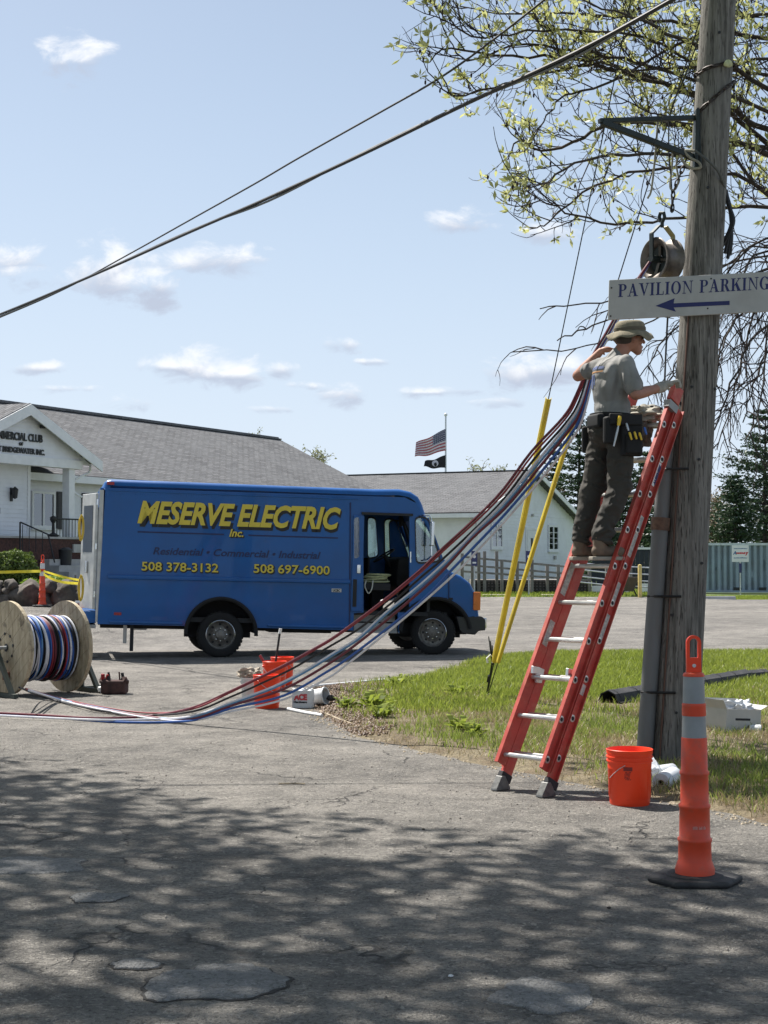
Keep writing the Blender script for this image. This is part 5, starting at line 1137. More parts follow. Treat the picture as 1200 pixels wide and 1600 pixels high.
# ================================================================== UTILITY POLE AND ITS HARDWARE
PD = 12.2
pb0 = W(1050, 1197, PD); pb0.z = -.1; pt0 = W(1163, -663, PD)
M_POLE = bpy.data.materials.new('weathered_pole'); M_POLE.use_nodes = True; nt = NT(M_POLE.node_tree); bs = M_POLE.node_tree.nodes['Principled BSDF']
t = nt.n('ShaderNodeTexCoord').outputs['Object']; tm = nt.n('ShaderNodeMapping', inp={'Vector': t, 'Scale': (1, 1, .05)}).outputs[0]
f1 = nt.noise(tm, 34, 6, .7).outputs[0]; f2 = nt.noise(t, 1.6, 4, .6).outputs[0]; f3 = nt.noise(tm, 95, 2, .8).outputs[0]
c = nt.mix(nt.smooth(f1, .35, .65), (.085, .08, .07), (.235, .222, .2)); c = nt.mix(nt.math('MULTIPLY', nt.smooth(f2, .45, .7), .5), c, (.18, .175, .16)); c = nt.mix(nt.math('MULTIPLY', nt.smooth(f3, .58, .66), .85), c, (.03, .025, .02))
M_POLE.node_tree.links.new(c, bs.inputs['Base Color']); bs.inputs['Roughness'].default_value = .9
bb = nt.n('ShaderNodeBump', inp={'Strength': .8, 'Distance': .012, 'Height': nt.math('SUBTRACT', f1, nt.smooth(f3, .58, .66))}); M_POLE.node_tree.links.new(bb.outputs[0], bs.inputs['Normal'])
pole = thing('utility_pole', 'thick grey weathered wooden utility pole leaning slightly right beside the ladder', 'utility pole', (pb0.x, PD, 0))
axis = (pt0 - pb0).normalized()
def pole_at(z): return pb0 + (pt0 - pb0) * ((z + .1) / (pt0.z + .1))
def pole_r(z): return .188 - .0085 * z
MB().tube([pole_at(z) for z in (-.1, 1, 2, 3, 4, 5, 6, 7, 8, pt0.z)], [pole_r(z) for z in (-.1, 1, 2, 3, 4, 5, 6, 7, 8, 9.4)], 32).build('shaft', M_POLE, pole, smooth=True)
def zpx(py, d=PD): return W(600, py, d).z
rp = random.Random(6)
for (px, py) in ((1075, 608), (1060, 632), (1112, 610), (1090, 880), (1085, 720), (1045, 960), (1098, 455), (1050, 1110), (1118, 60), (1100, 300)):
    z = zpx(py); c_ = pole_at(z); dx = W(px, py, PD).x - c_.x; r = pole_r(z); dx = max(-r * .95, min(r * .95, dx)); yv = -math.sqrt(max(0, r * r - dx * dx))
    MB().tube([c_ + Vector((dx, yv + .004, 0)), c_ + Vector((dx * 1.05, yv * 1.07, 0))], .012, 6).build('bolt_head', M_IRON, pole)
# conduit riser
M_PVC = mat('grey_conduit', (.13, .135, .135), .6, var=.2, scale=3, stretch=(1, 1, .2), dirt=(.12, .08, .05), dirt_amt=.4, dscale=5)
cond = thing('conduit_riser', 'grey conduit pipe strapped up the left side of the utility pole', 'conduit', pole_at(0) + Vector((-.24, -.08, 0)))
def cp(z): p = pole_at(z); return p + Vector((-pole_r(z) - .055, -.07, 0))
MB().tube([cp(z) for z in (-.05, .8, 1.5, 1.9)], .066, 16).build('lower_pipe', M_PVC, cond, smooth=True); MB().tube([cp(z) for z in (1.93, 2.3, 2.72)], .058, 16).build('upper_pipe', M_PVC, cond, smooth=True)
MB().tube([cp(1.87), cp(1.97)], .076, 16).build('coupling', mat('rusty_band', (.13, .075, .05), .8, var=.4, scale=20), cond, smooth=True)
MB().tube([cp(2.7), cp(2.78)], .068, 16).build('pipe_cap', M_DARK, cond, smooth=True)
for z in (.6, 1.35, 2.35):
    MB().tube([cp(z) + Vector((-.066, -.02, 0)), cp(z) + Vector((0, -.075, 0)), pole_at(z) + Vector((-.05, -pole_r(z) - .01, 0))], .01, 5).build('strap', M_IRON, cond)
gw = MB(); gw.tube([pole_at(z) + Vector((-pole_r(z) * .72, -pole_r(z) * .75, 0)) for z in (.02, 1, 2, 2.6, 3.2, 3.6)], .008, 5); tag(gw.build('ground_wire', mat('copper_wire', (.12, .065, .045), .6, .3), smooth=True), 'thin brown ground wire stapled down the front of the pole', 'wire')
# chains round the pole
def chain(name, label, path, m, wl_=.045, thick=.007, cat='chain'):
    t = thing(name, label, cat, path[0]); tot = 0; pts = [path[0]]
    for a, b in zip(path, path[1:]):
        L = (b - a).length; n = max(1, int(L / (wl_ * .5)))
        for i in range(1, n + 1): pts.append(a.lerp(b, i / n))
    pts = pts[::2] if len(pts) > 400 else pts; seq = pts[::1]; k = 0; i = 0
    while i + 2 < len(seq):
        a, b = seq[i], seq[i+2]; d = (b - a).normalized(); s = d.cross(Vector((.3, .5, .8))).normalized(); s = s if k % 2 else d.cross(s)
        c_ = (a + b) / 2; L = (b - a).length * .72; loop = [c_ + d * (L * math.cos(q)) + s * (.014 * math.sin(q)) for q in [j * math.pi / 4 for j in range(9)]]
        MB().tube(loop, thick, 4, cap=False).build('link', m, t, smooth=True); k += 1; i += 2
    return t
def ring_path(zl, zr, z_off=.015, a0=150, a1=400, n=20):
    out = []
    for i in range(n + 1):
        a = rad(a0 + (a1 - a0) * i / n); f = (math.cos(a) + 1) / 2; z = zl + (zr - zl) * f; c_ = pole_at(z); r = pole_r(z) + z_off; out.append(c_ + Vector((r * math.cos(a), r * math.sin(a), 0)))
    return out
M_CH = mat('rusty_chain', (.06, .05, .045), .6, .6, var=.4, scale=30)
chain('pole_chain', 'rusty chain wrapped level round the pole near the top of the picture', ring_path(zpx(118), zpx(103)), M_CH)
chain('pole_chain', 'rusty chain slanting up the pole to the bracket, below the level one', ring_path(zpx(186), zpx(130)), M_CH)
MB().blob(pole_at(zpx(110)) + Vector((.07, -pole_r(5) - .02, 0)), (.035, .02, .03), 2, .3).build('knot', M_ROPE, pole)
# stand-off bracket
M_STEEL = mat('dark_green_steel', (.02, .028, .027), .5, .3, var=.3)
br_ = thing('standoff_bracket', 'dark steel triangular stand-off bracket pointing left from the pole', 'bracket', W(1085, 215, PD - .1))
tip = W(936, 189, PD - .35); up_ = W(1087, 184, PD - .08); lo_ = W(1086, 247, PD - .08)
MB().bar(tip, up_, .05, .035).build('top_arm', M_STEEL, br_, bevel=.004); MB().bar(tip + Vector((.02, 0, -.01)), lo_, .05, .045).build('brace_arm', M_STEEL, br_, bevel=.004)
MB().bar(up_ + Vector((.01, 0, .06)), lo_ + Vector((.0, 0, -.1)), .1, .03, up=(1, 0, 0)).build('back_plate', M_STEEL, br_, bevel=.004); MB().bar(W(1090, 170, PD - .06), W(1095, 262, PD - .1), .02, .05, up=(0, 1, 0)).build('strap', M_STEEL, br_)
# ropes from the bracket
def rope(name, label, pts, r, m, cat='rope', k=6): return tag(MB().tube(spl(pts, k), r, 6).build(name, m, smooth=True), label, cat)
M_TAN = mat('tan_rope', (.3, .28, .22), .9, var=.25, scale=40); M_BLK = mat('black_cable', (.012, .012, .014), .5, var=.2)
dR = PD - .08
rope('hanging_rope', 'tan rope hanging slack in a long bight from the bracket brace', [W(1028, 188, dR), W(1024, 240, dR), W(1018, 295, dR), W(1012, 310, dR)], .009, M_TAN)
rope('hanging_rope', 'thin dark line running down from the bracket to the stringing sheave', [W(1092, 60, dR), W(1070, 120, dR), W(1048, 175, dR), W(1045, 235, dR), W(1049, 285, dR), W(1050, 330, dR)], .006, M_BLK)
rope('hanging_rope', 'pale rope loop tied round the lower end of the brace', [W(1062, 232, dR - .05), W(1066, 250, dR - .05), W(1078, 262, dR - .06), W(1094, 262, dR - .08), W(1092, 254, dR - .08), W(1078, 246, dR - .06), W(1070, 236, dR - .05), W(1085, 236, dR - .05)], .011, M_TAN)
rope('hanging_rope', 'doubled light line with a loop hanging below the brace', [W(1052, 228, dR), W(1050, 260, dR), W(1047, 292, dR), W(1055, 296, dR), W(1060, 280, dR), W(1057, 255, dR), W(1066, 238, dR)], .008, M_TAN)
rope('pole_cable', 'dark cable curving from the bracket over the pole front to its right side', [W(1086, 235, PD - .22), W(1105, 250, PD - .26), W(1122, 268, PD - .2), W(1131, 290, PD - .1), W(1134, 300, PD)], .011, mat('grey_cable', (.08, .085, .08), .6))
ce = thing('cable_tails', 'bunch of black cut cable ends hanging right of the pole', 'cable', W(1137, 300, PD))
for i, (x1, y1) in enumerate(((1128, 385), (1133, 396), (1137, 404), (1125, 372), (1141, 398))):
    MB().tube(spl([W(1133 + i % 2, 297, PD), W(1138 + i % 3, 320, PD), W(1146 - i, 345, PD), W((1146 + x1) / 2 - i % 2, 370, PD), W(x1, y1, PD)], 5), .017 - .001 * i, 6).build('tail', M_BLK, ce, smooth=True)
# chain holding the sheave
chain('sheave_chain', 'short chain carrying the stringing sheave', [W(1072, 250, dR), W(1062, 275, dR), W(1052, 300, dR), W(1050, 330, dR)], M_CH, .05, .006)
# stringing sheave
sc_ = W(1035, 406, PD - .06); sax = Vector((.86, .5, -.0)).normalized(); sx_ = Vector((-sax.y, sax.x, 0))
Ms = basis(sc_, sx_, (0, 0, 1), sax)
sh = thing('stringing_sheave', 'large metal stringing block hung from a chain just above the sign', 'pulley', sc_)
M_SHV = mat('worn_aluminium', (.16, .14, .125), .5, .7, var=.25, scale=12, dirt=(.12, .1, .08), dirt_amt=.6, dscale=10)
MB().lathe([(.165, -.09), (.172, -.085), (.165, -.075), (.135, -.05), (.118, 0), (.135, .05), (.165, .075), (.172, .085), (.165, .09), (.15, .088), (.11, .05), (.1, 0), (.11, -.05), (.15, -.088), (.165, -.09)], Ms, 36).build('wheel', M_SHV, sh, smooth=True)
for a in range(0, 360, 90):
    aa = rad(a + 12); MB().bar(Ms @ Vector((.02 * math.cos(aa), .02 * math.sin(aa), -.03)), Ms @ Vector((.13 * math.cos(aa), .13 * math.sin(aa), -.05)), .02, .02).build('spoke', M_SHV, sh)
MB().lathe([(.03, -.02), (.13, -.035)], Ms, 32).build('web_plate', M_STEEL, sh, smooth=True)
MB().lathe([(0, -.12), (.028, -.12), (.028, .12), (0, .12)], Ms, 14).build('hub', M_STEEL, sh, smooth=True)
for s, mm in ((-.11, M_STEEL), (.11, mat('yellowed_steel', (.3, .26, .1), .5))):
    MB().bar(Ms @ Vector((0, -.02, s)), Ms @ Vector((0, .2, s)), .045, .014, up=tuple(sax)).build('cheek', mm, sh, bevel=.003)
    MB().bar(Ms @ Vector((0, .2, s)), Ms @ Vector((0, .27, s * .3)), .045, .014, up=tuple(sax)).build('cheek', mm, sh)
MB().tube([Ms @ Vector((0, .26, 0)), Ms @ Vector((0, .3, 0)), Ms @ Vector((-.03, .335, 0)), Ms @ Vector((-.02, .37, 0)), Ms @ Vector((.02, .38, 0)), Ms @ Vector((.035, .35, 0)), Ms @ Vector((.02, .31, 0))], .015, 8).build('hook', M_STEEL, sh, smooth=True)

# ------------------------------------------------------------------ sign board
M_BOARD = mat('sign_white', (.4, .4, .385), .55, var=.06, scale=4, dirt=(.3, .29, .27), dirt_amt=.5, dscale=3)
tl_, tr_, bl_ = W(952, 437.5, PD - .235), W(1200, 424.5, PD - .235), W(950, 500, PD - .235)
ex = (tr_ - tl_).normalized(); ez_ = ex.cross(Vector((0, -1, 0))); ez_ = (tl_ - bl_).normalized(); eo = ex.cross(ez_).normalized()
sg = thing('parking_sign_board', 'long white board reading PAVILION PARKING with a blue arrow, nailed across the pole', 'sign', bl_)
Mg = basis(bl_, ex, ez_, eo); SH = (tl_ - bl_).length; SWd = 1.62
nrmS = 1 if eo.y < 0 else -1
MB().box((0, 0, -.02), (SWd, SH, 0), Mg).build('board', M_BOARD, sg, bevel=.004)
M_INK = mat('sign_navy', (.008, .013, .10), .55)
def glyph(ch):
    T, th, sf = .2, .07, .055
    R = lambda x0, y0, x1, y1: [(x0, y0), (x1, y0), (x1, y1), (x0, y1)]
    def half(cx, cy, rx, ry, ix, iy, x0): return [(x0, cy + ry)] + [(cx + rx * math.cos(rad(a)), cy + ry * math.sin(rad(a))) for a in range(90, -91, -15)] + [(x0, cy - ry), (x0, cy - iy)] + [(cx + ix * math.cos(rad(a)), cy + iy * math.sin(rad(a))) for a in range(-90, 91, 15)] + [(x0, cy + iy)]
    def O(cx, rx, ix, ry=.52, iy=.46, a0=0, a1=360):
        n = 28; o = [(cx + rx * math.cos(rad(a0 + (a1 - a0) * i / n)), .5 + ry * math.sin(rad(a0 + (a1 - a0) * i / n))) for i in range(n + 1)]
        return o + [(cx + ix * math.cos(rad(a0 + (a1 - a0) * i / n)), .5 + iy * math.sin(rad(a0 + (a1 - a0) * i / n))) for i in range(n, -1, -1)]
    if ch == 'I': return .46, [R(.13, 0, .33, 1), R(.03, 0, .43, sf), R(.03, 1 - sf, .43, 1)]
    if ch == 'L': return .74, [R(.13, 0, .33, 1), R(.03, 0, .68, th), R(.03, 1 - sf, .45, 1), [(.62, 0), (.7, 0), (.7, .3), (.66, .3)]]
    if ch == 'P': return .78, [R(.13, 0, .33, 1), R(.03, 0, .45, sf), half(.45, .74, .3, .26, .11, .2, .3), R(.03, 1 - sf, .32, 1)]
    if ch == 'R': return .86, [R(.13, 0, .33, 1), R(.03, 0, .43, sf), half(.42, .74, .3, .26, .11, .2, .3), R(.03, 1 - sf, .32, 1), [(.4, .5), (.6, .5), (.84, 0), (.62, 0)], R(.6, 0, .9, sf)]
    if ch == 'A': return .9, [[(.12, 0), (.19, 0), (.46, .86), (.42, 1)], [(.36, 1), (.52, 1), (.82, 0), (.6, 0)], R(.22, .3, .68, .37), R(.0, 0, .3, sf), R(.52, 0, .92, sf)]
    if ch == 'V': return .9, [[(.1, 1), (.32, 1), (.54, .2), (.46, 0)], [(.44, 0), (.5, 0), (.82, 1), (.74, 1)], R(.0, 1 - sf, .4, 1), R(.62, 1 - sf, .92, 1)]
    if ch == 'N': return .94, [R(.14, 0, .2, .95), [(.08, 1), (.28, 1), (.8, 0), (.76, 0)][:4], R(.74, 0, .8, 1), R(.03, 0, .32, sf), R(.62, 1 - sf, .92, 1), R(.02, 1 - sf, .26, 1)]
    if ch == 'O': return .94, [O(.46, .42, .22, a0=90, a1=449.9)]
    if ch == 'G': return .96, [O(.46, .42, .22, a0=42, a1=318), R(.58, .0, .78, .42), R(.5, .39, .9, .44), [(.72, .98), (.77, .98), (.77, .68), (.74, .68)]]
    if ch == 'K': return .92, [R(.13, 0, .33, 1), R(.03, 0, .43, sf), R(.03, 1 - sf, .43, 1), [(.33, .38), (.33, .47), (.7, .97), (.78, .97)], [(.38, .55), (.55, .68), (.88, 0), (.64, 0)], R(.56, 0, .94, sf), R(.58, 1 - sf, .88, 1)]
    return .42, []
x = 0; LH = .1; x0 = (965 - 951) / FPX * (PD - .235); y0 = SH * .56
word = 'PAVILION PARKING'; adv = sum(glyph(c)[0] for c in word) + .05 * len(word); kx = (1206 - 965) / FPX * (PD - .235) / adv
for ch in word:
    a, polys = glyph(ch)
    if polys:
        mb = MB()
        for i, pl in enumerate(polys):
            pl = [(x0 + (x + p[0]) * kx, y0 + p[1] * LH) for p in pl]; z_ = .0012 + i * .00035
            me = [Mg @ Vector((p[0], p[1], nrmS * z_)) for p in pl]; n = len(me); mb.add(me + [Mg @ Vector((p[0], p[1], 0)) for p in pl], [tuple(range(n))] + [(j, (j+1) % n, n + (j+1) % n, n + j) for j in range(n)])
        mb.build('letter', M_INK, sg)['kind'] = 'stuff'
    x += a + .05
def sgp(px, py): p = W(px, py, PD - .235); q = Mg.inverted() @ p; return (q.x, q.y)
ar = [sgp(1024, 478), sgp(1054, 466), sgp(1052.5, 474), sgp(1140, 470), sgp(1140, 476.5), sgp(1052.5, 480.5), sgp(1056, 487)]
mb = MB(); me = [Mg @ Vector((p[0], p[1], nrmS * .0015)) for p in ar]; n = len(me); mb.add(me + [Mg @ Vector((p[0], p[1], 0)) for p in ar], [tuple(range(n))] + [(j, (j+1) % n, n + (j+1) % n, n + j) for j in range(n)]); mb.build('arrow', M_INK, sg)
for (a, b) in ((.02, SH * .8), (.02, .03), (.78, .05), (.8, SH * .9)): MB().lathe([(0, .006), (.006, .004), (.007, 0)], Mg @ Matrix.Translation((a, b, 0)) @ Matrix.Scale(nrmS, 4, (0, 0, 1)), 8).build('screw', M_IRON, sg)

# ------------------------------------------------------------------ overhead wires and guys
def line3(pts, da, db):
    """px points -> 3-D wire running in a vertical plane from depth da to db"""
    xa, xb = pts[0][0], pts[-1][0]; out = []
    for (x, y) in pts: f = (x - xa) / (xb - xa); d = 1 / ((1 - f) / da + f / db); out.append(W(x, y, d))
    return out
w1 = line3([(1110, -38), (1046, 2), (900, 82), (720, 166), (560, 244), (420, 309), (300, 361), (150, 428), (0, 491), (-180, 560)], PD, 36)
rope('service_cable', 'thick dark overhead cable from the pole top, the lower of the two spans', w1, .02, M_BLK, 'cable')
rope('service_cable', 'second strand twisted alongside the thick lower overhead cable', [p + Vector((.0, .02, .035 * math.sin(i * 2.2))) for i, p in enumerate(w1)], .013, mat('grey_strand', (.16, .17, .18), .5, .4), 'cable')
w2 = line3([(1085, -190), (900, -40), (780, 55), (690, 120), (600, 172), (470, 245), (400, 286), (300, 342), (200, 398), (100, 452), (0, 496), (-180, 570)], PD, 38)
rope('messenger_wire', 'thin overhead wire, the upper of the two spans crossing the sky', w2, .011, M_BLK, 'wire')
anch = G(757, 1098); anch.z = .03
gA = W(1118, -640, PD); gB = W(1116, -40, PD)
for nm, top, pxs, lab, (g0, g1), col_w in (('guy_wire', gA, None, 'thin guy wire running up to the top of the pole, the left one', (852, 622), .031), ('guy_wire', gB, None, 'thin guy wire running to the pole just above the chain, the right one', (893, 658), .023)):
    top_f = top; a0_ = anch + Vector((.02, 0, 0)); tag(MB().tube([a0_, top_f], .006, 6).build(nm, M_STEEL if top is gA else M_BLK), lab, 'wire')
    dirv = (top_f - a0_).normalized(); s0 = None
    # plastic guard clipped over the wire
    best = min(range(1, 400), key=lambda i: abs((lambda p: HORIZ - (p.z - EYE) / p.y * FPX)(a0_ + dirv * i * .02) - g1)); e = a0_ + dirv * best * .02
    start = min(range(1, 400), key=lambda i: abs((lambda p: HORIZ - (p.z - EYE) / p.y * FPX)(a0_ + dirv * i * .02) - 1032)); s_ = a0_ + dirv * start * .02
    sdv = dirv.cross(Vector((0, 1, 0))).normalized(); fw_ = sdv.cross(dirv)
    Mq = basis(s_, sdv, fw_, dirv); LL = (e - s_).length; k = col_w * 1.0
    prof = [(-k, .02), (-k, -.01), (-k * .55, -.035), (k * .55, -.035), (k, -.01), (k, .02), (k - .006, .02), (k - .006, -.006), (k * .5, -.028), (-k * .5, -.028), (-k + .006, -.006), (-k + .006, .02)]
    gd = MB().prism(prof, 0, LL, Mq).build('guy_guard', mat('guard_yellow', (.66, .5, .04), .45, var=.12, scale=3, dirt=(.45, .33, .08), dirt_amt=.5)); tag(gd, 'wide yellow plastic guy guard, the taller left one' if top is gA else 'narrower yellow plastic guy guard, the shorter right one', 'guy guard')
gr = thing('guy_anchor', 'steel anchor rod and turnbuckle rising from the grass under the yellow guards', 'anchor', anch)
g2 = anch + (gA - anch).normalized() * .52
MB().tube([anch + Vector((0, 0, -.1)), g2], .011, 6).build('rod', M_STEEL, gr); MB().tube([anch.lerp(g2, .5), anch.lerp(g2, .66)], .022, 8).build('turnbuckle', M_IRON, gr, smooth=True)
MB().tube([g2 + Vector((-.05, 0, 0)), g2 + Vector((-.06, 0, .05)), g2 + Vector((-.02, 0, .09)), g2 + Vector((.03, 0, .05)), g2 + Vector((0, 0, 0))], .012, 5).build('thimble', M_TRIM, gr, smooth=True)
for i in range(3): MB().tube([g2 + Vector((.01 * i, 0, -.02)), g2 + Vector((.02 * i - .04, 0, .3 - .05 * i))], .006, 4).build('wire_tail', M_STEEL, gr)

# ================================================================== CABLE REEL
cl_, cr_ = W(13, 1012, 18.7), W(104, 1009.5, 19.25); axr = (cr_ - cl_).normalized(); RR = .568
rux = Vector((0, 0, 1)); rvx = axr.cross(rux).normalized()
reel = thing('cable_reel', 'wooden cable reel with plank flanges on steel jack stands', 'cable reel', (cl_ + cr_) / 2 - Vector((0, 0, .58)))
M_PLANK = bpy.data.materials.new('raw_pine'); M_PLANK.use_nodes = True; nt = NT(M_PLANK.node_tree); bs = M_PLANK.node_tree.nodes['Principled BSDF']
t = nt.n('ShaderNodeTexCoord').outputs['Object']; oi = nt.n('ShaderNodeObjectInfo').outputs['Random']; ng = nt.noise(nt.n('ShaderNodeMapping', inp={'Vector': t, 'Scale': (5, 5, 1.0), 'Rotation': (rad(20), rad(35), 0)}).outputs[0], 5, 5, .65).outputs[0]
c = nt.mix(nt.smooth(ng, .32, .68), (.3, .235, .15), (.52, .44, .31)); c = nt.mix(nt.math('MULTIPLY', oi, .35), c, (.42, .36, .26)); st = nt.noise(t, 4.5, 5, .7).outputs[0]; c = nt.mix(nt.math('MULTIPLY', nt.smooth(st, .58, .68), .6), c, (.07, .055, .04))
M_PLANK.node_tree.links.new(c, bs.inputs['Base Color']); bs.inputs['Roughness'].default_value = .85
def flange(cen, th0, ang, label):
    ca, sa = math.cos(ang), math.sin(ang); ex_ = rvx * ca + rux * sa; ey_ = -rvx * sa + rux * ca; nb = 8; wd_ = 2 * RR / nb
    for i in range(nb):
        v0, v1 = -RR + i * wd_ + .002, -RR + (i + 1) * wd_ - .002; v0c, v1c = max(v0, -RR + .001), min(v1, RR - .001); ns = 7
        top = [(math.sqrt(max(0, RR*RR - v*v)), v) for v in [v0c + (v1c - v0c) * j / ns for j in range(ns + 1)]]; poly = top + [(-a, b) for a, b in reversed(top)]
        Mf = basis(cen, ex_, ey_, axr); MB().prism(poly, th0, th0 + .024 + random.uniform(0, .003), Mf).build('plank', M_PLANK, reel, bevel=0)
for cen, s in ((cl_, -1), (cr_, 1)):
    flange(cen, -.026 if s < 0 else .0, rad(38) if s < 0 else rad(-50), ''); flange(cen, 0 if s < 0 else -.026, rad(38 + 90) if s < 0 else rad(-50 + 80), '')
    for i in range(8):
        a = 2 * math.pi * i / 8 + .2; p = cen + (rvx * math.cos(a) + rux * math.sin(a)) * .17 - axr * (.03 if s < 0 else .03)
        MB().lathe([(0, -.006), (.018, -.006), (.018, 0)], basis(p, rvx, rux, axr), 10).build('bolt', M_IRON, reel)
MB().lathe([(.05, -.031), (.04, -.031)], basis(cl_, rvx, rux, axr), 16).build('bushing_ring', M_IRON, reel)
MB().lathe([(0, -.0312), (.045, -.0312)], basis(cl_, rvx, rux, axr), 16).build('bushing', M_DARK, reel); MB().lathe([(.17, -.029), (.174, -.029)], basis(cl_, rvx, rux, axr), 30).build('scribed_ring', M_IRON, reel)
pl_ = cl_ - axr * .03 - rux * .34 + rvx * .02; MB().box((-.07, -.05, -.02), (.07, .05, 0), basis(pl_, rvx, rux, axr)).build('rusty_plate', mat('rusty_plate', (.15, .05, .03), .8), reel)
MB().tube([cl_ - axr * .22, cr_ + axr * .28], .022, 10).build('axle_pipe', M_GALV, reel, smooth=True)
MB().lathe([(.26, 0), (.26, (cr_ - cl_).length)], basis(cl_, rvx, rux, axr), 24).build('drum', M_PLANK, reel)
text('stencil', 'W 48', .07, M_DARK, reel, basis(cl_ - axr * .031 + rux * .33 + rvx * (.05), (rvx * -1), rux), width=.2, shear=.1) if False else None
for s, base in ((-1, cl_ - axr * .17), (1, cr_ + axr * .2)):
    st = thing('reel_jack', 'steel jack stand holding up the ' + ('near left' if s < 0 else 'right') + ' end of the reel axle', 'stand', (base.x, base.y, 0), 'reel jack stands')
    top = base.copy(); 
    for d in (-.42, .42): q_ = base + rvx * d; q_.z = .03; MB().bar(top, q_, .05, .05).build('leg', mat('stand_green', (.055, .065, .055), .6, .3), st)
    q1 = base + rvx * -.5; q2 = base + rvx * .5; q1.z = q2.z = .03; MB().bar(q1, q2, .06, .05).build('base_bar', MATS['stand_green'], st); q3 = base + axr * .3 * s; q3.z = .03; q4 = base.copy(); q4.z = .03; MB().bar(q4, q3, .06, .05).build('outrigger', MATS['stand_green'], st)
    q5 = base.copy(); MB().bar(q4, q5, .09, .09, up=(1, 0, 0)).build('post', MATS['stand_green'], st)
CC = {'w': mat('cable_white', (.62, .62, .66), .6), 'b': mat('cable_blue', (.02, .09, .33), .55), 'r': mat('cable_red', (.24, .02, .03), .55), 'k': mat('cable_black', (.008, .008, .01), .65), 'l': mat('cable_lightblue', (.1, .24, .42), .55), 'm': mat('cable_maroon', (.13, .015, .028), .55)}
wc = thing('wound_cable', 'turns of black, white, blue and maroon cable wound on the wooden reel', 'cable', (cl_ + cr_) / 2)
seq = 'krbbwwkbwwblwwbkbrmmkrwbmkrrbbwkbkw'; rc = random.Random(12); LW = (cr_ - cl_).length - .09; n = len(seq)
for i, c in enumerate(seq):
    cen = cl_ + axr * (.04 + LW * (i + .5) / n); r = .375 + rc.uniform(-.012, .012) - .02 * abs(i / n - .5); tl1, tl2 = rc.uniform(-.03, .03), rc.uniform(-.03, .03); sag = rc.uniform(0, .045)
    pts = []
    for k in range(41):
        a = 2 * math.pi * k / 40; rr_ = r + sag * max(0, -math.sin(a)) ** 2
        pts.append(cen + rvx * rr_ * math.cos(a) + rux * rr_ * math.sin(a) + axr * (tl1 * math.cos(a) + tl2 * math.sin(a)))
    MB().tube(pts, .0135, 6, cap=False).build('cable_turn', CC[c], wc, smooth=True)
MB().lathe([(.355, .03), (.36, .2), (.36, LW - .1), (.355, LW + .05)], basis(cl_, rvx, rux, axr), 24).build('inner_layer', CC['k'], wc, smooth=True)
# tool bag beside the reel
tbp = G(178, 1084); bag = thing('tool_bag', 'dark red brown open canvas tool bag full of tools right of the reel', 'tool bag', tbp)
M_BAG = mat('bag_canvas', (.07, .035, .03), .9, var=.4, scale=9)
MB().prism([(-.15, -.1), (.15, -.1), (.17, .1), (-.15, .1)], 0, .17, Matrix.Translation(tbp)).build('body', M_BAG, bag, bevel=.03)
for i in range(9): a = tbp + Vector((random.uniform(-.14, .14), random.uniform(-.07, .07), .13)); MB().tube([a, a + Vector((random.uniform(-.04, .04), random.uniform(-.02, .02), random.uniform(.08, .14)))], random.uniform(.01, .02), 6).build('tool', random.choice([M_DARK, M_RED, M_BAG]), bag)
for s in (-.13, .13): MB().blob(tbp + Vector((s, 0, .16)), (.05, .09, .05), 2, .5).build('flap', M_BAG, bag, smooth=True)
MB().blob(G(160, 1083) + Vector((0, 0, .05)), (.06, .05, .05), 2, .4, 2).build('rag', M_TRIM, bag, smooth=True)

# ------------------------------------------------------------------ the pulled cables
def cab(name, label, c, pts, r=.013, dA=15.9, dB=12.35, xa=190, xb=905, ground=None):
    P = list(ground or [])
    for (x, y) in pts: P.append(W(x, y, dA + (dB - dA) * min(1, (x - xa) / (xb - xa)) - .18 * sstep(x, 905, 1010)))
    return tag(MB().tube(spl(P, 5), r * .8, 7).build(name, CC[c], smooth=True), label, 'cable', 'cables pulled from the reel to the pole')
top = lambda dx, dy=0: [(929 + dx * .8, 560 + dy), (951 + dx * .6, 520), (974 + dx * .5, 478), (1000 + dx * .3, 434), (1018, 405)]
gnd = lambda *a: [G(x, y, z) for x, y, z in a]
cab('cable', 'maroon cable, the highest of the strands crossing in front of the van', 'm', [(300, 1106), (360, 1080), (402, 1060), (443, 1040), (485, 1017), (527, 992), (597, 940), (655, 892), (686, 862), (774, 779), (830, 706), (880, 652), (900, 618)] + top(-6), .015, ground=gnd((-40, 1112, .03), (60, 1117, .03), (150, 1122, .03), (230, 1119, .03)))
cab('cable', 'red strand twisted beside the highest maroon cable', 'r', [(300, 1108), (360, 1082), (402, 1061.5), (443, 1042), (485, 1019), (527, 994), (597, 943), (655, 896), (688, 865), (776, 783), (832, 711), (882, 656), (902, 622)] + top(-4), .011, ground=gnd((40, 1076, .25), (90, 1090, .03), (150, 1103, .03), (230, 1114, .03)))
cab('cable', 'thin black cable just below the maroon pair', 'k', [(300, 1112), (360, 1089), (410, 1067), (460, 1043), (510, 1013), (560, 983), (613, 941), (660, 900), (700, 866), (780, 788), (834, 718), (884, 661), (905, 627)] + top(-2), .013, ground=gnd((30, 1074, .3), (70, 1090, .03), (140, 1107, .03), (220, 1117, .03)))
cab('cable', 'white cable in the middle of the bundle', 'w', [(300, 1119), (360, 1098), (427, 1073), (477, 1047), (518, 1022), (560, 996), (603, 957), (655, 915), (700, 874), (740, 832), (786, 786), (838, 722), (886, 664), (907, 630)] + top(0), .014, ground=gnd((-40, 1116, .03), (60, 1121, .03), (160, 1125, .03), (240, 1124, .03)))
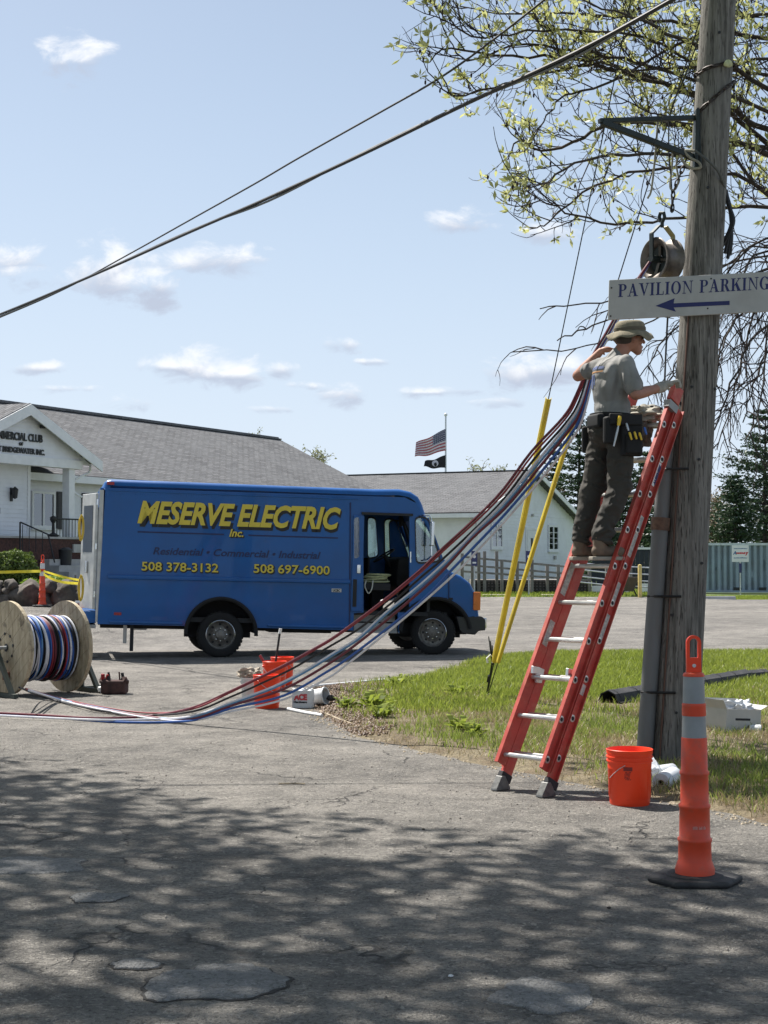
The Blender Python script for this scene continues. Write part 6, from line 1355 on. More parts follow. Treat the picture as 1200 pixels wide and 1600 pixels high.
cab('cable', 'light blue cable running beside the middle white one', 'w' if False else 'l', [(300, 1121), (360, 1100), (427, 1075.5), (477, 1050), (518, 1025), (560, 999), (603, 960), (655, 918), (700, 878), (741, 836), (788, 790), (840, 726), (888, 668), (908, 634)] + top(1), .013, ground=gnd((45, 1079, .25), (96, 1093, .03), (150, 1105, .03), (240, 1121, .03)))
cab('cable', 'second maroon cable, fifth strand from the top', 'm', [(300, 1123), (360, 1103), (435, 1080), (493, 1050), (551, 1011), (624, 952), (688, 895), (738, 841), (790, 793), (842, 731), (890, 671), (909, 637)] + top(3), .016, ground=gnd((45, 1078, .25), (95, 1092, .03), (150, 1106, .03), (240, 1121, .03)))
cab('cable', 'blue cable low in the bundle, above the lowest white one', 'b', [(310, 1124), (360, 1107), (443, 1087), (510, 1050), (551, 1023), (655, 942), (707, 889), (745, 850), (793, 799), (846, 737), (893, 677), (911, 641)] + top(5), .015, ground=gnd((-40, 1114.5, .012), (60, 1119, .012), (120, 1124, .012), (180, 1128, .012), (230, 1129, .012), (270, 1128, .02)))
cab('cable', 'lowest white cable of the bundle', 'w', [(300, 1126), (360, 1112), (443, 1093), (510, 1061), (545, 1036), (634, 964), (709, 898), (750, 856), (796, 806), (850, 743), (896, 683), (913, 645)] + top(7), .013, ground=gnd((45, 1078, .28), (95, 1094, .03), (150, 1107, .03), (240, 1123, .03)))
MB().blob(W(598, 940, 13.95), (.03, .03, .022), 1, .2).build('tape_wrap', M_TRIM, None); tag(bpy.data.objects['tape_wrap'], 'scrap of white tape wrapped round the top maroon cable', 'tape')
# ================================================================== BUCKETS AND CLUTTER
M_ORG = mat('bucket_orange', (.86, .055, .012), .38, var=.04, scale=3, spec=.4); M_ORGC = mat('cone_orange', (.7, .065, .02), .5, var=.1, scale=5, dirt=(.42, .09, .05), dirt_amt=.6, dscale=9)
def bucket(name, label, p, m, h=.368, wire=True, prints=False, rot=0, grp=None, k=1.0):
    M = Matrix.Translation(p) @ Matrix.Rotation(rot, 4, 'Z') @ Matrix.Scale(k, 4); t = thing(name, label, 'bucket', p, grp)
    MB().lathe([(0, .006), (.122, .006), (.13, .0), (.134, .012), (.147, .285), (.154, .287), (.154, .296), (.148, .298), (.1485, .312), (.156, .314), (.156, .322), (.149, .324), (.1495, .338), (.154, .34), (.155, .36), (.157, .366), (.152, .369), (.148, .362), (.140, .05), (.12, .02), (0, .02)], M, 40).build('body', m, t, smooth=True, auto=50)
    if wire:
        pts = [M @ Vector((.158 * math.cos(a), -.02 - .2 * math.sin(a) * .8, .30 - .19 * math.sin(a))) for a in [math.pi * i / 14 for i in range(15)]]
        pts = [M @ Vector((.160 * math.cos(rad(180 + 180 * i / 16)), .164 * math.sin(rad(180 + 180 * i / 16)), .305 - .13 * math.sin(rad(180 * i / 16)))) for i in range(17)]
        MB().tube(pts, .0028, 5).build('wire_handle', M_GALV, t, smooth=True)
        for s in (-1, 1): MB().blob(M @ Vector((.155 * s, 0, .305)), .014, 1, 0).build('handle_lug', m, t)
    return t, M
nb_p = G(984, 1256); bk, Mb_ = bucket('orange_bucket', 'bright orange plastic bucket standing alone between ladder and utility pole', nb_p, M_ORG, wire=False)
MB().tube([Mb_ @ Vector((.150 * math.cos(rad(a)), .150 * math.sin(rad(a)), z)) for a, z in ((200, .18), (215, .21), (232, .245), (250, .275))], .0025, 5).build('wire_handle', M_GALV, bk, smooth=True)
def wrap_quad(mb, a0, a1, z0, z1, n=5, off=.0012):
    def rz(z): return .134 + (.147 - .134) * (z - .012) / .273 + off
    for i in range(n):
        b0, b1 = rad(a0 + (a1 - a0) * i / n), rad(a0 + (a1 - a0) * (i + 1) / n); mb.add([Mb_ @ Vector((rz(z) * math.cos(b), rz(z) * math.sin(b), z)) for b, z in ((b0, z0), (b1, z0), (b1, z1), (b0, z1))], [(0, 1, 2, 3)])
M_PRT = mat('bucket_print', (.2, .012, .008), .5); pr = MB(); wrap_quad(pr, 245, 268, .236, .262); pr.build('print_bar', M_PRT, bk)
pr = MB(); q = random.Random(2)
for r in range(7): a = 248 + q.uniform(-2, 2); [wrap_quad(pr, a + j * 3.1, a + j * 3.1 + q.uniform(1, 2.9), .225 - r * .008, .231 - r * .008, 1) for j in range(5)]
for r in range(9): [wrap_quad(pr, 246 + j * 2.6, 247.8 + j * 2.6, .155 - r * .0085, .159 - r * .0085, 1) for j in range(7)]
wrap_quad(pr, 250, 262, .045, .065); pr.build('warning_print', M_PRT, bk)['kind'] = 'stuff'
MB().tube([Mb_ @ Vector((.1435 * math.cos(rad(a)), .1435 * math.sin(rad(a)), z)) for a, z in ((290, .05), (290, .24), (318, .24), (318, .05), (290, .05))], .0015, 4).build('moulded_frame', M_ORG, bk)
bucket('orange_bucket', 'front orange bucket of the cluster, nearest the cables', G(417, 1106), M_ORG, rot=1, grp='orange buckets beside the mulch')
bucket('orange_bucket', 'orange bucket with a black rod in it, left behind the front one', W(429, 1072, 19.2) * 0 + G(429, 1078.5), M_ORG, rot=.4, grp='orange buckets beside the mulch')
bucket('orange_bucket', 'rearmost orange bucket of the cluster, right of the one with the rod', G(441, 1070), M_ORG, rot=2, grp='orange buckets beside the mulch')
p = G(393, 1098); t, Mw_ = bucket('white_pail', 'translucent white pail left of the orange buckets with a rag over it', p, mat('pail_white', (.6, .6, .58), .5), rot=.2, k=.8); 
mb = MB().blob(p + Vector((-.02, 0, .33)), (.13, .12, .07), 4, .5, 3.2); tag(mb.build('rag', mat('beige_rag', (.36, .31, .25), .95, var=.3, scale=12, bump=.5), smooth=True), 'crumpled beige rag heaped on the white pail', 'rag')
a = G(429, 1078.5) + Vector((-.03, 0, .05)); b = W(437, 990, a.y); t = thing('stirring_rod', 'black rod with a white tip standing in the middle orange bucket', 'rod', a); MB().tube([a, b], .014, 8).build('shaft', M_DARK, t, smooth=True); MB().tube([b, W(438.5, 982, a.y)], .019, 8).build('tip', M_TRIM, t, smooth=True)
a = G(429, 1078.5); tag(MB().bar(a + Vector((-.1, -.02, .3)), W(406, 1024, a.y), .02, .035).build('red_hand_tool', M_RED, bevel=.005), 'dark red tool handle poking out left of the middle orange bucket', 'tool')
# hardware-store bag and tipped pail
p = G(473, 1106); t = thing('store_bag', 'white carton with red ACE lettering beside the orange buckets', 'box', p); Mx = Matrix.Translation(p) @ Matrix.Rotation(rad(-6), 4, 'Z')
MB().prism([(-.11, -.07), (.10, -.07), (.12, .08), (-.1, .08)], 0, .2, Mx).build('body', mat('carton_white', (.62, .63, .64), .6, var=.06), t, bevel=.008)
Mf = Mx @ basis((-.015, -.0715, 0), (1, 0, 0), (0, 0, 1)); text('lettering', 'ACE', .062, M_REDP, t, Mf @ Matrix.Translation((0, .095, 0)), width=.15, bold=.006, world=True); text('lettering', 'Hardware', .022, M_DARK, t, Mf @ Matrix.Translation((0, .06, 0)), width=.15, bold=.002, world=True)
for i in range(5): MB().blob(p + Vector((-.1 + .05 * i, .02 * (i % 2), .205)), (.022, .02, .015), 1, .2).build('cap', M_TRIM, t)
p = G(503, 1103); t = thing('tipped_pail', 'white pail tipped on its side with dark opening right of the carton', 'pail', p); Mp = Matrix.Translation(p + Vector((-.08, .02, .1))) @ Matrix.Rotation(rad(65), 4, 'Z') @ Matrix.Rotation(rad(82), 4, 'X')
MB().lathe([(0, -.1), (.08, -.1), (.09, .12), (.1, .125), (.1, .14), (.085, .14), (.07, -.08), (0, -.08)], Mp, 24).build('body', MATS['carton_white'], t, smooth=True); MB().lathe([(0, .06), (.08, .06)], Mp, 20).build('inner_disc', M_DARK, t)  # dark flat disc set across the inside of the pail
MB().blob(p + Vector((.1, -.02, .09)), (.05, .04, .035), 2, .5, 3).build('black_cap', M_DARK, t, smooth=True)
for (p0, p1, lab, r) in (((488, 1074), (603, 1064), 'white plastic pipe lying along the back edge of the mulch', .018), ((450, 1110), (503, 1120), 'short white plastic pipe on the asphalt in front of the carton', .017), ((500, 1113), (570, 1141), 'pale half-buried kerb strip curving round the mulch tip', .012)):
    a, b = G(*p0), G(*p1); tag(MB().tube([a + Vector((0, 0, r)), a.lerp(b, .5) + Vector((0, -.04, r)), b + Vector((0, 0, r))], r, 8).build('plastic_pipe' if r > .015 else 'edging_strip', M_TRIM if r > .015 else M_SAND, smooth=True), lab, 'pipe' if r > .015 else 'edging')
# near marker and the far one
M_REFL = mat('grey_reflector', (.27, .28, .28), .45, var=.1, scale=8); M_REFW = mat('white_reflector', (.62, .62, .6), .45); M_RUBB = mat('black_rubber', (.022, .022, .024), .75, var=.25, scale=12, bump=.3, dirt=(.09, .085, .08), dirt_amt=.5)
def marker(label, p, refl, k=1.0, bands=None, base_rot=0):
    t = thing('channelizer_cone', label, 'traffic cone', p); M = Matrix.Translation(p) @ Matrix.Scale(k, 4)
    sp_ = lambda y: (1383 - y) / 312
    hexp = [(.245 * math.cos(rad(a + base_rot)) * kx_, .23 * math.sin(rad(a + base_rot))) for a, kx_ in ((0, 1.0), (50, .85), (130, .85), (180, 1.0), (230, .85), (310, .85))]
    MB().prism(hexp, 0, .035, M).build('rubber_base', M_RUBB, t, bevel=.014); MB().lathe([(.145, .034), (.14, .042), (.1, .046)], M, 30).build('base_ring', M_RUBB, t, smooth=True)
    P_ = [(1376, .098), (1362, .1), (1352, .089), (1348, .0835), (1320, .082), (1318, .086), (1314, .086), (1312, .0775), (1267, .0755), (1265, .080), (1261, .080), (1259, .0715), (1215, .07), (1213, .0745), (1209, .0745), (1207, .067), (1157, .065), (1155, .063)]
    MB().lathe([(r, sp_(y)) for y, r in P_], M, 36).build('tube', M_ORGC, t, smooth=True, auto=60)
    MB().lathe([(.0625, sp_(1155)), (.0585, sp_(1121))], M, 36).build('reflective_band', refl, t, smooth=True)
    MB().lathe([(.060, sp_(1121)), (.061, sp_(1119)), (.0595, sp_(1106)), (.061, sp_(1104)), (.0575, sp_(1101))], M, 36).build('tube_ring', M_ORGC, t, smooth=True)
    MB().lathe([(.0565, sp_(1101)), (.0525, sp_(1059))], M, 36).build('reflective_band', refl, t, smooth=True)
    MB().lathe([(.054, sp_(1059)), (.055, sp_(1057)), (.05, sp_(1054)), (.036, sp_(1052)), (0, sp_(1051))], M, 30).build('shoulder', M_ORGC, t, smooth=True)
    hw, z0_, z1_ = .037, sp_(1056), sp_(994)
    o = [(-hw, z0_)] + [(hw * math.cos(rad(a)), z1_ - hw + hw * math.sin(rad(a))) for a in range(180, -1, -15)] + [(hw, z0_)]; iw = .0215; zi = z0_ + .085
    inn = [(-iw, zi)] + [(iw * math.cos(rad(a)), z1_ - hw + iw * math.sin(rad(a))) for a in range(180, -1, -20)] + [(iw, zi)]
    pl = plate('grip_loop', [o, inn], .026, M_ORG, t, Matrix.Scale(k, 4) @ basis((0, 0, 0), (1, 0, 0), (0, 0, 1)), bevel=.004)
    MB().lathe([(0, .004), (.009, .004), (.01, 0)], M @ basis((0, -.0135, z0_ + .045), (1, 0, 0), (0, 0, 1)), 12).build('logo_dot', M_REFW, t)
    return t
cn = marker('tall orange channelizer cone with grey bands on black rubber base, nearest the camera', G(1086, 1378), M_REFL)
pr = MB(); q = random.Random(5); c_ = G(1086, 1378)
for i in range(14):
    a = rad(252 + i * 3.6); r = .0792; z = (1383 - 1297) / 312; 
    if i not in (5, 10): pr.box((0, 0, 0), (.004, .0006, .017 * q.uniform(.6, 1)), Matrix.Translation(c_) @ Matrix.Translation((r * math.cos(a), r * math.sin(a), z)) @ Matrix.Rotation(a + math.pi / 2, 4, 'Z'))
pr.build('worn_print', mat('worn_print', (.62, .25, .2), .6), cn)['kind'] = 'stuff'
mp_ = W(66, 948, 37.0); mp_.z = ground_z(mp_.x, mp_.y) + .005
marker('far channelizer cone with white bands and caution tape in front of the stone wall', mp_, M_REFW, 1.0)
M_TAPE = mat('caution_tape', (.75, .62, .03), .5)
def tape(label, pts, h=.07):
    mb = MB(); P = spl(pts, 6); n = len(P); vs = []
    for i, p in enumerate(P): tw = .5 * math.sin(i * .5); vs += [p + Vector((0, .02 * math.sin(tw), h / 2)), p + Vector((0, -.02 * math.sin(tw), -h / 2 * math.cos(tw)))]
    mb.add(vs, [(2*i, 2*i+1, 2*i+3, 2*i+2) for i in range(n - 1)]); tag(mb.build('caution_tape', M_TAPE), label, 'tape')
tape('yellow caution tape stretched left from the far cone across the round bush', [W(-60, 893, 38.2), W(0, 894, 37.6), W(40, 893, 37.2), W(64, 892.5, 36.85)])
tape('upper yellow caution tape sagging right from the far cone to the van', [W(68, 892.5, 36.85), W(90, 899, 36), W(110, 904, 35), W(140, 909, 33.5)], .05)
tape('lower yellow caution tape sagging right from the far cone to the van', [W(68, 897, 36.85), W(80, 904, 36.3), W(100, 910, 35), W(140, 912.5, 33.5)], .06)
# paper rolls
M_PAPER = mat('paper_white', (.62, .64, .67), .85, var=.04, scale=10)
def roll(label, p, dirv, r, L, core=True):
    dirv = Vector(dirv).normalized(); sx2 = dirv.cross(Vector((0, 0, 1))).normalized(); uz = sx2.cross(dirv); M = basis(p, sx2, uz, dirv); t = thing('paper_roll', label, 'paper roll', p, 'paper towel rolls at the pole foot')
    MB().lathe([(.021, 0), (r * .97, -.002), (r, .003), (r, L), (.021, L)], M, 32).build('paper', M_PAPER, t, smooth=True, auto=40); MB().lathe([(.0215, -.001), (.0185, -.002), (.0185, L)], M, 20).build('core', mat('cardboard', (.3, .2, .12), .9), t, smooth=True)
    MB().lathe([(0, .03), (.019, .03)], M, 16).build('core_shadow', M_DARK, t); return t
pr_ = G(1033, 1238); roll('paper towel roll showing its dark core, beside the orange bucket', pr_ + Vector((.0, 0, .066)), (.5, .85, .06), .068, .26)
roll('second paper towel roll lying behind the one with the visible core', pr_ + Vector((-.05, .28, .07)), (.8, .45, .05), .068, .24)
mb = MB(); vs = []; 
for i in range(9):
    for j in range(7): x_, y_ = i / 8 * .16, j / 6 * .12; vs.append(pr_ + Vector((-.12 + x_, .22 + y_, .13 + .09 * math.sin(x_ * 14 + .5) * (j / 6) + .01 * math.sin(i * 2.1 + j * 1.3))))
mb.add(vs, [(j*1 + i*7, j + 1 + i*7, j + 1 + (i+1)*7, j + (i+1)*7) for i in range(8) for j in range(6)]); o = mb.build('paper_sheet', M_PAPER, smooth=True); tag(o, 'loose torn sheet of paper towel flapping up between the rolls', 'paper'); sm = o.modifiers.new('s', 'SOLIDIFY'); sm.thickness = .002
# carton in the grass
p = G(1143, 1146, .05); t = thing('open_carton', 'open white cardboard box with crumpled plastic inside lying in the grass', 'box', p); M_CART = mat('printed_carton', (.46, .45, .42), .8, var=.06, scale=6, dirt=(.5, .42, .32), dirt_amt=.3)
Mx = Matrix.Translation(p) @ Matrix.Rotation(rad(30), 4, 'Z') @ Matrix.Rotation(rad(4), 4, 'Y'); w2, d2, h2 = .21, .15, .23
for nm, lo, hi in (('side', (-w2, -d2, 0), (w2, -d2 + .005, h2)), ('side', (-w2, d2 - .005, 0), (w2, d2, h2)), ('side', (-w2, -d2 + .005, 0), (-w2 + .005, d2 - .005, h2)), ('side', (w2 - .005, -d2 + .005, 0), (w2, d2 - .005, h2)), ('bottom', (-w2, -d2, -.004), (w2, d2, 0))): MB().box(lo, hi, Mx).build(nm, M_CART, t)
for (piv, axd, ang, w_, l_) in (((-w2, d2, h2), 'X', 62, 2 * w2, .09),):
    MB().box((0, 0, 0), (w_, l_, .004), Mx @ Matrix.Translation(piv) @ Matrix.Rotation(rad(ang), 4, axd)).build('flap', M_CART, t)
MB().box((0, 0, 0), (.09, 2 * d2, .004), Mx @ Matrix.Translation((w2, -d2, h2)) @ Matrix.Rotation(rad(-25), 4, 'Y')).build('flap', M_CART, t)
MB().box((-.09, 0, 0), (0, 2 * d2, .004), Mx @ Matrix.Translation((-w2, -d2, h2)) @ Matrix.Rotation(rad(60), 4, 'Y')).build('flap', M_CART, t)
MB().box((w2 + .0005, -.1, .12), (w2 + .002, .05, .15), Mx).build('print_line', M_BAG, t); MB().box((w2 + .0005, -.08, .05), (w2 + .002, .02, .1), Mx).build('print_line', M_BAG, t); MB().box((-.1, -d2 - .002, .13), (.08, -d2 - .0005, .15), Mx).build('print_line', M_DARK, t); MB().box((.06, -d2 - .002, .0), (.14, -d2 - .0005, .09), Mx).build('brown_patch', mat('cardboard', (.3, .2, .12), .9), t)
mb = MB().blob(Mx @ Vector((.05, 0, h2 + .0)), (.13, .1, .07), 4, .7, 3.4); tag(mb.build('plastic_wad', M_PAPER, smooth=True), 'crumpled white plastic bag stuffed in the open box', 'plastic bag')
MB().lathe([(.02, 0), (.045, 0), (.045, .1), (.02, .1)], Matrix.Translation(G(1172, 1140, .1)) @ Matrix.Rotation(rad(70), 4, 'Z') @ Matrix.Rotation(rad(88), 4, 'X'), 20).build('small_roll', M_PAPER, None, smooth=True); tag(bpy.data.objects['small_roll'], 'small white roll lying in the grass right of the open box', 'roll')
# black cable-guard channels in the grass
def channel(label, a, b, r):
    d = (b - a); L = d.length; d.normalize(); up2 = Vector((0, 0, 1)); sx2 = d.cross(up2).normalized(); uz = sx2.cross(d); M = basis(a, sx2, uz, d)
    prof = [(r * math.cos(rad(q)), r * math.sin(rad(q)) * 1.1) for q in range(0, 181, 45)] + [((r - .012) * math.cos(rad(q)), (r - .012) * math.sin(rad(q)) * 1.1) for q in range(180, -1, -45)]
    t = thing('guard_channel', label, 'channel', a, 'black guard channels in the grass'); MB().prism(prof, 0, L, M).build('shell', M_RUBB, t, smooth=True, auto=35)
    for s in (-1, 1): MB().box((s * r - .02 if s > 0 else s * r - .03, 0, 0), (s * r + .03 if s > 0 else s * r + .02, .012, L), M).build('foot_flange', M_RUBB, t)
    for i in range(0, int(L / .16), 3): MB().tube([M @ Vector((r * 1.01 * math.cos(rad(q)), r * 1.11 * math.sin(rad(q)), .08 + i * .16)) for q in range(0, 181, 20)], .003, 4).build('rib', M_RUBB, t)
channel('long black half-round guard channel lying in the grass behind the pole', G(950, 1098, .09), G(1165, 1062, .09), .125)
channel('second black guard channel, its end at the right edge behind the first', G(1150, 1062, .09), G(1196, 1058, .09), .10)
# litter on the asphalt
for (px, py, s, lab, m_) in ((455, 1226, .07, 'pale dry twig lying on the sunlit asphalt', M_SAND), (705, 1527, .012, 'tiny white scrap on the shaded asphalt', M_TRIM), (952, 1420, .012, 'brown crumb on the asphalt left of the near cone', M_BARK), (662, 1297, .012, 'brown crumb on the asphalt left of the ladder shadow', M_BARK)):
    g = G(px, py); mb = MB()
    if s > .05: mb.tube(spl([g + Vector((-.09, .0, .008)), g + Vector((-.02, -.02, .012)), g + Vector((.03, .01, .008)), g + Vector((.1, -.02, .01))], 4), .006, 5)
    else: mb.blob(g + Vector((0, 0, .006)), (s, s * .7, s * .5), 1, .5)
    tag(mb.build('twig' if s > .05 else 'scrap', m_), lab, 'twig' if s > .05 else 'scrap')

# ================================================================== LADDER
Lf = Vector((.97, 10.8, 0)); Lt = Vector((2.15, 11.87, 2.89)); LC = (Lt - Lf).normalized(); LWd = Vector((-LC.y, LC.x, 0)).normalized(); LN = LC.cross(LWd).normalized()
if LN.z < 0: LN = -LN
LLEN = (Lt - Lf).length
lad = thing('extension_ladder', 'red orange fibreglass extension ladder with silver rungs leaning on the pole', 'ladder', Lf)
M_FG = mat('ladder_red', (.42, .05, .035), .5, var=.15, scale=7, stretch=(1, 1, 1), dirt=(.5, .16, .1), dirt_amt=.5, dscale=9); M_RUNG = mat('rung_aluminium', (.62, .62, .6), .35, .7, var=.12)
def rail(off_n, half, sgn, z0_, z1_, dep=.09, fl=.034):
    """channel rail: flanges point outwards; sgn -1 is the near rail"""
    M = basis(Lf + LWd * (half * sgn) + LN * off_n, LWd * sgn, LN, LC); h = dep / 2
    prof = [(0, -h), (fl, -h), (fl, -h + .008), (.007, -h + .008), (.007, h - .008), (fl, h - .008), (fl, h), (0, h)]
    return MB().prism(prof, z0_, z1_, M).build('rail', M_FG, lad, bevel=.002), M
for off_n, half, z0_, z1_ in ((0, .2, .10, LLEN - .12), (.098, .195, .16, LLEN)):
    sh0 = .29 if off_n == 0 else .236
    for sgn in (-1, 1):
        r_, M = rail(off_n, half, sgn, z0_, z1_)
        k = 0; s_ = sh0
        while s_ < z1_ - .05:
            MB().lathe([(.028, 0), (.026, .006), (.016, .007), (.015, .003)], M @ basis((.0075, 0, s_), (0, 1, 0), (0, 0, 1)), 14).build('rung_collar', M_RUNG, r_)
            MB().lathe([(0, .0045), (.0155, .0045)], M @ basis((.0075, 0, s_), (0, 1, 0), (0, 0, 1)), 12).build('rung_socket', M_DARK, r_); s_ += .305
    s_ = sh0
    while s_ < z1_ - .05:
        a = Lf + LC * s_ + LN * off_n; MB().tube([a - LWd * half, a + LWd * half], .0165, 8).build('rung', M_RUNG, lad, smooth=True); s_ += .305
def sticker(off_n, half, sgn, s0, L, w_=.055, m=None, inner=False, name='label_sticker'):
    M = basis(Lf + LWd * (half * sgn) + LN * off_n, LWd * sgn, LN, LC); x = -.0012 if inner else .0085
    return MB().box((x - .0006, -w_/2, s0), (x + .0006, w_/2, s0 + L), M).build(name, m or mat('label_grey', (.42, .42, .38), .6, var=.3, scale=40), lad), M
for a in ((.0, .2, -1, 1.5, .18), (.0, .2, -1, 1.9, .2), (.0, .2, -1, 1.22, .2), (.0, .2, -1, .78, .08), (.0, .2, -1, 2.12, .12)): sticker(*a)
for s0, L in ((1.52, .26), (1.1, .2)): sticker(0.098, .195, 1, s0, L, inner=True)
stk, M = sticker(0, .2, -1, 2.50, .2, .035, M_TRIM, name='brand_plate')
text('lettering', 'WERNER', .022, M_SIGNB, stk, basis((0, 0, 0), (1, 0, 0), (0, 1, 0)), width=.17, bold=.002)
lt_ = [c for c in COL.objects if c.parent == stk][0]; inv = WM[lad.name].inverted()
lt_.data.transform(inv @ M @ basis((.0105, 0, 2.6), (0, 0, 1), (0, -1, 0), (1, 0, 0)))
for half, sgn in ((.2, -1), (.2, 1)):
    M = basis(Lf + LWd * (half * sgn), LWd * sgn, LN, LC); ft_ = Lf + LWd * (half * sgn) + LWd * sgn * .015
    MB().prism([(-.07, 0), (.075, 0), (.07, .018), (.02, .1), (-.012, .1), (-.065, .02)], -.03, .03, basis(ft_ + Vector((0, 0, .004)), Vector((LC.x, LC.y, 0)), (0, 0, 1))).build('swivel_shoe', mat('dull_aluminium', (.16, .16, .155), .5, .6, var=.3, scale=20), lad, bevel=.004)
    MB().box((-.004, -.055, .07), (.042, .055, .13), M).build('end_cap', M_DARK, lad, bevel=.006)
for sgn in (-1, 1):
    M = basis(Lf + LWd * (.165 * sgn), LWd * sgn, LN, LC)
    MB().prism([(-.06, .0), (.04, -.02), (.06, .03), (.0, .06), (.02, .1), (-.03, .12), (-.05, .06)], -.012, .012, M @ Matrix.Translation((0, .05, .87)) @ Matrix.Rotation(rad(90), 4, 'Y')).build('rung_lock', M_RUNG, lad, bevel=.003)
for off_n, half in ((.098, .195),):
    M = basis(Lf + LWd * -half + LN * off_n, LWd * -1, LN, LC); MB().box((-.006, -.058, LLEN - .12), (.042, .052, LLEN + .015), M).build('top_cap', M_FG, lad, bevel=.006)
    MB().box((-.008, -.06, LLEN - .19), (.043, .054, LLEN - .13), M).build('tape_band', M_REFL, lad); M2 = basis(Lf + LWd * half + LN * off_n, LWd, LN, LC); MB().box((-.006, -.058, LLEN - .12), (.042, .052, LLEN + .015), M2).build('top_cap', M_FG, lad, bevel=.006)

# ================================================================== THE ELECTRICIAN
SOLE = Lf + LC * ((1.575) / LC.z) + LN * .1 + Vector((.085, 0, 0)); FD = Vector((math.sin(rad(72)), math.cos(rad(72)), 0)); RD = Vector((FD.y, -FD.x, 0))
MO = basis((SOLE.x, SOLE.y, SOLE.z + .03), FD, RD * -1, (0, 0, 1))          # x forward, y to his left, z up
def H(f, r, z): return Vector((f, -r, z))
man = thing('person', 'man in grey t-shirt, brown work trousers and boonie hat standing on the ladder', 'person', MO)
def capsule(mb, a, b, ra, rb, n=14, sq=None):
    a, b = Vector(a), Vector(b); d = (b - a).normalized(); pts = []; rs = []
    for t_ in (-1, -.8, -.5): pts.append(a + d * ra * t_); rs.append(ra * math.sqrt(max(0.0004, 1 - t_ * t_)))
    for i in range(5): pts.append(a.lerp(b, i / 4)); rs.append(ra + (rb - ra) * i / 4)
    for t_ in (.5, .8, 1): pts.append(b + d * rb * t_); rs.append(rb * math.sqrt(max(0.0004, 1 - t_ * t_)))
    mb.tube(pts, rs, n); return mb
def chainc(mb, pts, rs):
    for i in range(len(pts) - 1): capsule(mb, pts[i], pts[i+1], rs[i], rs[i+1])
def ell(mb, c, r, rz=0, ry=0):
    mb.blob(c, r, 3, 0, M=(Matrix.Rotation(rz, 4, 'Z') @ Matrix.Rotation(ry, 4, 'Y')).to_4x4())
def skin_up(mb, name, m, voxel, smooth=4, factor=.6, parent=None, folds=None):
    o = mb.build(name, m, parent or man, local=True); r = o.modifiers.new('remesh', 'REMESH'); r.mode = 'VOXEL'; r.voxel_size = voxel; r.use_smooth_shade = True
    s = o.modifiers.new('smooth', 'SMOOTH'); s.iterations = smooth; s.factor = factor
    if folds:
        tx = bpy.data.textures.new(name + '_folds', 'CLOUDS'); tx.noise_scale = folds[0]; tx.noise_depth = 2; d = o.modifiers.new('folds', 'DISPLACE'); d.texture = tx; d.strength = folds[1]; d.mid_level = .5; d.texture_coords = 'LOCAL'
    dg = bpy.context.evaluated_depsgraph_get(); dg.update(); me = bpy.data.meshes.new_from_object(o.evaluated_get(dg)); o.modifiers.clear(); old = o.data; o.data = me; me.name = name; bpy.data.meshes.remove(old)
    me.materials.clear(); me.materials.append(m); me.polygons.foreach_set('use_smooth', [True] * len(me.polygons)); return o
def fold_mat(name, col, stretch, amt):
    m = mat(name, col, .92, var=.2, scale=3.5); nt = NT(m.node_tree); bs = m.node_tree.nodes['Principled BSDF']
    t = nt.n('ShaderNodeMapping', inp={'Vector': nt.n('ShaderNodeTexCoord').outputs['Object'], 'Scale': stretch, 'Rotation': (rad(12), rad(24), 0)}).outputs[0]
    a = nt.n('ShaderNodeTexNoise', noise_type='RIDGED_MULTIFRACTAL', inp={'Vector': t, 'Scale': 1.3, 'Detail': 2, 'Roughness': .5, 'Distortion': .9}).outputs[0]
    b = nt.n('ShaderNodeBump', inp={'Strength': amt, 'Distance': .09, 'Height': a}); m.node_tree.links.new(b.outputs[0], bs.inputs['Normal']); return m
M_SKIN = mat('skin', (.36, .17, .115), .55, var=.12, scale=12); M_SHIRT = fold_mat('grey_shirt', (.235, .23, .22), (4.5, 7, 2.2), .9); M_TROU = fold_mat('work_trousers', (.045, .04, .033), (4, 4, 7), 1.0)
M_HATM = mat('boonie_hat', (.22, .19, .13), .9, var=.2, scale=14, bump=.3, bscale=200); M_BOOT = mat('tan_boot', (.14, .1, .07), .8, var=.3, scale=10); M_GLOVE = mat('work_glove', (.35, .33, .29), .85, var=.25, scale=20); M_BELT = mat('black_leather', (.007, .007, .008), .8, var=.3, scale=10)
hipR, hipL = H(.08, .095, .92), H(.03, -.095, .92); knR, knL = H(.06, .11, .50), H(-.05, -.11, .50); anR, anL = H(-.09, .11, .10), H(-.15, -.10, .10)
shR, shL = H(.09, .165, 1.415), H(.01, -.16, 1.43); elR, elL = H(.13, .24, 1.185), H(-.09, -.27, 1.37); wrR, wrL = H(.37, .16, 1.25), H(.04, -.15, 1.545)
head = H(.20, .02, 1.628)
body = MB()
chainc(body, [hipR, knR, anR], [.085, .06, .045]); chainc(body, [hipL, knL, anL], [.085, .06, .045])
ell(body, H(.05, 0, 1.0), (.09, .12, .15)); ell(body, H(.045, 0, 1.25), (.09, .12, .2)); capsule(body, H(.03, -.11, 1.42), H(.08, .11, 1.41), .055, .055)
capsule(body, H(.075, 0, 1.44), H(.165, .01, 1.575), .062, .056)
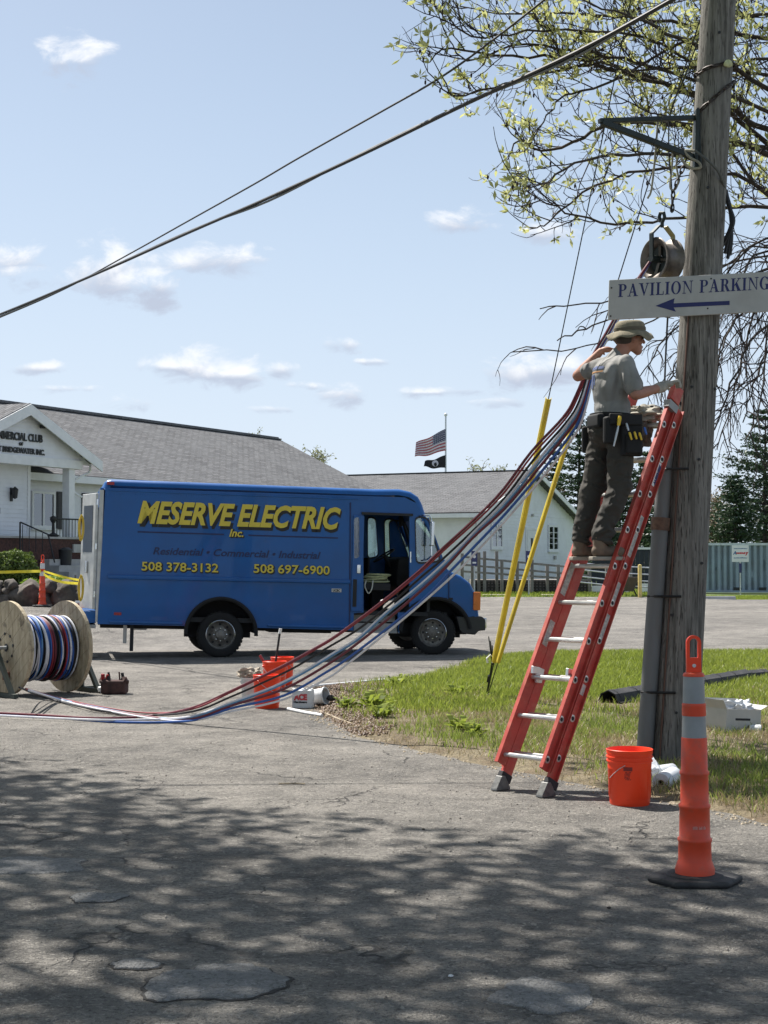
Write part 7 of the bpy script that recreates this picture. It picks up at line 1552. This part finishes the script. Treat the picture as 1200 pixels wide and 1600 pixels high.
# head: skull, jaw, chin, nose, ears, brow
ell(body, head + Vector((-.012, 0, .015)), (.1, .078, .112)); capsule(body, head + Vector((.03, 0, -.045)), head + Vector((.062, 0, -.092)), .058, .034)
capsule(body, head + Vector((.088, 0, .012)), head + Vector((.112, 0, -.025)), .011, .015); ell(body, head + Vector((.09, 0, -.062)), (.014, .026, .012)); ell(body, head + Vector((.088, 0, .03)), (.014, .05, .012))
for s in (-1, 1): ell(body, head + Vector((-.005, s * .08, -.01)), (.02, .012, .032)); ell(body, head + Vector((.055, s * .035, -.03)), (.03, .025, .025))
for sh_, e_, w_, nm in ((shR, elR, wrR, 'R'), (shL, elL, wrL, 'L')):
    chainc(body, [sh_, e_], [.056, .044]); chainc(body, [e_, e_.lerp(w_, .35), w_], [.044, .043, .028])
# left hand closed over his shoulder on the cables, with fingers
hd = (wrL + Vector((.06, .02, .02)))
body.blob(wrL + Vector((.045, -.01, .015)), (.05, .042, .024), 2, 0)
for i in range(4):
    b0 = wrL + Vector((.075, .025 - .02 * i, .018)); b1 = b0 + Vector((.035, -.006, .004 - .004 * i)); b2 = b1 + Vector((.012, 0, -.024)); capsule(body, b0, b1, .0105, .0098, 8); capsule(body, b1, b2, .0098, .008, 8)
capsule(body, wrL + Vector((.03, .03, .01)), wrL + Vector((.06, .06, -.012)), .012, .01, 8)
skin_up(body, 'body', M_SKIN, .0075, 5, .5)
# trousers
tr = MB(); chainc(tr, [hipR, knR + Vector((-.005, 0, 0)), anR + Vector((-.0, 0, .06))], [.10, .085, .072]); chainc(tr, [hipL, knL + Vector((-.005, 0, 0)), anL + Vector((-.0, 0, .06))], [.10, .085, .072])
chainc(tr, [hipR, hipR.lerp(knR, .5), knR], [.105, .096, .084]); chainc(tr, [hipL, hipL.lerp(knL, .5), knL], [.105, .096, .084]); ell(tr, H(.05, 0, .99), (.125, .165, .12)); ell(tr, H(-.01, 0, .93), (.115, .155, .13))
for k_, a_ in ((knR, anR), (knL, anL)):
    for j in range(3): c_ = a_.lerp(k_, .04 + .1 * j) + Vector((0, 0, .0)); ell(tr, c_ + Vector((.004 * (-1) ** j, 0, 0)), (.084, .076, .024), 0, rad(14 * (-1) ** j))
    ell(tr, k_ + Vector((.02, 0, .02)), (.085, .085, .07))
skin_up(tr, 'trousers', M_TROU, .009, 3, .5, folds=(.11, .034))
# shirt
shm = MB(); ell(shm, H(.06, 0, 1.10), (.132, .155, .15)); ell(shm, H(.045, 0, 1.24), (.128, .16, .2)); ell(shm, H(.04, 0, 1.35), (.118, .155, .13)); capsule(shm, H(.02, -.12, 1.42), H(.08, .12, 1.41), .074, .074); capsule(shm, H(.075, 0, 1.43), H(.11, 0, 1.50), .085, .064)
ell(shm, H(.055, 0, 1.03), (.14, .17, .07))
capsule(shm, shR, shR.lerp(elR, .72), .066, .075); capsule(shm, shL, shL.lerp(elL, .45), .062, .068)
skin_up(shm, 'shirt', M_SHIRT, .009, 3, .5, folds=(.16, .026))
# back print
shirt_o = [o for o in COL.objects if o.name == 'shirt'][0]
def decal(name, r0, r1, z0, z1, m):
    mb = MB(); nx_, nz_ = 10, 4; vs = []
    for j in range(nz_ + 1):
        for i in range(nx_ + 1):
            p = H(-.4, r0 + (r1 - r0) * i / nx_, z0 + (z1 - z0) * j / nz_); ok, loc, nor, _ = shirt_o.ray_cast(p, Vector((1, 0, 0)))
            if not ok: return
            vs.append(loc + nor * .003)
    mb.add(vs, [(j*(nx_+1)+i, j*(nx_+1)+i+1, (j+1)*(nx_+1)+i+1, (j+1)*(nx_+1)+i) for j in range(nz_) for i in range(nx_)])
    return mb.build(name, m, shirt_o, local=True, smooth=True)
M_PB = mat('print_blue', (.09, .12, .24), .8); M_PO = mat('print_orange', (.4, .2, .08), .8)
for a_ in ((-.10, -.04, 1.385, 1.41, M_PB), (-.03, .02, 1.385, 1.41, M_PB), (.03, .08, 1.385, 1.405, M_PB), (-.10, .08, 1.362, 1.372, M_PO), (-.07, -.03, 1.25, 1.35, M_PB), (-.02, .0, 1.27, 1.35, M_PB)): decal('back_print', *a_)
# boots
for an, s in ((anR, 1), (anL, -1)):
    bt = MB(); base = Vector((an.x, an.y, 0)); capsule(bt, an + Vector((-.01, 0, .05)), base + Vector((-.01, 0, .05)), .056, .05); capsule(bt, base + Vector((-.03, 0, .045)), base + Vector((.14, 0, .035)), .045, .042); ell(bt, base + Vector((.12, 0, .045)), (.07, .048, .042))
    b_ = skin_up(bt, 'boot', M_BOOT, .007, 3, .5); so_ = MB(); so_.prism([(-.085, -.036), (-.05, -.046), (.08, -.052), (.17, -.042), (.2, 0), (.17, .042), (.08, .052), (-.05, .046), (-.085, .036)], -.022, .006, Matrix.Translation(base)); so_.build('sole', M_TRIM if False else mat('boot_sole', (.3, .27, .22), .8), b_, local=True, bevel=.006)
# gloved right hand on the ladder top, five fingers wrapped over the rail
gl = MB(); hp = wrR + Vector((.06, .0, .03)); capsule(gl, wrR + Vector((-.02, 0, -.005)), wrR + Vector((.02, 0, .008)), .04, .042); gl.blob(hp, (.055, .044, .028), 2, 0)
for i in range(4):
    b0 = hp + Vector((.035, .032 - .022 * i, .012)); L_ = (.034, .038, .036, .028)[i]; b1 = b0 + Vector((L_, 0, .012)); b2 = b1 + Vector((L_ * .75, 0, -.018)); b3 = b2 + Vector((.004, 0, -.026)); capsule(gl, b0, b1, .0135, .0125, 8); capsule(gl, b1, b2, .0125, .012, 8); capsule(gl, b2, b3, .012, .0105, 8)
capsule(gl, hp + Vector((-.01, .035, -.01)), hp + Vector((.04, .05, -.03)), .015, .012, 8)
skin_up(gl, 'glove', M_GLOVE, .0055, 2, .5)
# sunglasses, hat, hair
gz = head + Vector((.084, 0, .012)); sgm = MB()
for s in (-1, 1): sgm.blob(gz + Vector((.004, s * .032, 0)), (.012, .028, .02), 2, 0); sgm.bar(gz + Vector((-.0, s * .058, .005)), head + Vector((-.01, s * .082, .01)), .005, .01)
sgm.bar(gz + Vector((.01, -.01, .004)), gz + Vector((.01, .01, .004)), .006, .006)
sgm.build('sunglasses', M_BLACK, man, local=True, smooth=True)
hr = MB(); ell(hr, head + Vector((-.03, 0, .01)), (.092, .084, .085)); skin_up(hr, 'hair', mat('brown_hair', (.06, .045, .035), .8), .008, 2)
Mhat = Matrix.Translation(head + Vector((-.002, 0, .05))) @ Matrix.Rotation(rad(-3), 4, 'Y') @ Matrix.Diagonal((1.12, .98, 1, 1))
hat = MB(); prof = [(.106, -.02), (.106, .0), (.104, .035), (.096, .062), (.075, .077), (.03, .082), (0, .083)]; hat.lathe(prof, Mhat, 40); ho = hat.build('hat', M_HATM, man, local=True, smooth=True, auto=70)
bm_ = MB(); n = 48; rows = [(.104, .002, 0), (.125, -.014, .5), (.142, -.036, 1.2), (.156, -.056, 1.9)]; vs = []
for (r, z, k) in rows:
    for i in range(n): a = 2 * math.pi * i / n; vs.append(Mhat @ Vector((r * math.cos(a) * (1 + .03 * k * math.cos(2 * a)), r * math.sin(a), z + k * (.012 * math.sin(3 * a + .6) + .010 * math.cos(2 * a) + .006 * math.sin(7 * a)))))
bm_.add(vs, [(j*n+i, j*n+(i+1) % n, (j+1)*n+(i+1) % n, (j+1)*n+i) for j in range(3) for i in range(n)]); br2 = bm_.build('brim', M_HATM, ho, local=True, smooth=True, auto=70); sm = br2.modifiers.new('s', 'SOLIDIFY'); sm.thickness = .004
MB().lathe([(.1085, .004), (.109, .024), (.1075, .026)], Mhat, 40).build('hat_band', mat('hat_band', (.12, .1, .07), .9), ho, local=True, smooth=True)
# tool belt and pouches
bl = thing('tool_belt', 'black leather tool belt with bulging pouches and yellow handled tools on his hips', 'tool belt', MO)
def rb_(mb, c, s, rz=0, name='pouch', m=None, bev=.018): M = Matrix.Translation(c) @ Matrix.Rotation(rz, 4, 'Z'); return mb.box(tuple(-x / 2 for x in s), tuple(x / 2 for x in s), M).build(name, m or M_BELT, bl, local=True, bevel=bev)
nb = 32; b1 = MB(); vs = []
for z in (.985, 1.055):
    for rr_ in (1.0, 1.05):
        for i in range(nb): a = 2 * math.pi * i / nb; vs.append(H(.055 + .148 * rr_ * math.cos(a), .185 * rr_ * math.sin(a), z - .01 * math.cos(a)))
fs = []
for i in range(nb):
    j = (i + 1) % nb; fs += [(i, j, nb + j, nb + i), (2*nb + i, 3*nb + i, 3*nb + j, 2*nb + j), (nb + i, nb + j, 3*nb + j, 3*nb + i), (i, 2*nb + i, 2*nb + j, j)]
b1.add(vs, fs).build('belt', M_BELT, bl, local=True, smooth=True, auto=50)
rb_(MB(), H(.11, .20, .87), (.17, .06, .27), rad(-6)); rb_(MB(), H(.18, .15, .86), (.08, .07, .24), rad(-50)); rb_(MB(), H(-.06, .2, .92), (.1, .06, .2), rad(20)); rb_(MB(), H(-.10, .05, 1.0), (.06, .2, .1), 0, 'back_pad'); rb_(MB(), H(-.06, -.17, .88), (.09, .05, .2), rad(-10)); rb_(MB(), H(.1, -.22, .9), (.16, .07, .2))
rb_(MB(), H(.115, .235, .82), (.13, .03, .14), rad(-6), 'outer_pocket'); rb_(MB(), H(.05, .235, 1.0), (.26, .03, .08), 0, 'pouch_flap', bev=.008)
def tl(label, nm, a, b, r, m, cat='tool'):
    t = MO @ Vector(a); q = MO @ Vector(b); return tag(MB().tube([t, t.lerp(q, .25), t.lerp(q, .75), q], [r * .7, r, r * .85, r * .7], 8).build(nm, m, smooth=True), label, cat)
M_YT = mat('tool_yellow', (.75, .5, .03), .45); M_BT = mat('tool_blue', (.04, .12, .4), .45)
rr3 = MO.to_3x3()
tl('yellow handled knife hanging in the rear sheath of the belt', 'utility_knife', H(-.01, .262, 1.02), H(-.025, .268, .95), .015, M_YT); tl('long dark blade tool hanging below the yellow knife handle', 'saw_blade', H(-.025, .268, .95), H(-.06, .262, .80), .009, M_GALV)
for (f, z, lab, m_) in ((.045, .925, 'left yellow screwdriver handle in the hip pouch', M_YT), (.085, .93, 'middle yellow screwdriver handle in the hip pouch', M_YT), (.125, .925, 'right yellow screwdriver handle in the hip pouch', M_YT), (.165, .965, 'blue plier grip at the front of the hip pouch', M_BT), (.02, .99, 'dark plier grip above the yellow handles', M_GALV)): tl(lab, 'hand_tool', H(f + .02, .262, z - .02), H(f + .032, .275, z - .075), .0095, m_)
# canvas bag hung at the ladder top
cb = W(1002, 662, 11.75); bg_ = thing('hoist_bag', 'sagging grey canvas bag with folded drop cloth hung behind the ladder top', 'bag', cb); M_CANV = mat('grey_canvas', (.17, .155, .13), .95, var=.35, scale=9, bump=.5, bscale=40)
MB().blob(W(994, 672, 11.75), (.11, .1, .15), 4, .55, 3.0).build('sack', M_CANV, bg_, smooth=True); MB().blob(W(1008, 647, 11.7), (.13, .1, .06), 4, .7, 2.6, seed=3).build('folded_cloth', mat('pale_canvas', (.34, .32, .27), .95, var=.3, scale=9), bg_, smooth=True)
MB().blob(W(1022, 641, 11.72), (.06, .06, .035), 3, .4, 3).build('dark_bundle', M_DARK, bg_, smooth=True)
lc_ = W(1040, 610, 11.86); rope('hand_line', 'thin dark hand line hanging from the sheave chain to the ladder top', [W(1047, 440, 12.1), W(1043, 500, 12.1), W(1040, 560, 12.05), W(1038, 612, 11.95)], .008, M_BLK)
rope('hand_line', 'thin dark line from the bracket tip down past the sheave', [W(1012, 330, 11.9), W(1002, 300, 11.9), W(1030, 200, 11.95), W(1066, 110, 12)], .004, M_BLK)
